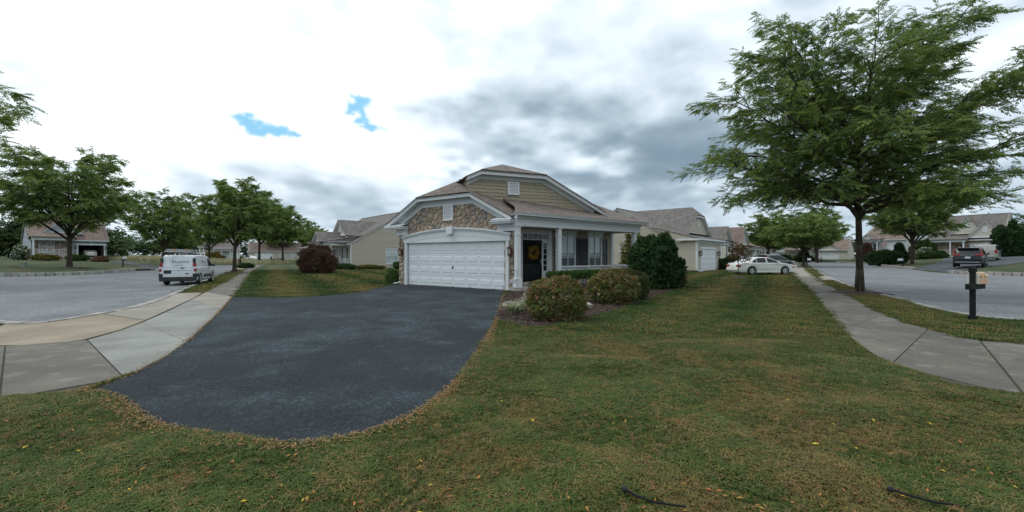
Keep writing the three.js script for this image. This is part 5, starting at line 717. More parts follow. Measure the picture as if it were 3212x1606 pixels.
// far woods: one mass of crowns behind the left houses and between the right ones
{
  const q = rng(91), list = [], c = new THREE.Color(), blobs = [];
  for (let i = 0; i < 60; i++) { const t = i / 59, x = lerp(-230, -60, t), d = lerp(95, 210, t) + q() * 30; blobs.push([x, d, 7 + q() * 5, 5 + q() * 3.5]); }
  for (let i = 0; i < 12; i++) blobs.push([-100 + q() * 14, 78 + q() * 10, 5 + q() * 4, 3 + q() * 2]);
  for (let i = 0; i < 26; i++) blobs.push([-70 + i * 4.5 + q() * 4, 215 + q() * 30, 6 + q() * 4, 5 + q() * 3]);
  for (let i = 0; i < 30; i++) { const t = i / 29; blobs.push([lerp(70, 170, t), lerp(210, 150, t) + q() * 20, 7 + q() * 6, 5 + q() * 4]); }
  for (let i = 0; i < 14; i++) blobs.push([108 + q() * 16, 78 + q() * 16, 6 + q() * 4, 3.5 + q() * 2]);
  const big = bake(SPRAY[1], T(0, 0, 0, 0, 0, 0, 2.6));
  for (const [x, d, h, r] of blobs) { const n = 240, y = gY(x, d), tone = 0.7 + q() * 0.5; for (let i = 0; i < n; i++) { const a = q() * 6.283, z = q() * 2 - 1, k = Math.cbrt(q()) * (0.75 + 0.35 * Math.sin(a * 3 + z * 4 + x)), s = Math.sqrt(1 - z * z), cr = r * 0.95; c.setRGB(0.07 * tone * (0.8 + 0.4 * q()), 0.115 * tone * (0.8 + 0.4 * q()), 0.04 * tone); list.push([T(x + Math.cos(a) * s * k * cr, y + h * 0.52 + z * k * h * 0.55, -d + Math.sin(a) * s * k * cr, q() * 6.283, (q() - 0.5) * 1.2, (q() - 0.5) * 1.2, 0.55 + q() * 0.4), c.clone()]); } }
  instanced(scene, 'woodland', big, M.leafDull, list); scene.children.at(-1).userData.label = 'dark woods along the horizon behind the houses'; scene.children.at(-1).userData.category = 'woods';
}
// ------------------------------------------------------------------ shrubs
const clump = (n, l, w, seed) => { const q = rng(seed); return merge(Array.from({ length: n }, () => bake(leafQuad(l * (0.7 + q() * 0.6), w * (0.8 + q() * 0.4)), T((q() - 0.5) * l * 0.6, (q() - 0.5) * l * 0.6, (q() - 0.5) * l * 0.6, q() * 6.283, (q() - 0.5) * 1.4, (q() - 0.2) * 1.6)))); };
const CL = { small: clump(7, 0.045, 0.024, 1), fine: clump(8, 0.06, 0.014, 2), broad: clump(5, 0.15, 0.1, 3), mid: clump(6, 0.09, 0.045, 4) };
function shrub(name, label, category, o) {
  const y = o.y ?? gY(o.x, o.d), t = thing(name, label, category, [o.x, y, -o.d], o.turn ?? 0, o.group), q = rng(o.seed), list = [], c = new THREE.Color();
  const shape = o.shape ?? ((u, a) => { const k = Math.pow(Math.sin(u * Math.PI), o.sq ?? 0.55); return [k, 1 - Math.cos(u * Math.PI)]; });
  const prof = o.prof === 'cone' ? (h) => Math.pow(1 - h, 0.62) * (h < 0.12 ? 0.8 + h * 1.66 : 1) : o.prof === 'box' ? (h) => h < 0.1 ? 0.86 + h * 1.4 : Math.pow(1 - Math.pow((h - 0.1) / 0.9, 5), 0.5) : (h) => h < 0.32 ? 0.74 + 0.26 * Math.sin(h / 0.32 * 1.57) : Math.sqrt(Math.max(0, 1 - Math.pow((h - 0.32) / 0.68, 2)));
  for (let i = 0; i < o.n; i++) {
    const cap = q() < (o.cap ?? 0.42), a = q() * 6.283, h0 = cap ? 0 : Math.pow(q(), 0.85) * 0.97, rr = cap ? Math.sqrt(q()) : 1; let h = h0, k = prof(h0);
    if (cap) { let lo = 0.3, hi = 1; for (let m = 0; m < 14; m++) { const t = (lo + hi) / 2; prof(t) > rr ? lo = t : hi = t; } h = lo; k = rr; }
    const nz = (noise3(Math.cos(a) * k * 2.6 + o.seed, h * 4.5, Math.sin(a) * k * 2.6) - 0.5) * 2 + (noise3(Math.cos(a) * k * 7 + o.seed, h * 11, Math.sin(a) * k * 7) - 0.5), bump = 1 + (o.rough ?? 0.08) * 1.9 * nz, dep = 1 - Math.pow(q(), 2) * 0.3 + (q() < 0.1 ? Math.pow(q(), 2) * 0.2 : 0);
    const px = Math.cos(a) * k * o.rx * bump * dep, pz = Math.sin(a) * k * o.rz * bump * dep, py = o.h * h * (1 + (bump - 1) * 0.8) * (0.72 + 0.28 * dep) + 0.02;
    o.color(c, q, py / o.h, a); list.push([T(px, py, pz, Math.atan2(px, pz) + (q() - 0.5) * 2.2, -0.8 * h + (q() - 0.5) * 1.6, (q() - 0.5) * 2, (o.s ?? 1) * (0.7 + q() * 0.7)), c.clone()]);
  }
  const stems = []; for (let i = 0; i < (o.stems ?? 7); i++) { const a = i * 2.4, r = 0.12 + 0.2 * q(); stems.push(tube([V(Math.cos(a) * o.rx * 0.06, -0.03, Math.sin(a) * o.rz * 0.06), V(Math.cos(a) * o.rx * r * 1.6, o.h * 0.35, Math.sin(a) * o.rz * r * 1.6), V(Math.cos(a) * o.rx * 0.6, o.h * (0.55 + 0.3 * q()), Math.sin(a) * o.rz * 0.6)], [0.02, 0.014, 0.006].map((v) => v * (o.h > 1.5 ? 1.6 : 1)), 5)); }
  part(t, 'stem', merge(stems), M.bark); instanced(t, 'foliage', o.geo, M.leafDull, list); return t;
}
const cMound = (c, q, h) => { const r = q(); if (r < 0.13 + 0.22 * smoothstep(h, 0.55, 0.95)) c.setRGB(0.24 + q() * 0.14, 0.13 + q() * 0.07, 0.06 + q() * 0.03); else if (r < 0.66) c.setRGB(0.13 + q() * 0.06, 0.145 + q() * 0.06, 0.045); else if (r < 0.74) c.setRGB(0.4, 0.31, 0.23); else c.setRGB(0.065 + q() * 0.04, 0.105 + q() * 0.05, 0.034); };
const cDark = (c, q) => { const k = 0.6 + q() * 0.8; c.setRGB(0.042 * k, 0.085 * k, 0.03 * k); };
const cGreen = (c, q) => { const k = 0.65 + q() * 0.7; c.setRGB(0.06 * k, 0.11 * k, 0.03 * k); };
const cRed = (c, q) => { const k = 0.6 + q() * 0.8; c.setRGB(0.11 * k, 0.062 * k, 0.045 * k); };
shrub('mounded_shrub', 'large round copper tipped shrub at the corner of the mulch bed', 'shrub', { x: 1.09, d: 9.95, rx: 0.71, rz: 0.66, h: 0.98, n: 9000, geo: CL.small, color: cMound, seed: 5, rough: 0.1 });
shrub('mounded_shrub', 'round copper tipped shrub in the middle of the mulch bed before the porch hedge', 'shrub', { x: 3.3, d: 13.4, rx: 0.78, rz: 0.74, h: 1.02, n: 8000, geo: CL.small, color: cMound, seed: 6, rough: 0.1, s: 1.1 });
shrub('mounded_shrub', 'greener mounded shrub tucked between the copper one and the big dark bush', 'shrub', { x: 4.15, d: 14.6, rx: 0.66, rz: 0.6, h: 1.0, n: 5000, geo: CL.fine, color: (c, q) => { const k = 0.7 + q() * 0.6; c.setRGB(0.085 * k, 0.11 * k, 0.035 * k); }, seed: 7, s: 1.1 });
shrub('dark_bush', 'big dark green broad leaved bush at the end of the porch railing', 'bush', { x: 6.8, d: 19.6, rx: 1.08, rz: 1.05, h: 2.2, n: 4600, geo: CL.broad, color: cDark, seed: 8, rough: 0.14, s: 1.15, sq: 0.5 });
shrub('ornamental_grass', 'arching tuft of ornamental grass beside the big dark bush', 'grass plant', { x: 7.95, d: 20.6, rx: 0.62, rz: 0.55, h: 0.68, n: 1800, geo: clump(6, 0.3, 0.014, 9), color: (c, q) => c.setRGB(0.1 + q() * 0.07, 0.11 + q() * 0.05, 0.035), seed: 9, s: 1 });
shrub('hydrangea', 'yellow green hydrangea standing behind the porch corner', 'shrub', { x: 8.9, d: 30, rx: 0.8, rz: 0.8, h: 2.5, n: 1500, geo: CL.broad, color: (c, q) => q() < 0.5 ? c.setRGB(0.36, 0.34, 0.16) : c.setRGB(0.13, 0.16, 0.04), seed: 10, rough: 0.25, s: 1.3 });
shrub('red_bush', 'wide dark red mounded bush on the lawn before the neighbouring porch', 'bush', { x: -17.2, d: 36.3, rx: 1.4, rz: 1.3, h: 2.25, n: 6000, geo: CL.fine, color: cRed, seed: 11, rough: 0.14, s: 2.4, sq: 0.45 });
shrub('corner_bush', 'light green small bush at the foot of the garage downspout', 'shrub', { x: -6.85, d: 23.4, rx: 0.32, rz: 0.3, h: 0.72, n: 900, geo: CL.mid, color: (c, q) => { const k = 0.7 + q() * 0.7; c.setRGB(0.13 * k, 0.2 * k, 0.06 * k); }, seed: 12, s: 1.2 });
// hedge under the porch railing
{
  const t = thing('porch_hedge', 'clipped low hedge with bare stems along the porch railing', 'hedge', [4.0, 0, -19.95], Math.atan2(0.608, 0.794)), q = rng(31), list = [], st = [], c = new THREE.Color();
  for (let i = 0; i < 6500; i++) { const x = (q() - 0.5) * 5.6, a = q() * 6.283, top = q() < 0.7, e = 0.3 + 0.12 * noise3(x * 2, 3, a), y = top ? 0.74 + (noise3(x * 3, 1, a) - 0.5) * 0.12 + (q() - 0.5) * 0.09 - Math.pow(q(), 3) * 0.2 : (x < -2.2 ? 0.15 : 0.5) + Math.pow(q(), 0.7) * (x < -2.2 ? 0.6 : 0.24), z = top ? (q() - 0.5) * 2 * e : (q() < 0.7 ? 1 : -1) * e * (0.75 + q() * 0.3); const k = 0.6 + q() * 0.7; c.setRGB(0.085 * k, 0.16 * k, 0.038 * k); list.push([T(x, y, z, q() * 6.283, (q() - 0.5) * 2, (q() - 0.5) * 2, 0.9 + q() * 0.6), c.clone()]); }
  for (let i = 0; i < 46; i++) { const x = -2.7 + i * 0.12 + (q() - 0.5) * 0.1, z = (q() - 0.5) * 0.3; st.push(tube([V(x * 0.98, -0.03, z * 0.5), V(x + (q() - 0.5) * 0.12, 0.4, z), V(x + (q() - 0.5) * 0.3, 0.66, z * 1.4)], [0.012, 0.009, 0.004], 4)); }
  part(t, 'stem', merge(st), M.bark); instanced(t, 'foliage', CL.mid, M.leafDull, list);
}
// strappy border plants, each a fountain of blades
const bladeGeo = (n, l, w, seed) => { const q = rng(seed), L = []; for (let i = 0; i < n; i++) { const a = q() * 6.283, len = l * (0.6 + q() * 0.5), out = 0.35 + q() * 0.75, P = [0, 0.35, 0.7, 1].map((t) => V(Math.cos(a) * len * out * t * t * 0.9 + Math.cos(a) * 0.02, len * (t - 0.42 * out * t * t), Math.sin(a) * len * out * t * t * 0.9 + Math.sin(a) * 0.02)), px = -Math.sin(a), pz = Math.cos(a), ww = w * (0.7 + q() * 0.6), pos = []; for (let k = 0; k < 3; k++) { const w0 = ww * (1 - k / 3 * 0.8), w1 = ww * (1 - (k + 1) / 3 * 0.8), A = P[k], B = P[k + 1]; pos.push(A.x - px * w0, A.y, A.z - pz * w0, A.x + px * w0, A.y, A.z + pz * w0, B.x + px * w1, B.y, B.z + pz * w1, A.x - px * w0, A.y, A.z - pz * w0, B.x + px * w1, B.y, B.z + pz * w1, B.x - px * w1, B.y, B.z - pz * w1); } const g = new THREE.BufferGeometry(); g.setAttribute('position', new THREE.Float32BufferAttribute(pos, 3)); g.setAttribute('uv', new THREE.Float32BufferAttribute(pos.filter((_, j) => j % 3 < 2), 2)); g.computeVertexNormals(); L.push(g); } return merge(L); };
const strap = [std(lin(0.2, 0.24, 0.1), 0.7, { side: THREE.DoubleSide }), std(lin(0.34, 0.36, 0.2), 0.7, { side: THREE.DoubleSide })];
[[-0.02, 10.6, 0.5, 0], [0.28, 11.4, 0.42, 1], [0.12, 11.0, 0.36, 2], [0.55, 11.9, 0.3, 3]].forEach(([x, d, s, k]) => { const t = thing('border_plant', ['variegated strappy plant at the mulch corner by the driveway edge', 'variegated strappy plant beside the concrete front walk', 'small strappy plant between two larger tufts', 'smallest strappy plant nearest the copper tipped shrub'][k], 'plant', [x, 0.02, -d]); part(t, 'blades', bladeGeo(60, s, 0.011, 70 + k), strap[0]); part(t, 'pale_blades', bladeGeo(40, s * 1.02, 0.009, 80 + k), strap[1]); });
// sapling by the white sedan
{
  const t = thing('sapling', 'slender sapling with thin reddish leaves in a bare ring before the white sedan', 'young tree', [16.0, 0, -29]), q = rng(61), wood = [tube([V(0, -0.05, 0), V(0.02, 0.8, 0), V(0, 1.2, 0.02), V(0.05, 2.1, 0)], [0.035, 0.028, 0.024, 0.006], 7)], list = [], c = new THREE.Color();
  for (let i = 0; i < 13; i++) { const a = i * 2.4, h = 0.95 + i * 0.08, l = 0.85 - i * 0.03, E = V(Math.cos(a) * l * 0.9, h + 0.35 + q() * 0.2, Math.sin(a) * l * 0.7), S = V(0.02, h, 0); wood.push(tube([S, S.clone().lerp(E, 0.5).add(V(0, 0.08, 0)), E], [0.012, 0.008, 0.003], 4)); for (let k = 0; k < 34; k++) { const p = S.clone().lerp(E, 0.35 + q() * 0.7).add(V((q() - 0.5) * 0.35, (q() - 0.5) * 0.3, (q() - 0.5) * 0.35)); q() < 0.5 ? c.setRGB(0.13 + q() * 0.1, 0.06 + q() * 0.04, 0.035) : c.setRGB(0.08, 0.1, 0.03); list.push([T(p.x, p.y, p.z, q() * 6.283, (q() - 0.5) * 2, (q() - 0.5) * 2, 1.1), c.clone()]); } }
  part(t, 'trunk', merge(wood), M.bark); instanced(t, 'crown', CL.mid, M.leafDull, list); mulchRing(16, 29, 0.9);
}
// planting round the other houses: [x, d, rx, rz, h, kind, label]
[[-19.2, 46.2, 1.6, 0.6, 0.55, 'g', 'low green foundation planting beneath the beige side wall'], [-16.2, 46.9, 1.6, 0.5, 0.4, 'y', 'yellowing perennials along the foot of the beige side wall'], [-12.7, 47.2, 0.9, 0.6, 0.8, 'g', 'rounded green shrub by the wide window of the beige side wall'], [-21.0, 45.9, 0.8, 0.6, 0.6, 'y', 'yellow flowering clump under the neighbouring porch rail'],
  [-29.5, 60, 1.6, 1.3, 1.1, 'r', 'reddish rounded shrub in the lawn before the tan roofed house'], [-26.5, 61, 2.2, 1, 0.7, 'g', 'low bright shrubs beside the reddish rounded one'],
  [19.4, 44, 0.5, 0.5, 0.6, 'g', 'tiny shrub at the corner of the low white garage'], [24.4, 45.6, 1.3, 0.9, 1.25, 'd', 'dark clipped shrub behind the boot of the white sedan'],
  [56.8, 62.3, 2.3, 1.5, 2.05, 'h', 'massive clipped dark hedge across the right road'], [62.6, 66.2, 0.85, 0.85, 3.0, 'c', 'dark conical evergreen rising behind the clipped hedge'], [73.4, 60.5, 1.55, 1.4, 4.3, 'e', 'tall egg shaped evergreen beside the silver minivan'], [76.6, 61, 0.8, 0.8, 2.6, 'w', 'white flowering hydrangea beside the tall evergreen'],
  [73.6, 71.5, 2.4, 1.3, 1.2, 'g', 'leafy flower bed before the porch of the two gabled house'], [74.6, 74.2, 1.3, 1.1, 1.7, 'w', 'pale plumed shrub left of the two gabled porch'], [78.2, 78, 1.7, 1.5, 2.9, 'g', 'tall loose shrub beside the white sided wall'], [74.2, 75.8, 1.4, 1.1, 1.4, 'r', 'purple leaved shrub beside the white sided wall'], [74.2, 86, 1.2, 1.1, 3.2, 'r', 'dark purple small tree by the flag porch'],
  [-72.4, 60.4, 0.8, 0.8, 1.8, 'w', 'white flowering hydrangea at the side of the blue grey house'], [-68.6, 60.3, 2.0, 0.7, 0.8, 'y', 'yellowish perennials before the white porch railing'], [-66.0, 62.2, 1.6, 0.6, 0.9, 'g', 'low green shrubs under the white porch railing'], [-63.0, 62.6, 1.2, 0.7, 0.7, 'p', 'pink flower bed beside the open garage drive'],
  [-90, 116, 1.1, 1.1, 4.0, 'c', 'pointed dwarf evergreen before the sand coloured house'], [-83, 113, 3.2, 1.3, 1.8, 'y', 'orange grassy planting before the sand coloured house'], [-96.5, 119, 2.0, 1.4, 2.0, 'r', 'reddish shrub at the corner of the sand coloured house'], [-33.9, 52.2, 0.9, 0.8, 0.5, 'd', 'little tuft of ivy round the foot of the brown mailbox'],
  [66, 100, 2.0, 1.4, 1.7, 'd', 'dark shrub by the far porch up the right road'], [74, 104, 1.6, 1.4, 3, 'c', 'small conical evergreen by the far garage up the right road'], [84, 118, 3, 1.5, 1.6, 'g', 'low hedge before the cream house up the right road']].forEach(([x, d, rx, rz, h, k, label], i) => {
  const big = Math.max(1, h / 1.1), col = { g: cGreen, d: cDark, h: cDark, e: cDark, c: (c, q) => { const m = 0.6 + q() * 0.7; c.setRGB(0.03 * m, 0.055 * m, 0.018 * m); }, r: cRed, y: (c, q) => q() < 0.4 ? c.setRGB(0.3, 0.2, 0.03) : cGreen(c, q), w: (c, q) => q() < 0.4 ? c.setRGB(0.6, 0.58, 0.5) : cGreen(c, q), p: (c, q) => q() < 0.5 ? c.setRGB(0.4, 0.16, 0.14) : cGreen(c, q) }[k];
  shrub({ h: 'clipped_hedge', e: 'evergreen_shrub', c: 'evergreen_shrub', w: 'flowering_shrub', p: 'flower_bed', y: 'flowering_plants' }[k] ?? 'garden_shrub', label, 'shrub', { x, d, rx, rz, h, n: Math.min(5000, 900 + rx * h * 900 | 0), geo: CL.mid, color: col, seed: 200 + i, s: 1.4 * Math.min(3, big), rough: k === 'h' || k === 'c' ? 0.05 : 0.16, prof: k === 'h' ? 'box' : k === 'c' ? 'cone' : null });
});
// ------------------------------------------------------------------ vehicles: x forward, y up, z to the car's right
const paint = (r, g, b, o = {}) => phys(lin(r, g, b), 0.38, { clearcoat: 0.9, clearcoatRoughness: 0.06, ...o });
M.autoGlass = phys(lin(0.012, 0.016, 0.018), 0.05, { ior: 1.52, specularIntensity: 0.55 });
M.lampRed = phys(lin(0.26, 0.01, 0.014), 0.12, { clearcoat: 1, clearcoatRoughness: 0.05 }); M.lampClear = phys(lin(0.7, 0.72, 0.74), 0.1, { clearcoat: 1 }); M.lampAmber = phys(lin(0.5, 0.12, 0.06), 0.15, { clearcoat: 1 });
M.trimBlack = std(lin(0.022, 0.024, 0.026), 0.65); M.alloy = std(lin(0.55, 0.56, 0.57), 0.3, { metalness: 0.85 }); M.plate = std(lin(0.6, 0.62, 0.66), 0.5);
const canvasTex = (w, h, draw) => { const c = document.createElement('canvas'); c.width = w; c.height = h; draw(c.getContext('2d'), w, h); const t = new THREE.CanvasTexture(c); t.colorSpace = THREE.SRGBColorSpace; t.magFilter = THREE.LinearFilter; return t; };
function wheel(parent, x, z, r, w, mat, spokes) {
  const g = new THREE.Group(); g.name = 'wheel'; g.position.set(x, r, z); parent.add(g); const side = Math.sign(z), prof = [[r * 0.64, -w / 2], [r * 0.9, -w / 2], [r, -w * 0.36], [r, w * 0.36], [r * 0.9, w / 2], [r * 0.64, w / 2]].map(([a, b]) => new THREE.Vector2(a, b));
  part(g, 'tyre', clean(new THREE.LatheGeometry(prof, 28).rotateX(Math.PI / 2)), M.rubber);
  const L = [clean(new THREE.TorusGeometry(r * 0.62, r * 0.045, 6, 24)).translate(0, 0, side * w * 0.46), clean(new THREE.CylinderGeometry(r * 0.16, r * 0.18, 0.03, 12).rotateX(Math.PI / 2)).translate(0, 0, side * w * 0.42)];
  for (let i = 0; i < spokes; i++) L.push(bake(box(-r * 0.075, r * 0.1, -0.012, r * 0.075, r * 0.62, 0.012), T(0, 0, side * w * 0.42, 0, 0, i / spokes * 6.283)));
  part(g, 'rim', merge(L), mat); part(g, 'brake_disc', clean(new THREE.CylinderGeometry(r * 0.6, r * 0.6, 0.02, 20).rotateX(Math.PI / 2)).translate(0, 0, side * w * 0.12), M.dark);
}
function car(name, label, category, pos, turn, o, group) {
  const g = thing(name, label, category, pos, turn, group), W = o.W, L2 = o.L / 2, bv = 0.055, r = o.r;
  if (o.scale) g.scale.setScalar(o.scale);
  const belt = o.belt, top = o.top, tum = o.tumble ?? 0.2, nose = (x) => 1 - (o.round ?? 0.12) * Math.pow(smoothstep(Math.abs(x) / L2, 0.62, 1), 1.5);
  const zAt = (x, y) => nose(x) * (y > belt ? 1 - tum * (y - belt) / (top - belt) : 1 - 0.06 * smoothstep(belt - y, belt * 0.45, belt));
  const S = new THREE.Shape(), [xr, xf] = o.ax, ar = r * 1.17, yb = o.yb, hx = Math.sqrt(Math.max(0.01, ar * ar - (r - yb) ** 2));
  S.moveTo(o.body.at(-1)[0], yb); S.lineTo(xr - hx, yb); for (let i = 0; i <= 12; i++) { const a0 = Math.atan2(yb - r, -hx), a1 = Math.atan2(yb - r, hx), a = lerp(a0 < 0 ? a0 + 2 * Math.PI : a0, a1, i / 12); S.lineTo(xr + Math.cos(a) * ar, r + Math.sin(a) * ar); }
  for (let i = 0; i <= 12; i++) { const a0 = Math.atan2(yb - r, -hx), a1 = Math.atan2(yb - r, hx), a = lerp(a0 < 0 ? a0 + 2 * Math.PI : a0, a1, i / 12); S.lineTo(xf + Math.cos(a) * ar, r + Math.sin(a) * ar); }
  for (const p of o.body) S.lineTo(...p); S.closePath();
  const ext = (shape, w) => { let e = clean(new THREE.ExtrudeGeometry(shape, { depth: w - 2 * bv, bevelEnabled: true, bevelThickness: bv, bevelSize: bv, bevelOffset: -bv, bevelSegments: 3, steps: 1 }).translate(0, 0, -w / 2 + bv)), p = e.attributes.position; for (let i = 0; i < p.count; i++) p.setZ(i, p.getZ(i) * zAt(p.getX(i), p.getY(i))); e.computeVertexNormals(); return toCreasedNormals(mergeVertices(e, 1e-4).toNonIndexed(), 0.7); };
  const body = part(g, 'body', ext(S, W), o.paint), C = new THREE.Shape(); o.cabin.forEach((p, i) => C[i ? 'lineTo' : 'moveTo'](...p)); C.closePath();
  part(g, 'cabin', ext(C, W * (o.cabW ?? 0.96)), o.paint);
  part(g, 'underbody', box(-L2 * 0.9, yb - 0.03, -W * 0.36, L2 * 0.9, yb + 0.42, W * 0.36), M.trimBlack);
  const cw = W * (o.cabW ?? 0.96) / 2, P = (x, y, k, e = 0.006) => V(x, y, k * (cw * zAt(x, y) + e));
  for (const k of [-1, 1]) {
    for (const w of o.side) { const q = part(g, 'side_window', slab(w.map(([x, y]) => P(x, y, k, 0.008)), V(0, 0, -k * 0.01)), M.autoGlass); }
    for (const d of o.doorsX ?? []) part(g, 'door_seam', slab([[d, yb + 0.1], [d + 0.012, yb + 0.1], [d + 0.012, belt - 0.02], [d, belt - 0.02]].map(([x, y]) => V(x, y, k * (W / 2 * zAt(x, y) + 0.002))), V(0, 0, -k * 0.004)), M.trimBlack);
    for (const h of o.handles ?? []) part(g, 'door_handle', rbox(h[0], h[1], k * (W / 2 - 0.01) - 0.012, h[0] + 0.2, h[1] + 0.035, k * (W / 2 - 0.01) + 0.024, 0.01), o.handleMat ?? o.paint);
    part(g, 'mirror', rbox(o.mirror[0], o.mirror[1], k * (cw + 0.09) - 0.09, o.mirror[0] + 0.12, o.mirror[1] + 0.15, k * (cw + 0.09) + 0.08, 0.03, 2), o.mirrorMat ?? o.paint);
    wheel(g, xr, k * (W / 2 - 0.11), r, 0.2, o.rim ?? M.alloy, o.spokes ?? 7); wheel(g, xf, k * (W / 2 - 0.11), r, 0.2, o.rim ?? M.alloy, o.spokes ?? 7);
    for (const [nm, m, b] of o.lamps) { const e = b[6] ?? 0.02; part(g, nm, rbox(b[0], b[1], k > 0 ? b[2] : -b[5], b[3], b[4], k > 0 ? b[5] : -b[2], e, 2), m); }
    if (o.strip) part(g, 'side_moulding', rbox(o.strip[0], o.strip[1], k * (W / 2 - 0.005) - 0.015, o.strip[2], o.strip[3], k * (W / 2 - 0.005) + 0.02, 0.008), o.stripMat ?? o.paint);
    part(g, 'sill', rbox(xr + ar + 0.03, yb - 0.02, k * (W / 2 - 0.05) - 0.03, xf - ar - 0.03, yb + 0.07, k * (W / 2 - 0.05) + 0.05, 0.015), o.sillMat ?? o.paint);
  }
  const pane = (nm, a, b, f0, f1) => { const w0 = cw * zAt(...a) * f0, w1 = cw * zAt(...b) * f1, n = V(b[1] - a[1], a[0] - b[0], 0).normalize().multiplyScalar(nm === 'windscreen' ? 0.008 : -0.008), Q = [V(a[0], a[1], -w0), V(a[0], a[1], w0), V(b[0], b[1], w1), V(b[0], b[1], -w1)].map((v) => v.add(n)); part(g, nm, slab(Q, n.clone().multiplyScalar(-0.6)), M.autoGlass); };
  pane('windscreen', o.shield[0], o.shield[1], 0.93, 0.9); if (o.rear) pane('rear_window', o.rear[0], o.rear[1], 0.9, 0.88);
  part(g, 'number_plate', rbox(-L2 - 0.012, o.plateY, (o.plateZ ?? 0) - 0.16, -L2 + 0.04, o.plateY + 0.15, (o.plateZ ?? 0) + 0.16, 0.008), M.plate);
  for (const [nm, m, b] of o.extra ?? []) part(g, nm, rbox(...b, Math.min(0.04, (b[3] - b[0]) * 0.3, (b[4] - b[1]) * 0.3), 2), m);
  return g;
}
const SEDAN = (p) => ({ L: 5.08, W: 1.86, r: 0.335, ax: [-1.48, 1.4], yb: 0.22, belt: 0.98, top: 1.45, tumble: 0.26, round: 0.16, paint: p,
  body: [[2.4, 0.22], [2.52, 0.36], [2.54, 0.55], [2.46, 0.7], [2.2, 0.8], [1.6, 0.91], [1.05, 0.97], [-1.4, 0.99], [-2.1, 1.0], [-2.42, 0.94], [-2.53, 0.78], [-2.54, 0.45], [-2.42, 0.24]],
  cabin: [[1.22, 0.94], [0.75, 1.17], [0.3, 1.36], [0, 1.425], [-0.45, 1.45], [-0.9, 1.43], [-1.25, 1.34], [-1.62, 1.16], [-1.95, 0.97]], shield: [[1.08, 1.0], [0.36, 1.345]], rear: [[-1.8, 1.04], [-1.24, 1.345]],
  side: [[[0.92, 1.0], [0.66, 1.16], [0.25, 1.33], [-0.12, 1.38], [-0.12, 1.0]], [[-0.22, 1.0], [-0.22, 1.385], [-0.75, 1.385], [-1.02, 1.32], [-1.02, 1.0]], [[-1.07, 1.0], [-1.07, 1.3], [-1.3, 1.18], [-1.46, 1.02]]], doorsX: [-0.18, -1.12, 0.98], handles: [[-0.1, 0.84], [-1.02, 0.86]], mirror: [0.72, 0.99], strip: [-1.02, 0.56, 0.98, 0.62],
  lamps: [['headlight', M.lampClear, [2.28, 0.62, 0.5, 2.5, 0.76, 0.84]], ['side_marker', M.lampAmber, [2.06, 0.62, 0.78, 2.32, 0.72, 0.9]], ['tail_light', M.lampRed, [-2.56, 0.66, 0.45, -2.38, 0.84, 0.84]]], plateY: 0.58, extra: [['bumper', p, [-2.6, 0.34, -0.78, -2.4, 0.56, 0.78]], ['bumper', p, [2.42, 0.3, -0.74, 2.58, 0.52, 0.74]], ['grille', M.chrome, [2.47, 0.52, -0.3, 2.555, 0.68, 0.3]]] });
const whitePaint = paint(0.66, 0.66, 0.62), greyPaint = paint(0.014, 0.018, 0.024, { clearcoat: 0.35, specularIntensity: 0.5 }), champagne = paint(0.3, 0.285, 0.25);
car('sedan', 'white four door sedan parked across the neighbouring drive', 'car', [20.75, 0.013, -34.1], R(6), SEDAN(whitePaint));
car('sedan', 'white car with dark tail lights parked inside the open garage', 'car', [-71.2, 1.12 + 0.27, -68.8], R(145), { ...SEDAN(whitePaint), scale: 0.88 });
const SUV = (p) => ({ L: 4.6, W: 1.86, r: 0.36, ax: [-1.35, 1.33], yb: 0.3, belt: 1.06, top: 1.7, tumble: 0.22, round: 0.16, paint: p,
  body: [[2.2, 0.3], [2.29, 0.5], [2.28, 0.8], [2.1, 0.98], [1.2, 1.08], [-2.0, 1.1], [-2.22, 1.05], [-2.3, 0.8], [-2.3, 0.5], [-2.2, 0.32]],
  cabin: [[1.3, 1.04], [0.6, 1.5], [0.2, 1.65], [-0.6, 1.7], [-1.6, 1.67], [-1.9, 1.6], [-2.22, 1.08]], shield: [[1.16, 1.12], [0.55, 1.52]], rear: [[-2.16, 1.14], [-1.92, 1.56]],
  side: [[[1.0, 1.1], [0.55, 1.46], [0.1, 1.58], [-0.1, 1.59], [-0.1, 1.1]], [[-0.18, 1.1], [-0.18, 1.59], [-0.95, 1.58], [-0.95, 1.1]], [[-1.02, 1.12], [-1.02, 1.57], [-1.5, 1.53], [-1.78, 1.25]]], doorsX: [-0.15, -1.05, 0.98], handles: [[-0.1, 0.95], [-0.98, 0.97]], mirror: [0.8, 1.08], stripMat: M.chrome, strip: [-0.95, 0.36, 0.9, 0.4], sillMat: M.trimBlack, spokes: 5, rim: std(lin(0.12, 0.12, 0.13), 0.3, { metalness: 0.8 }),
  lamps: [['headlight', M.lampClear, [2.0, 0.78, 0.5, 2.28, 0.92, 0.86]], ['tail_light', M.lampRed, [-2.33, 0.98, 0.42, -2.12, 1.12, 0.9]], ['tail_light', M.lampRed, [-2.26, 1.1, 0.72, -1.98, 1.52, 0.83]]], plateY: 0.76, extra: [['bumper', M.trimBlack, [-2.34, 0.32, -0.82, -2.15, 0.52, 0.82]], ['bumper_strip', M.chrome, [-2.36, 0.42, -0.7, -2.3, 0.46, 0.7]], ['tailgate_trim', M.chrome, [-2.335, 1.02, -0.42, -2.28, 1.05, 0.42]], ['spoiler', p, [-2.15, 1.6, -0.62, -1.75, 1.66, 0.62]], ['roof_rail', M.chrome, [-1.5, 1.7, 0.56, 0.3, 1.74, 0.6]], ['roof_rail', M.chrome, [-1.5, 1.7, -0.6, 0.3, 1.74, -0.56]]] });
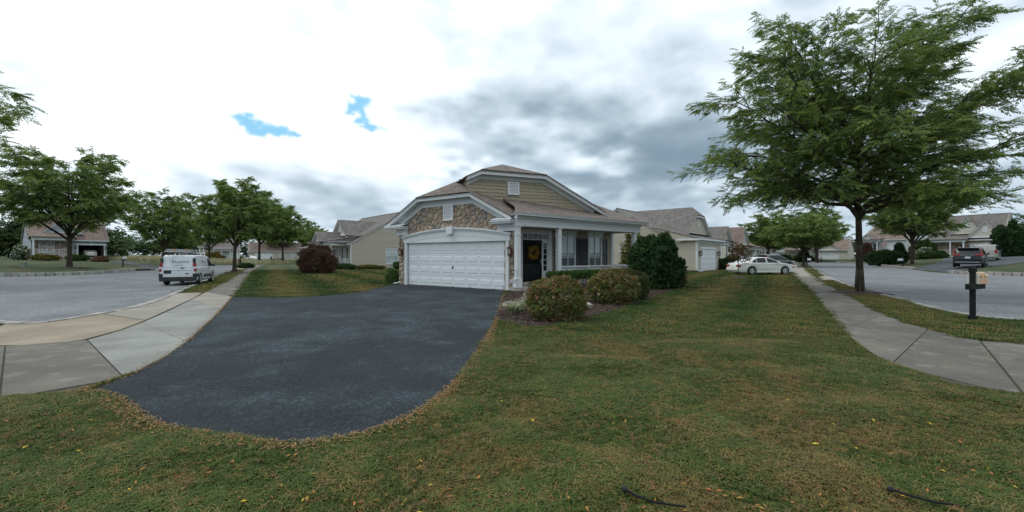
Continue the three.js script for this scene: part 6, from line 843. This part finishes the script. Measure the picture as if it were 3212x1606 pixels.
car('suv', 'dark grey sport utility car standing on the drive before the two gabled house', 'car', [44.3, gY(44.3, 39.6) + 0.04, -39.6], R(38), { ...SUV(greyPaint), scale: 1.1 });
car('suv', 'dark grey car half hidden behind the roof of the white sedan', 'car', [32.3, 0.01, -50.5], R(18), SUV(paint(0.06, 0.065, 0.07)));
car('minivan', 'champagne silver minivan parked in front of the dark grey car', 'minivan', [58.4, gY(58.4, 50.4) + 0.04, -50.4], R(37), { L: 5.1, W: 1.95, r: 0.35, ax: [-1.55, 1.5], yb: 0.26, belt: 1.08, top: 1.76, tumble: 0.16, round: 0.12, paint: champagne, scale: 1.08,
  body: [[2.45, 0.26], [2.54, 0.5], [2.5, 0.8], [2.2, 1.0], [1.6, 1.08], [-2.4, 1.1], [-2.5, 1.06], [-2.55, 0.7], [-2.55, 0.4], [-2.45, 0.28]], cabin: [[1.75, 1.05], [0.95, 1.55], [0.5, 1.7], [-0.5, 1.76], [-2.0, 1.74], [-2.3, 1.68], [-2.5, 1.08]], shield: [[1.6, 1.13], [0.92, 1.55]], rear: [[-2.45, 1.16], [-2.3, 1.6]],
  side: [[[1.3, 1.12], [0.85, 1.48], [0.4, 1.6], [0.4, 1.12]], [[0.32, 1.12], [0.32, 1.61], [-0.8, 1.63], [-0.8, 1.12]], [[-0.88, 1.12], [-0.88, 1.63], [-2.1, 1.6], [-2.2, 1.12]]], doorsX: [0.36, -0.84], handles: [[0.45, 0.95], [-0.75, 0.95]], mirror: [1.1, 1.1], mirrorMat: M.trimBlack, strip: [-1.0, 0.5, 0.95, 0.56], spokes: 6,
  lamps: [['headlight', M.lampClear, [2.2, 0.8, 0.5, 2.5, 0.95, 0.88]], ['tail_light', M.lampRed, [-2.57, 0.82, 0.74, -2.4, 1.2, 0.95]]], plateY: 0.72, extra: [['bumper', champagne, [-2.6, 0.34, -0.86, -2.4, 0.56, 0.86]], ['roof_rail', M.trimBlack, [-1.9, 1.76, 0.62, 0.2, 1.81, 0.66]], ['roof_rail', M.trimBlack, [-1.9, 1.76, -0.66, 0.2, 1.81, -0.62]]] });
car('sedan', 'white car parked before the pinkish beige house far along the left road', 'car', [-80.5, gY(-80.5, 126) + 0.04, -126], R(150), { ...SEDAN(whitePaint), scale: 1.1 });
car('sedan', 'red car parked far along the left road', 'car', [-92.5, gY(-92.5, 157) + 0.04, -157], R(165), { ...SEDAN(paint(0.3, 0.02, 0.025)), scale: 1.15 });
car('sedan', 'dark car parked at the end of the right road before the pale house', 'car', [99.5, 0.02, -149], R(10), { ...SEDAN(paint(0.03, 0.032, 0.036)), scale: 1.15 });
// delivery van with its lettering
{
  const vp = paint(0.62, 0.655, 0.67), v = car('van', 'white delivery van with ladder rack and house logo lettering, parked at the kerb', 'van', [-18.15, 0.01, -23.1], R(113), { L: 4.42, W: 1.83, r: 0.33, ax: [-1.3, 1.36], yb: 0.26, belt: 1.08, top: 1.84, tumble: 0.13, round: 0.07, cabW: 0.985, paint: vp, scale: 0.87,
    body: [[2.1, 0.26], [2.2, 0.45], [2.2, 0.8], [2.02, 0.98], [1.5, 1.1], [-2.1, 1.1], [-2.19, 1.06], [-2.21, 0.7], [-2.2, 0.3]], cabin: [[1.66, 1.06], [1.0, 1.52], [0.7, 1.7], [0.3, 1.8], [-0.6, 1.84], [-1.8, 1.82], [-2.06, 1.76], [-2.18, 1.08]], shield: [[1.52, 1.14], [0.95, 1.54]],
    side: [[[1.28, 1.12], [0.95, 1.44], [0.66, 1.6], [0.36, 1.62], [0.36, 1.12]]], doorsX: [0.3, -0.95, 1.3], handles: [[0.42, 0.98], [0.06, 0.98]], handleMat: M.trimBlack, mirror: [1.02, 1.08], mirrorMat: M.trimBlack, strip: [-0.78, 0.42, 0.86, 0.62], stripMat: M.trimBlack, spokes: 9, sillMat: M.trimBlack,
    lamps: [['headlight', M.lampClear, [1.9, 0.82, 0.45, 2.2, 1.0, 0.84]], ['tail_light', M.lampRed, [-2.22, 1.12, 0.735, -2.04, 1.36, 0.87]], ['reversing_light', M.lampClear, [-2.225, 1.0, 0.77, -2.06, 1.12, 0.89]], ['tail_light', M.lampRed, [-2.225, 0.84, 0.78, -2.06, 1.0, 0.9]], ['pillar_trim', M.trimBlack, [-2.2, 1.36, 0.72, -2.02, 1.64, 0.84]]], plateY: 0.74, plateZ: -0.5,
    extra: [['bumper', M.trimBlack, [-2.26, 0.26, -0.9, -2.05, 0.52, 0.9]], ['bumper_corner', M.trimBlack, [-2.24, 0.48, 0.72, -1.68, 0.72, 0.925]], ['bumper_corner', M.trimBlack, [-2.24, 0.48, -0.925, -1.68, 0.72, -0.72]], ['tailgate_handle', M.trimBlack, [-2.225, 1.02, 0.12, -2.17, 1.07, 0.32]], ['tailgate_ledge', vp, [-2.235, 0.92, -0.66, -2.18, 0.965, 0.7]], ['badge', M.trimBlack, [-2.228, 0.68, 0.36, -2.19, 0.74, 0.52]], ['plate_surround', M.trimBlack, [-2.225, 0.72, -0.68, -2.19, 0.91, -0.32]], ['lower_trim', M.trimBlack, [2.1, 0.28, -0.85, 2.24, 0.5, 0.85]]] });
  const house = (c, x, y, s) => { c.lineWidth = 6 * s; c.strokeStyle = '#5a646e'; c.beginPath(); c.moveTo(x, y + 60 * s); c.lineTo(x + 75 * s, y); c.lineTo(x + 150 * s, y + 60 * s); c.stroke(); c.lineWidth = 4 * s; c.beginPath(); c.moveTo(x + 20 * s, y + 52 * s); c.lineTo(x + 20 * s, y + 140 * s); c.stroke(); c.fillStyle = '#2a3340'; c.fillRect(x + 62 * s, y + 62 * s, 26 * s, 84 * s); };
  const art = (w, h, rear) => canvasTex(w, h, (c) => { c.clearRect(0, 0, w, h); if (rear) { house(c, 20, 10, 1); c.fillStyle = '#3c4650'; c.font = 'bold 62px sans-serif'; c.fillText('PILLARTOPOST', 120, 142, 380); c.fillStyle = '#7c868e'; c.fillRect(110, 156, 380, 5); c.font = '26px sans-serif'; c.fillText('HOME INSPECTORS', 150, 196, 300); c.fillStyle = '#4a545e'; c.font = 'bold 44px sans-serif'; c.fillText('215.260.7766', 80, 250, 300); } else { house(c, 10, 6, 0.9); c.fillStyle = '#3c4650'; c.font = 'bold 40px sans-serif'; c.fillText('PILLARTOPOST', 100, 112, 190); c.fillStyle = '#7c868e'; c.fillRect(92, 128, 200, 4); c.font = '20px sans-serif'; c.fillText('HOME INSPECTORS', 110, 164, 170); c.fillStyle = '#4a545e'; c.font = 'bold 34px sans-serif'; c.fillText('215.260.7766', 80, 246, 190); } });
  const dec = (t) => std(0xffffff, 0.5, { map: t, transparent: true, alphaTest: 0.3 });
  const xa = (y) => -2.18 + (y - 1.08) / 0.68 * 0.12 - 0.006;
  const quad = (P) => { const g = new THREE.BufferGeometry(); g.setAttribute('position', new THREE.Float32BufferAttribute([0, 1, 2, 0, 2, 3].flatMap((i) => P[i]), 3)); g.setAttribute('uv', new THREE.Float32BufferAttribute([0, 1, 2, 0, 2, 3].flatMap((i) => [[0, 0], [1, 0], [1, 1], [0, 1]][i]), 2)); g.computeVertexNormals(); return g; };
  part(v, 'rear_lettering', quad([[xa(1.14), 1.14, -0.46], [xa(1.14), 1.14, 0.56], [xa(1.66), 1.66, 0.56], [xa(1.66), 1.66, -0.46]]), dec(art(512, 260, true)));
  const zs = (y) => 0.9013 * (1 - 0.13 * (y - 1.08) / 0.76) + 0.006; part(v, 'side_lettering', quad([[-0.98, 1.12, zs(1.12)], [0.2, 1.12, zs(1.12)], [0.2, 1.6, zs(1.6)], [-0.98, 1.6, zs(1.6)]].map(([x, y, z]) => [x - 0.05, y, z])), dec(art(300, 256, false)));
  part(v, 'door_gap', merge([box(-2.222, 0.56, 0.03, -2.205, 1.08, 0.04)]), M.whiteDull);
  // ladder on its rack, lashed to the roof
  const l = thing('ladder', 'aluminium extension ladder with orange ends on the van roof rack', 'ladder', [-18.15, 0.01, -23.1], R(113)); l.scale.setScalar(0.87); const al = std(lin(0.5, 0.51, 0.52), 0.4, { metalness: 0.7 }), y = 2.0, rails = [];
  for (const z of [-0.42, 0.02]) for (const dy of [0, 0.1]) part(l, 'rail', rbox(-2.9 + dy * 3, y + dy, z - 0.015, 1.5 + dy * 3, y + 0.08 + dy, z + 0.015, 0.005), al);
  for (let i = 0; i < 15; i++) part(l, 'rung', tube([V(-2.75 + i * 0.29, y + 0.04, -0.42), V(-2.75 + i * 0.29, y + 0.04, 0.02)], [0.016, 0.016], 6), al);
  part(l, 'foot', merge([rbox(-1.5, y + 0.02, -0.45, -1.2, y + 0.2, -0.39, 0.01), rbox(-0.9, y + 0.1, 0.0, -0.6, y + 0.2, 0.06, 0.01)]), std(lin(0.45, 0.16, 0.05), 0.6));
  const k = thing('roof_rack', 'metal roof rack bars carrying the ladder on the white van', 'roof rack', [-18.15, 0.01, -23.1], R(113)); k.scale.setScalar(0.87);
  for (const x of [-1.5, -0.4, 0.4]) part(k, 'cross_bar', merge([rbox(x - 0.03, 1.92, -0.72, x + 0.03, 1.975, 0.72, 0.01), rbox(x - 0.03, 1.82, -0.7, x + 0.03, 1.93, -0.64, 0.01), rbox(x - 0.03, 1.82, 0.64, x + 0.03, 1.93, 0.7, 0.01), rbox(x - 0.02, 1.97, 0.6, x + 0.02, 2.22, 0.64, 0.008)]), x < -1 ? M.trimBlack : M.gutter);
  part(k, 'side_bar', rbox(-1.7, 1.93, 0.64, 0.5, 1.97, 0.68, 0.01), M.gutter);
}
// ------------------------------------------------------------------ mailboxes
const archGeo = (w, h, l) => { const s = new THREE.Shape(); s.moveTo(-w / 2, 0); s.lineTo(w / 2, 0); s.lineTo(w / 2, h - w / 2); s.absarc(0, h - w / 2, w / 2, 0, Math.PI); s.closePath(); return clean(new THREE.ExtrudeGeometry(s, { depth: l, bevelEnabled: true, bevelSize: 0.008, bevelThickness: 0.008, bevelSegments: 2, curveSegments: 10 }).translate(0, 0, -l / 2).rotateY(Math.PI / 2)); };
function mailbox(label, x, d, turn, o = {}) {   // box axis along local x, towards +x the road
  const y = o.y ?? gY(x, d), t = thing('mailbox', label, 'mailbox', [x, y, -d], turn, o.group), h = o.h ?? 1.28, pm = o.post ?? M.black, p = 0.046;
  part(t, 'post', merge([rbox(-p, -0.05, -p, p, h - 0.14, p, 0.008), rbox(-p - 0.02, 0, -p - 0.02, p + 0.02, 0.12, p + 0.02, 0.01)]), pm); part(t, 'post_cap', merge([rbox(-p - 0.012, h - 0.14, -p - 0.012, p + 0.012, h - 0.03, p + 0.012, 0.008), clean(new THREE.ConeGeometry(p * 1.5, 0.06, 4).rotateY(Math.PI / 4).translate(0, h, 0))]), pm);
  part(t, 'arm', merge([rbox(-0.24, h * 0.58, -0.055, o.side ? 0.18 : 0.52, h * 0.58 + 0.13, 0.055, 0.008), ...(o.brace ? [bake(rbox(0, 0, -0.03, 0.5, 0.06, 0.03, 0.005), T(0.05, h * 0.3, 0, 0, 0, 0.75))] : [])]), pm);
  const bx = o.bx ?? 0.3, by = h * 0.58 + 0.135, b = part(t, 'box', archGeo(0.19, 0.25, 0.46).translate(bx, by, 0), o.box ?? M.white);
  part(t, 'door', archGeo(0.195, 0.255, 0.012).translate(bx + 0.245, by, 0), o.box ?? M.white); if (!o.noFlag) part(t, 'flag', merge([rbox(bx - 0.05, by + 0.1, 0.105, bx + 0.1, by + 0.13, 0.115, 0.003), rbox(bx - 0.08, by + 0.1, 0.105, bx - 0.04, by + 0.2, 0.115, 0.003)]), M.lampRed);
  return t;
}
{
  const cover = canvasTex(256, 256, (c) => { c.fillStyle = '#d9d2c0'; c.fillRect(0, 0, 256, 256); const q = rng(5); for (let i = 0; i < 170; i++) { const x = q() * 256, y = 20 + q() * 120; c.fillStyle = ['#c4642a', '#d98a3c', '#a8482a', '#5d8a3a', '#3f6d2c', '#e0b060'][q() * 6 | 0]; c.beginPath(); c.ellipse(x, y, 6 + q() * 12, 4 + q() * 8, q() * 3, 0, 7); c.fill(); } c.fillStyle = '#e6ddc8'; c.fillRect(0, 150, 256, 106); for (let i = 0; i < 8; i++) { c.fillStyle = i % 2 ? 'rgba(190,60,50,0.75)' : 'rgba(230,150,60,0.6)'; c.fillRect(i * 34, 150, 14, 106); } for (let i = 0; i < 4; i++) { c.fillStyle = 'rgba(190,60,50,0.7)'; c.fillRect(0, 158 + i * 26, 256, 10); } });
  const t = mailbox('black mailbox post with a flower printed box cover in the near verge', 11.02, 9.8, R(24), { h: 1.3, bx: 0.26, noFlag: true, box: std(lin(0.62, 0.58, 0.5), 0.6) });
  // printed cover bent over the box
  const pos = [], uv = [], n = 12, P = []; const w = 0.216, H = 0.27, by = 1.3 * 0.58 + 0.133; for (let i = 0; i <= n; i++) { const s = i / n; let z, y; if (s < 0.3) { z = w / 2; y = (H - w / 2) * s / 0.3; } else if (s < 0.7) { const a = (s - 0.3) / 0.4 * Math.PI; z = Math.cos(a) * w / 2; y = H - w / 2 + Math.sin(a) * w / 2; } else { z = -w / 2; y = (H - w / 2) * (1 - (s - 0.7) / 0.3); } P.push([z, y + by]); }
  for (let i = 0; i < n; i++) { const a = P[i], b = P[i + 1], u0 = i / n, u1 = (i + 1) / n, v = (u) => u < 0.5 ? u * 2 : 2 - u * 2, x0 = 0.05, x1 = 0.46; for (const [x, q, s, t2] of [[x0, a, 0, u0], [x1, a, 1, u0], [x1, b, 1, u1], [x0, a, 0, u0], [x1, b, 1, u1], [x0, b, 0, u1]]) { pos.push(x, q[1], q[0]); uv.push(s, v(t2)); } }
  const g = new THREE.BufferGeometry(); g.setAttribute('position', new THREE.Float32BufferAttribute(pos, 3)); g.setAttribute('uv', new THREE.Float32BufferAttribute(uv, 2)); g.computeVertexNormals(); part(t, 'printed_cover', g, std(0xffffff, 0.6, { map: cover, side: THREE.DoubleSide }));
  const num = canvasTex(64, 256, (c) => { c.clearRect(0, 0, 64, 256); c.fillStyle = '#c9cdd0'; c.font = 'bold 62px sans-serif'; c.textAlign = 'center'; ['1', '1', '0', '8'].forEach((s, i) => c.fillText(s, 32, 56 + i * 62)); });
  const nq = new THREE.PlaneGeometry(0.085, 0.38).translate(0, 0.52, 0.063); part(t, 'house_number', clean(nq), std(0xffffff, 0.5, { map: num, transparent: true, alphaTest: 0.3 }));
}
const boxGrey = std(lin(0.5, 0.52, 0.54), 0.4), boxBrown = std(lin(0.22, 0.12, 0.07), 0.6);
mailbox('mailbox with a brown box on a braced black post beside the left pavement', -34.5, 52, R(150), { h: 1.42, box: boxBrown, brace: true });
mailbox('mailbox with a pale box on the lawn edge before the pale meadow', -45.2, 47.6, R(-20), { h: 1.35 });
mailbox('mailbox with a pale blue box across the road beside the clipped hedge', 47.9, 50.2, R(180), { h: 1.45, box: boxGrey });
mailbox('mailbox with a white box on a black post in the right verge', 39.2, 54.5, R(8), { h: 1.45, box: M.white });
mailbox('small white mailbox on the lawn far up the right road', 74, 98, R(180), { h: 1.4 });
mailbox('dark mailbox post far along the left pavement', -57.5, 98, R(150), { h: 1.5, box: M.black });
// drain at the kerb, utility box, gas meter, flag, lanterns, planters
{
  const dr = thing('storm_drain', 'concrete storm drain inlet with iron grate at the left kerb', 'drain', [-39.4, 0.0, -43.4], R(64)); part(dr, 'hood', rbox(-1.3, 0, -0.45, 1.3, 0.26, 0.1, 0.03), M.concrete[1]); part(dr, 'grate', merge([box(-0.9, 0.01, 0.1, 0.9, 0.035, 0.16), ...Array.from({ length: 9 }, (_, i) => box(-0.85 + i * 0.21, 0.01, 0.16, -0.8 + i * 0.21, 0.035, 0.6)), box(-0.9, 0.01, 0.6, 0.9, 0.035, 0.66)]), M.iron); part(dr, 'opening', box(-0.9, 0.03, 0.085, 0.9, 0.17, 0.104), M.dark);
  const ub = thing('utility_box', 'squat grey green utility pedestal on the lawn across the left road', 'utility box', [-43.6, gY(-43.6, 36.6), -36.6], 0.3); part(ub, 'cabinet', rbox(-0.16, 0, -0.14, 0.16, 0.42, 0.14, 0.03, 2), std(lin(0.2, 0.23, 0.2), 0.7)); part(ub, 'lid', rbox(-0.18, 0.42, -0.16, 0.18, 0.47, 0.16, 0.02), std(lin(0.24, 0.27, 0.24), 0.7));
  const gm = thing('gas_meter', 'grey gas meter with pipes at the foot of the beige garage wing', 'meter', [16.9, 0, -40.55], R(49.3 - 90)); part(gm, 'meter', rbox(-0.14, 0.35, 0.05, 0.14, 0.68, 0.25, 0.05, 2), std(lin(0.3, 0.32, 0.33), 0.5)); part(gm, 'pipe', merge([tube([V(-0.28, 0, 0.15), V(-0.28, 0.74, 0.15), V(-0.1, 0.78, 0.15), V(-0.1, 0.66, 0.15)], [0.022, 0.022, 0.022, 0.022], 7), tube([V(0.1, 0.66, 0.15), V(0.1, 0.8, 0.15), V(0.3, 0.82, 0.1), V(0.3, 0.82, 0)], [0.022, 0.022, 0.022, 0.022], 7)]), std(lin(0.3, 0.31, 0.32), 0.5)); part(gm, 'dial', clean(new THREE.CylinderGeometry(0.07, 0.07, 0.03, 14).rotateX(Math.PI / 2).translate(0, 0.55, 0.26)), M.white);
  const fl = thing('flag', 'small red and white striped flag hung from the white porch post', 'flag', [83.4, 1.9 + 1.9, -92.4], R(-60)); part(fl, 'pole', tube([V(0, -0.1, 0), V(0.5, 0.9, 0.9)], [0.03, 0.02], 6), M.gutter);
  for (let i = 0; i < 7; i++) part(fl, 'stripe', box(0.16 + i * 0.09, -0.55 + i * 0.1, 0.45, 0.25 + i * 0.09, 0.55 + i * 0.1, 0.47), i % 2 ? M.white : std(lin(0.42, 0.03, 0.035), 0.8));
  const tt = R(49.3), c0 = [18, 39.9], along = (s) => [c0[0] + 0.652 * s, c0[1] + 0.759 * s];
  [[0.55, 'black wall lantern at the near side of the low white garage door'], [7.2, 'black wall lantern at the far side of the low white garage door']].forEach(([s, l]) => { const [x, d] = along(s); lantern(l, [x + 0.759 * 0.05, 1.75, -d + 0.652 * 0.05], tt, 'lanterns of the low white garage', 1.6); });
  const hb = thing('hanging_feeder', 'dark hanging bird feeder under the porch edge behind the white sedan', 'bird feeder', [26.6, 2.3, -50.2], 0); part(hb, 'roof', clean(new THREE.ConeGeometry(0.3, 0.2, 8).translate(0, 0.35, 0)), M.iron); part(hb, 'tube', cyl(0.12, 0.12, 0.5, 10).translate(0, -0.25, 0), M.dark); part(hb, 'tray', cyl(0.24, 0.22, 0.06, 10).translate(0, -0.3, 0), M.iron); part(hb, 'chain', tube([V(0, 0.45, 0), V(0, 0.62, 0)], [0.01, 0.01], 4), M.iron);
  [[-63.9, 61.9, 'dark wall lantern left of the open garage'], [-61.6, 66.2, 'dark wall lantern right of the open garage']].forEach(([x, d, l], i) => { const s = i ? 8.15 : 4.62, a = R(55); lantern(l, [-72.8 + Math.cos(a) * s + Math.sin(a) * 0.06, 1.12 + 1.75, -62 - Math.sin(a) * s + Math.cos(a) * 0.06], a, 'lanterns of the open garage', 1.7); });
  // rocking chairs on the neighbouring porch
  for (let i = 0; i < 2; i++) { const ch = thing('porch_chair', i ? 'white slatted rocking chair on the neighbouring porch, beside the one at the corner post' : 'white slatted rocking chair at the corner post of the neighbouring porch', 'chair', V(13.2 - i * 1.1, 0.352, 0.9).applyMatrix4(T(wl.x - W1 * fx1, 0, -wl.d - W1 * fz1, t1)).toArray(), t1, 'rocking chairs on the neighbouring porch'); part(ch, 'seat', rbox(-0.26, 0.38, -0.25, 0.26, 0.42, 0.25, 0.01), M.white); for (let k = 0; k < 5; k++) part(ch, 'back_slat', bake(rbox(-0.23 + k * 0.1, 0.42, -0.02, -0.16 + k * 0.1, 1.1, 0.02, 0.006), T(0, 0, -0.24, 0, -0.15)), M.white); for (const k of [-1, 1]) { part(ch, 'arm', rbox(k * 0.28 - 0.03, 0.62, -0.25, k * 0.28 + 0.03, 0.66, 0.25, 0.008), M.white); part(ch, 'leg', merge([rbox(k * 0.26 - 0.02, 0.04, 0.18, k * 0.26 + 0.02, 0.62, 0.22, 0.006), rbox(k * 0.26 - 0.02, 0.04, -0.24, k * 0.26 + 0.02, 0.62, -0.2, 0.006)]), M.white); part(ch, 'rocker', tube([V(k * 0.26, 0.07, -0.45), V(k * 0.26, 0.02, -0.1), V(k * 0.26, 0.02, 0.15), V(k * 0.26, 0.06, 0.4)], [0.02, 0.02, 0.02, 0.02], 5), M.white); } }
  // pale stones in the bed
  [[2.25, 12.2, 0.16], [4.9, 15.9, 0.11], [1.7, 11.6, 0.09]].forEach(([x, d, s], i) => { const g = new THREE.IcosahedronGeometry(s, 1), p = g.attributes.position; for (let k = 0; k < p.count; k++) { const m = 0.8 + 0.4 * noise3(p.getX(k) * 9 + i, p.getY(k) * 9, p.getZ(k) * 9); p.setXYZ(k, p.getX(k) * m * 1.3, p.getY(k) * m * 0.7, p.getZ(k) * m); } g.computeVertexNormals(); const o = part(scene, 'field_stone', clean(g), settMats[3 + i % 2]); o.position.set(x, 0.06, -d); tag(o, ['pale field stone between the two copper tipped shrubs', 'small pale field stone at the lawn edge of the mulch bed', 'smallest pale field stone behind the front copper shrub'][i], 'stone'); });
  // feet of a tripod standing on the lawn
  [[0.72, 2.62, 0], [2.42, 2.62, 1]].forEach(([x, d, i]) => { const t = thing('tripod_foot', 'curved black rubber tipped tripod leg lying in the grass', 'tripod leg', [x, 0.03, -d], 0, 'tripod legs at the lawn edge'); part(t, 'leg', tube([V(0, 0.03, 0), V(0.05, 0.03, 0.07), V(0.14, 0.025, 0.13), V(0.32, 0.02, 0.17)], [0.008, 0.008, 0.007, 0.006], 8), M.black); part(t, 'rubber_tip', clean(new THREE.SphereGeometry(0.019, 10, 8).translate(0, 0.03, 0)), M.rubber); });
}
// ------------------------------------------------------------------ grass, litter, mulch
{
  const q = rng(1234), blade = (n, h, w, spread, seed) => { const r = rng(seed), pos = []; for (let i = 0; i < n; i++) { const a = r() * 6.283, bx = (r() - 0.5) * spread, bz = (r() - 0.5) * spread, l = h * (0.5 + r() * 0.7), lean = 0.35 + r() * 0.9, dx = Math.cos(a), dz = Math.sin(a), px = -dz * w * (0.7 + r() * 0.6), pz = dx * w, mx = bx + dx * l * lean * 0.35, my = l * 0.62, mz = bz + dz * l * lean * 0.35, ex = bx + dx * l * lean, ey = l * (1 - 0.38 * lean), ez = bz + dz * l * lean; pos.push(bx - px, 0, bz - pz, bx + px, 0, bz + pz, mx + px * 0.8, my, mz + pz * 0.8, bx - px, 0, bz - pz, mx + px * 0.8, my, mz + pz * 0.8, mx - px * 0.8, my, mz - pz * 0.8, mx - px * 0.8, my, mz - pz * 0.8, mx + px * 0.8, my, mz + pz * 0.8, ex, ey, ez); } const g = new THREE.BufferGeometry(); g.setAttribute('position', new THREE.Float32BufferAttribute(pos, 3)); g.setAttribute('uv', new THREE.Float32BufferAttribute(pos.filter((_, i) => i % 3 < 2), 2)); g.computeVertexNormals(); return g; };
  const paved = [DRIVE, L_WALK, R_WALK, MULCH, L_ROAD, R_ROAD, [[-9.6, 6.9], [-8.1, 6.8], [-7.4, 7.5], [-7.7, 8.5], [-8.4, 10.15], [-11.2, 14.9], [-12.8, 17.2], [-14.0, 16.9], [-12.3, 14.0], [-11.3, 11.9], [-10.95, 9.9], [-11.05, 9.4], [-11.6, 9.35]], [[9.3, 7.2], [12.25, 9.55], [13.8, 9.45], [11, 7.05]], [[19, 25.2], [22.4, 30], [24.8, 32.4], [21.3, 27]]];
  const rough = paved.map((p) => { const r = p.length > 200 ? p.filter((_, i) => i % 3 === 0) : p, xs = r.map((a) => a[0]), ds = r.map((a) => a[1]); return [r, Math.min(...xs), Math.max(...xs), Math.min(...ds), Math.max(...ds)]; });
  const bare = (x, d) => rough.some(([p, a, b, e, f]) => x > a && x < b && d > e && d < f && inside(p, x, d)), c = new THREE.Color(), MG = phys(0xffffff, 0.8, { transmission: 0.15, thickness: 0, side: THREE.DoubleSide, specularIntensity: 0.3 });
  const sow = (n, d0, d1, geo, s0, dryness) => { const list = []; for (let i = 0; i < n; i++) { const d = Math.sqrt(lerp(d0 * d0, d1 * d1, q())), x = (q() * 2 - 1) * d * 1.3; if (bare(x, d)) continue; turfColor(x, d, c); const dry = 0.8 * smoothstep(patch(x, d), 0.47, 0.76), r = q(), st = x > 2 && d > 8 ? stripeR(x, d) : x < -6 && d > 14 ? stripeL(x, d) : 0; if (r < 0.19 + 0.36 * dry + 0.15 * st) c.setRGB(0.18 + q() * 0.13, 0.135 + q() * 0.09, 0.052 + q() * 0.035); else { const k = 1.05 + q() * 0.8; c.multiplyScalar(k * 0.95); c.g *= 1.04; c.b *= 0.85; } list.push([T(x, 0, -d, q() * 6.283, 0, 0, s0 * (0.55 + q() * 0.6 + 0.75 * smoothstep(noise3(x * 1.7, 4, d * 1.7), 0.35, 0.8))), c.clone()]); } return list; };
  const a = instanced(scene, 'grass', blade(12, 0.045, 0.0024, 0.075, 3), MG, sow(130000, 2.2, 7.5, null, 1)); tag(a, 'short mown grass of the near lawn with straw coloured blades', 'grass');
  const b = instanced(scene, 'grass', blade(13, 0.048, 0.0042, 0.17, 4), MG, sow(90000, 7, 19, null, 1)); tag(b, 'mown grass of the lawn further off', 'grass');
  const far = instanced(scene, 'grass', blade(12, 0.06, 0.01, 0.42, 5), MG, sow(70000, 18, 46, null, 1)); tag(far, 'mown grass of the lawns round the neighbouring houses', 'grass');
  // tall pale grass of the meadow beyond the left road
  const ml = []; for (let i = 0; i < 16000; i++) { const t = q(), x = lerp(-50, -98, t) + (q() - 0.5) * 14, d = lerp(68, 96, t) + q() * 26; c.setRGB(0.3 + q() * 0.12, 0.3 + q() * 0.1, 0.17 + q() * 0.06); ml.push([T(x, gY(x, d), -d, q() * 6.283, 0, 0, 1 + q()), c.clone()]); }
  tag(instanced(scene, 'meadow_grass', blade(16, 0.5, 0.02, 1.1, 6), MG, ml), 'tall pale uncut grass of the meadow beside the blue grey house', 'meadow');
  // dry clippings along the edges of the drive and fallen leaves on the lawn
  const flake = leafQuad(0.026, 0.01), clip = []; const edge = smoothLine([...DRIVE.slice(9), DRIVE[0]], 0.02);
  for (let i = 0; i < 14000; i++) { const e = edge[q() * edge.length | 0], off = Math.pow(q(), 1.6) * 0.16 * (q() < 0.75 ? 1 : -0.35), k = Math.hypot(e[0] + 2.5, e[1] - 6.5) || 1, x = e[0] + (e[0] + 2.5) / k * off + (q() - 0.5) * 0.05, d = e[1] + (e[1] - 6.5) / k * off + (q() - 0.5) * 0.05; if (inside(MULCH, x, d) || inside(L_WALK, x, d) && q() < 0.9) continue; c.setRGB(0.2 + q() * 0.14, 0.125 + q() * 0.08, 0.05 + q() * 0.04); clip.push([T(x, (off > 0 ? 0.03 : 0.015) + q() * 0.03, -d, q() * 6.283, (q() - 0.5) * 0.8, (q() - 0.5) * 0.8, 0.7 + q() * 0.9), c.clone()]); }
  tag(instanced(scene, 'dry_clippings', flake, std(0xffffff, 0.95, { side: THREE.DoubleSide }), clip), 'brown dry clippings along the edge of the driveway', 'clippings');
  const leaves = []; for (let i = 0; i < 1300; i++) { const d = 2.3 + Math.pow(q(), 1.5) * 11, x = (q() * 2 - 1) * d * 1.28; const on = bare(x, d); if (on && q() < 0.97) continue; const y = q() < 0.1; y ? c.setRGB(0.5 + q() * 0.2, 0.36 + q() * 0.12, 0.04) : c.setRGB(0.24 + q() * 0.16, 0.11 + q() * 0.07, 0.035); leaves.push([T(x, on ? 0.022 : 0.03 + q() * 0.02, -d, q() * 6.283, (q() - 0.5) * 0.7, (q() - 0.5) * 0.7, 0.5 + q() * 0.6), c.clone()]); }
  tag(instanced(scene, 'fallen_leaves', leafQuad(0.05, 0.019), std(0xffffff, 0.85, { side: THREE.DoubleSide }), leaves), 'orange and yellow fallen leaflets scattered over the lawn', 'leaves');
  const chips = []; for (let i = 0; i < 16000; i++) { const x = -0.4 + q() * 9.6, d = 8.9 + q() * 14; if (!inside(MULCH, x, d)) continue; const k = 0.6 + q() * 0.9; c.setRGB(0.075 * k, 0.05 * k, 0.038 * k); chips.push([T(x, 0.026 + q() * 0.012, -d, q() * 6.283, (q() - 0.5) * 0.6, (q() - 0.5) * 0.6, 0.8 + q() * 1.1), c.clone()]); }
  tag(instanced(scene, 'mulch_chips', bake(box(-0.03, -0.005, -0.009, 0.03, 0.005, 0.009), ID), std(0xffffff, 1), chips), 'dark bark chips covering the planting bed', 'mulch');
}
renderer.render(scene, camera);
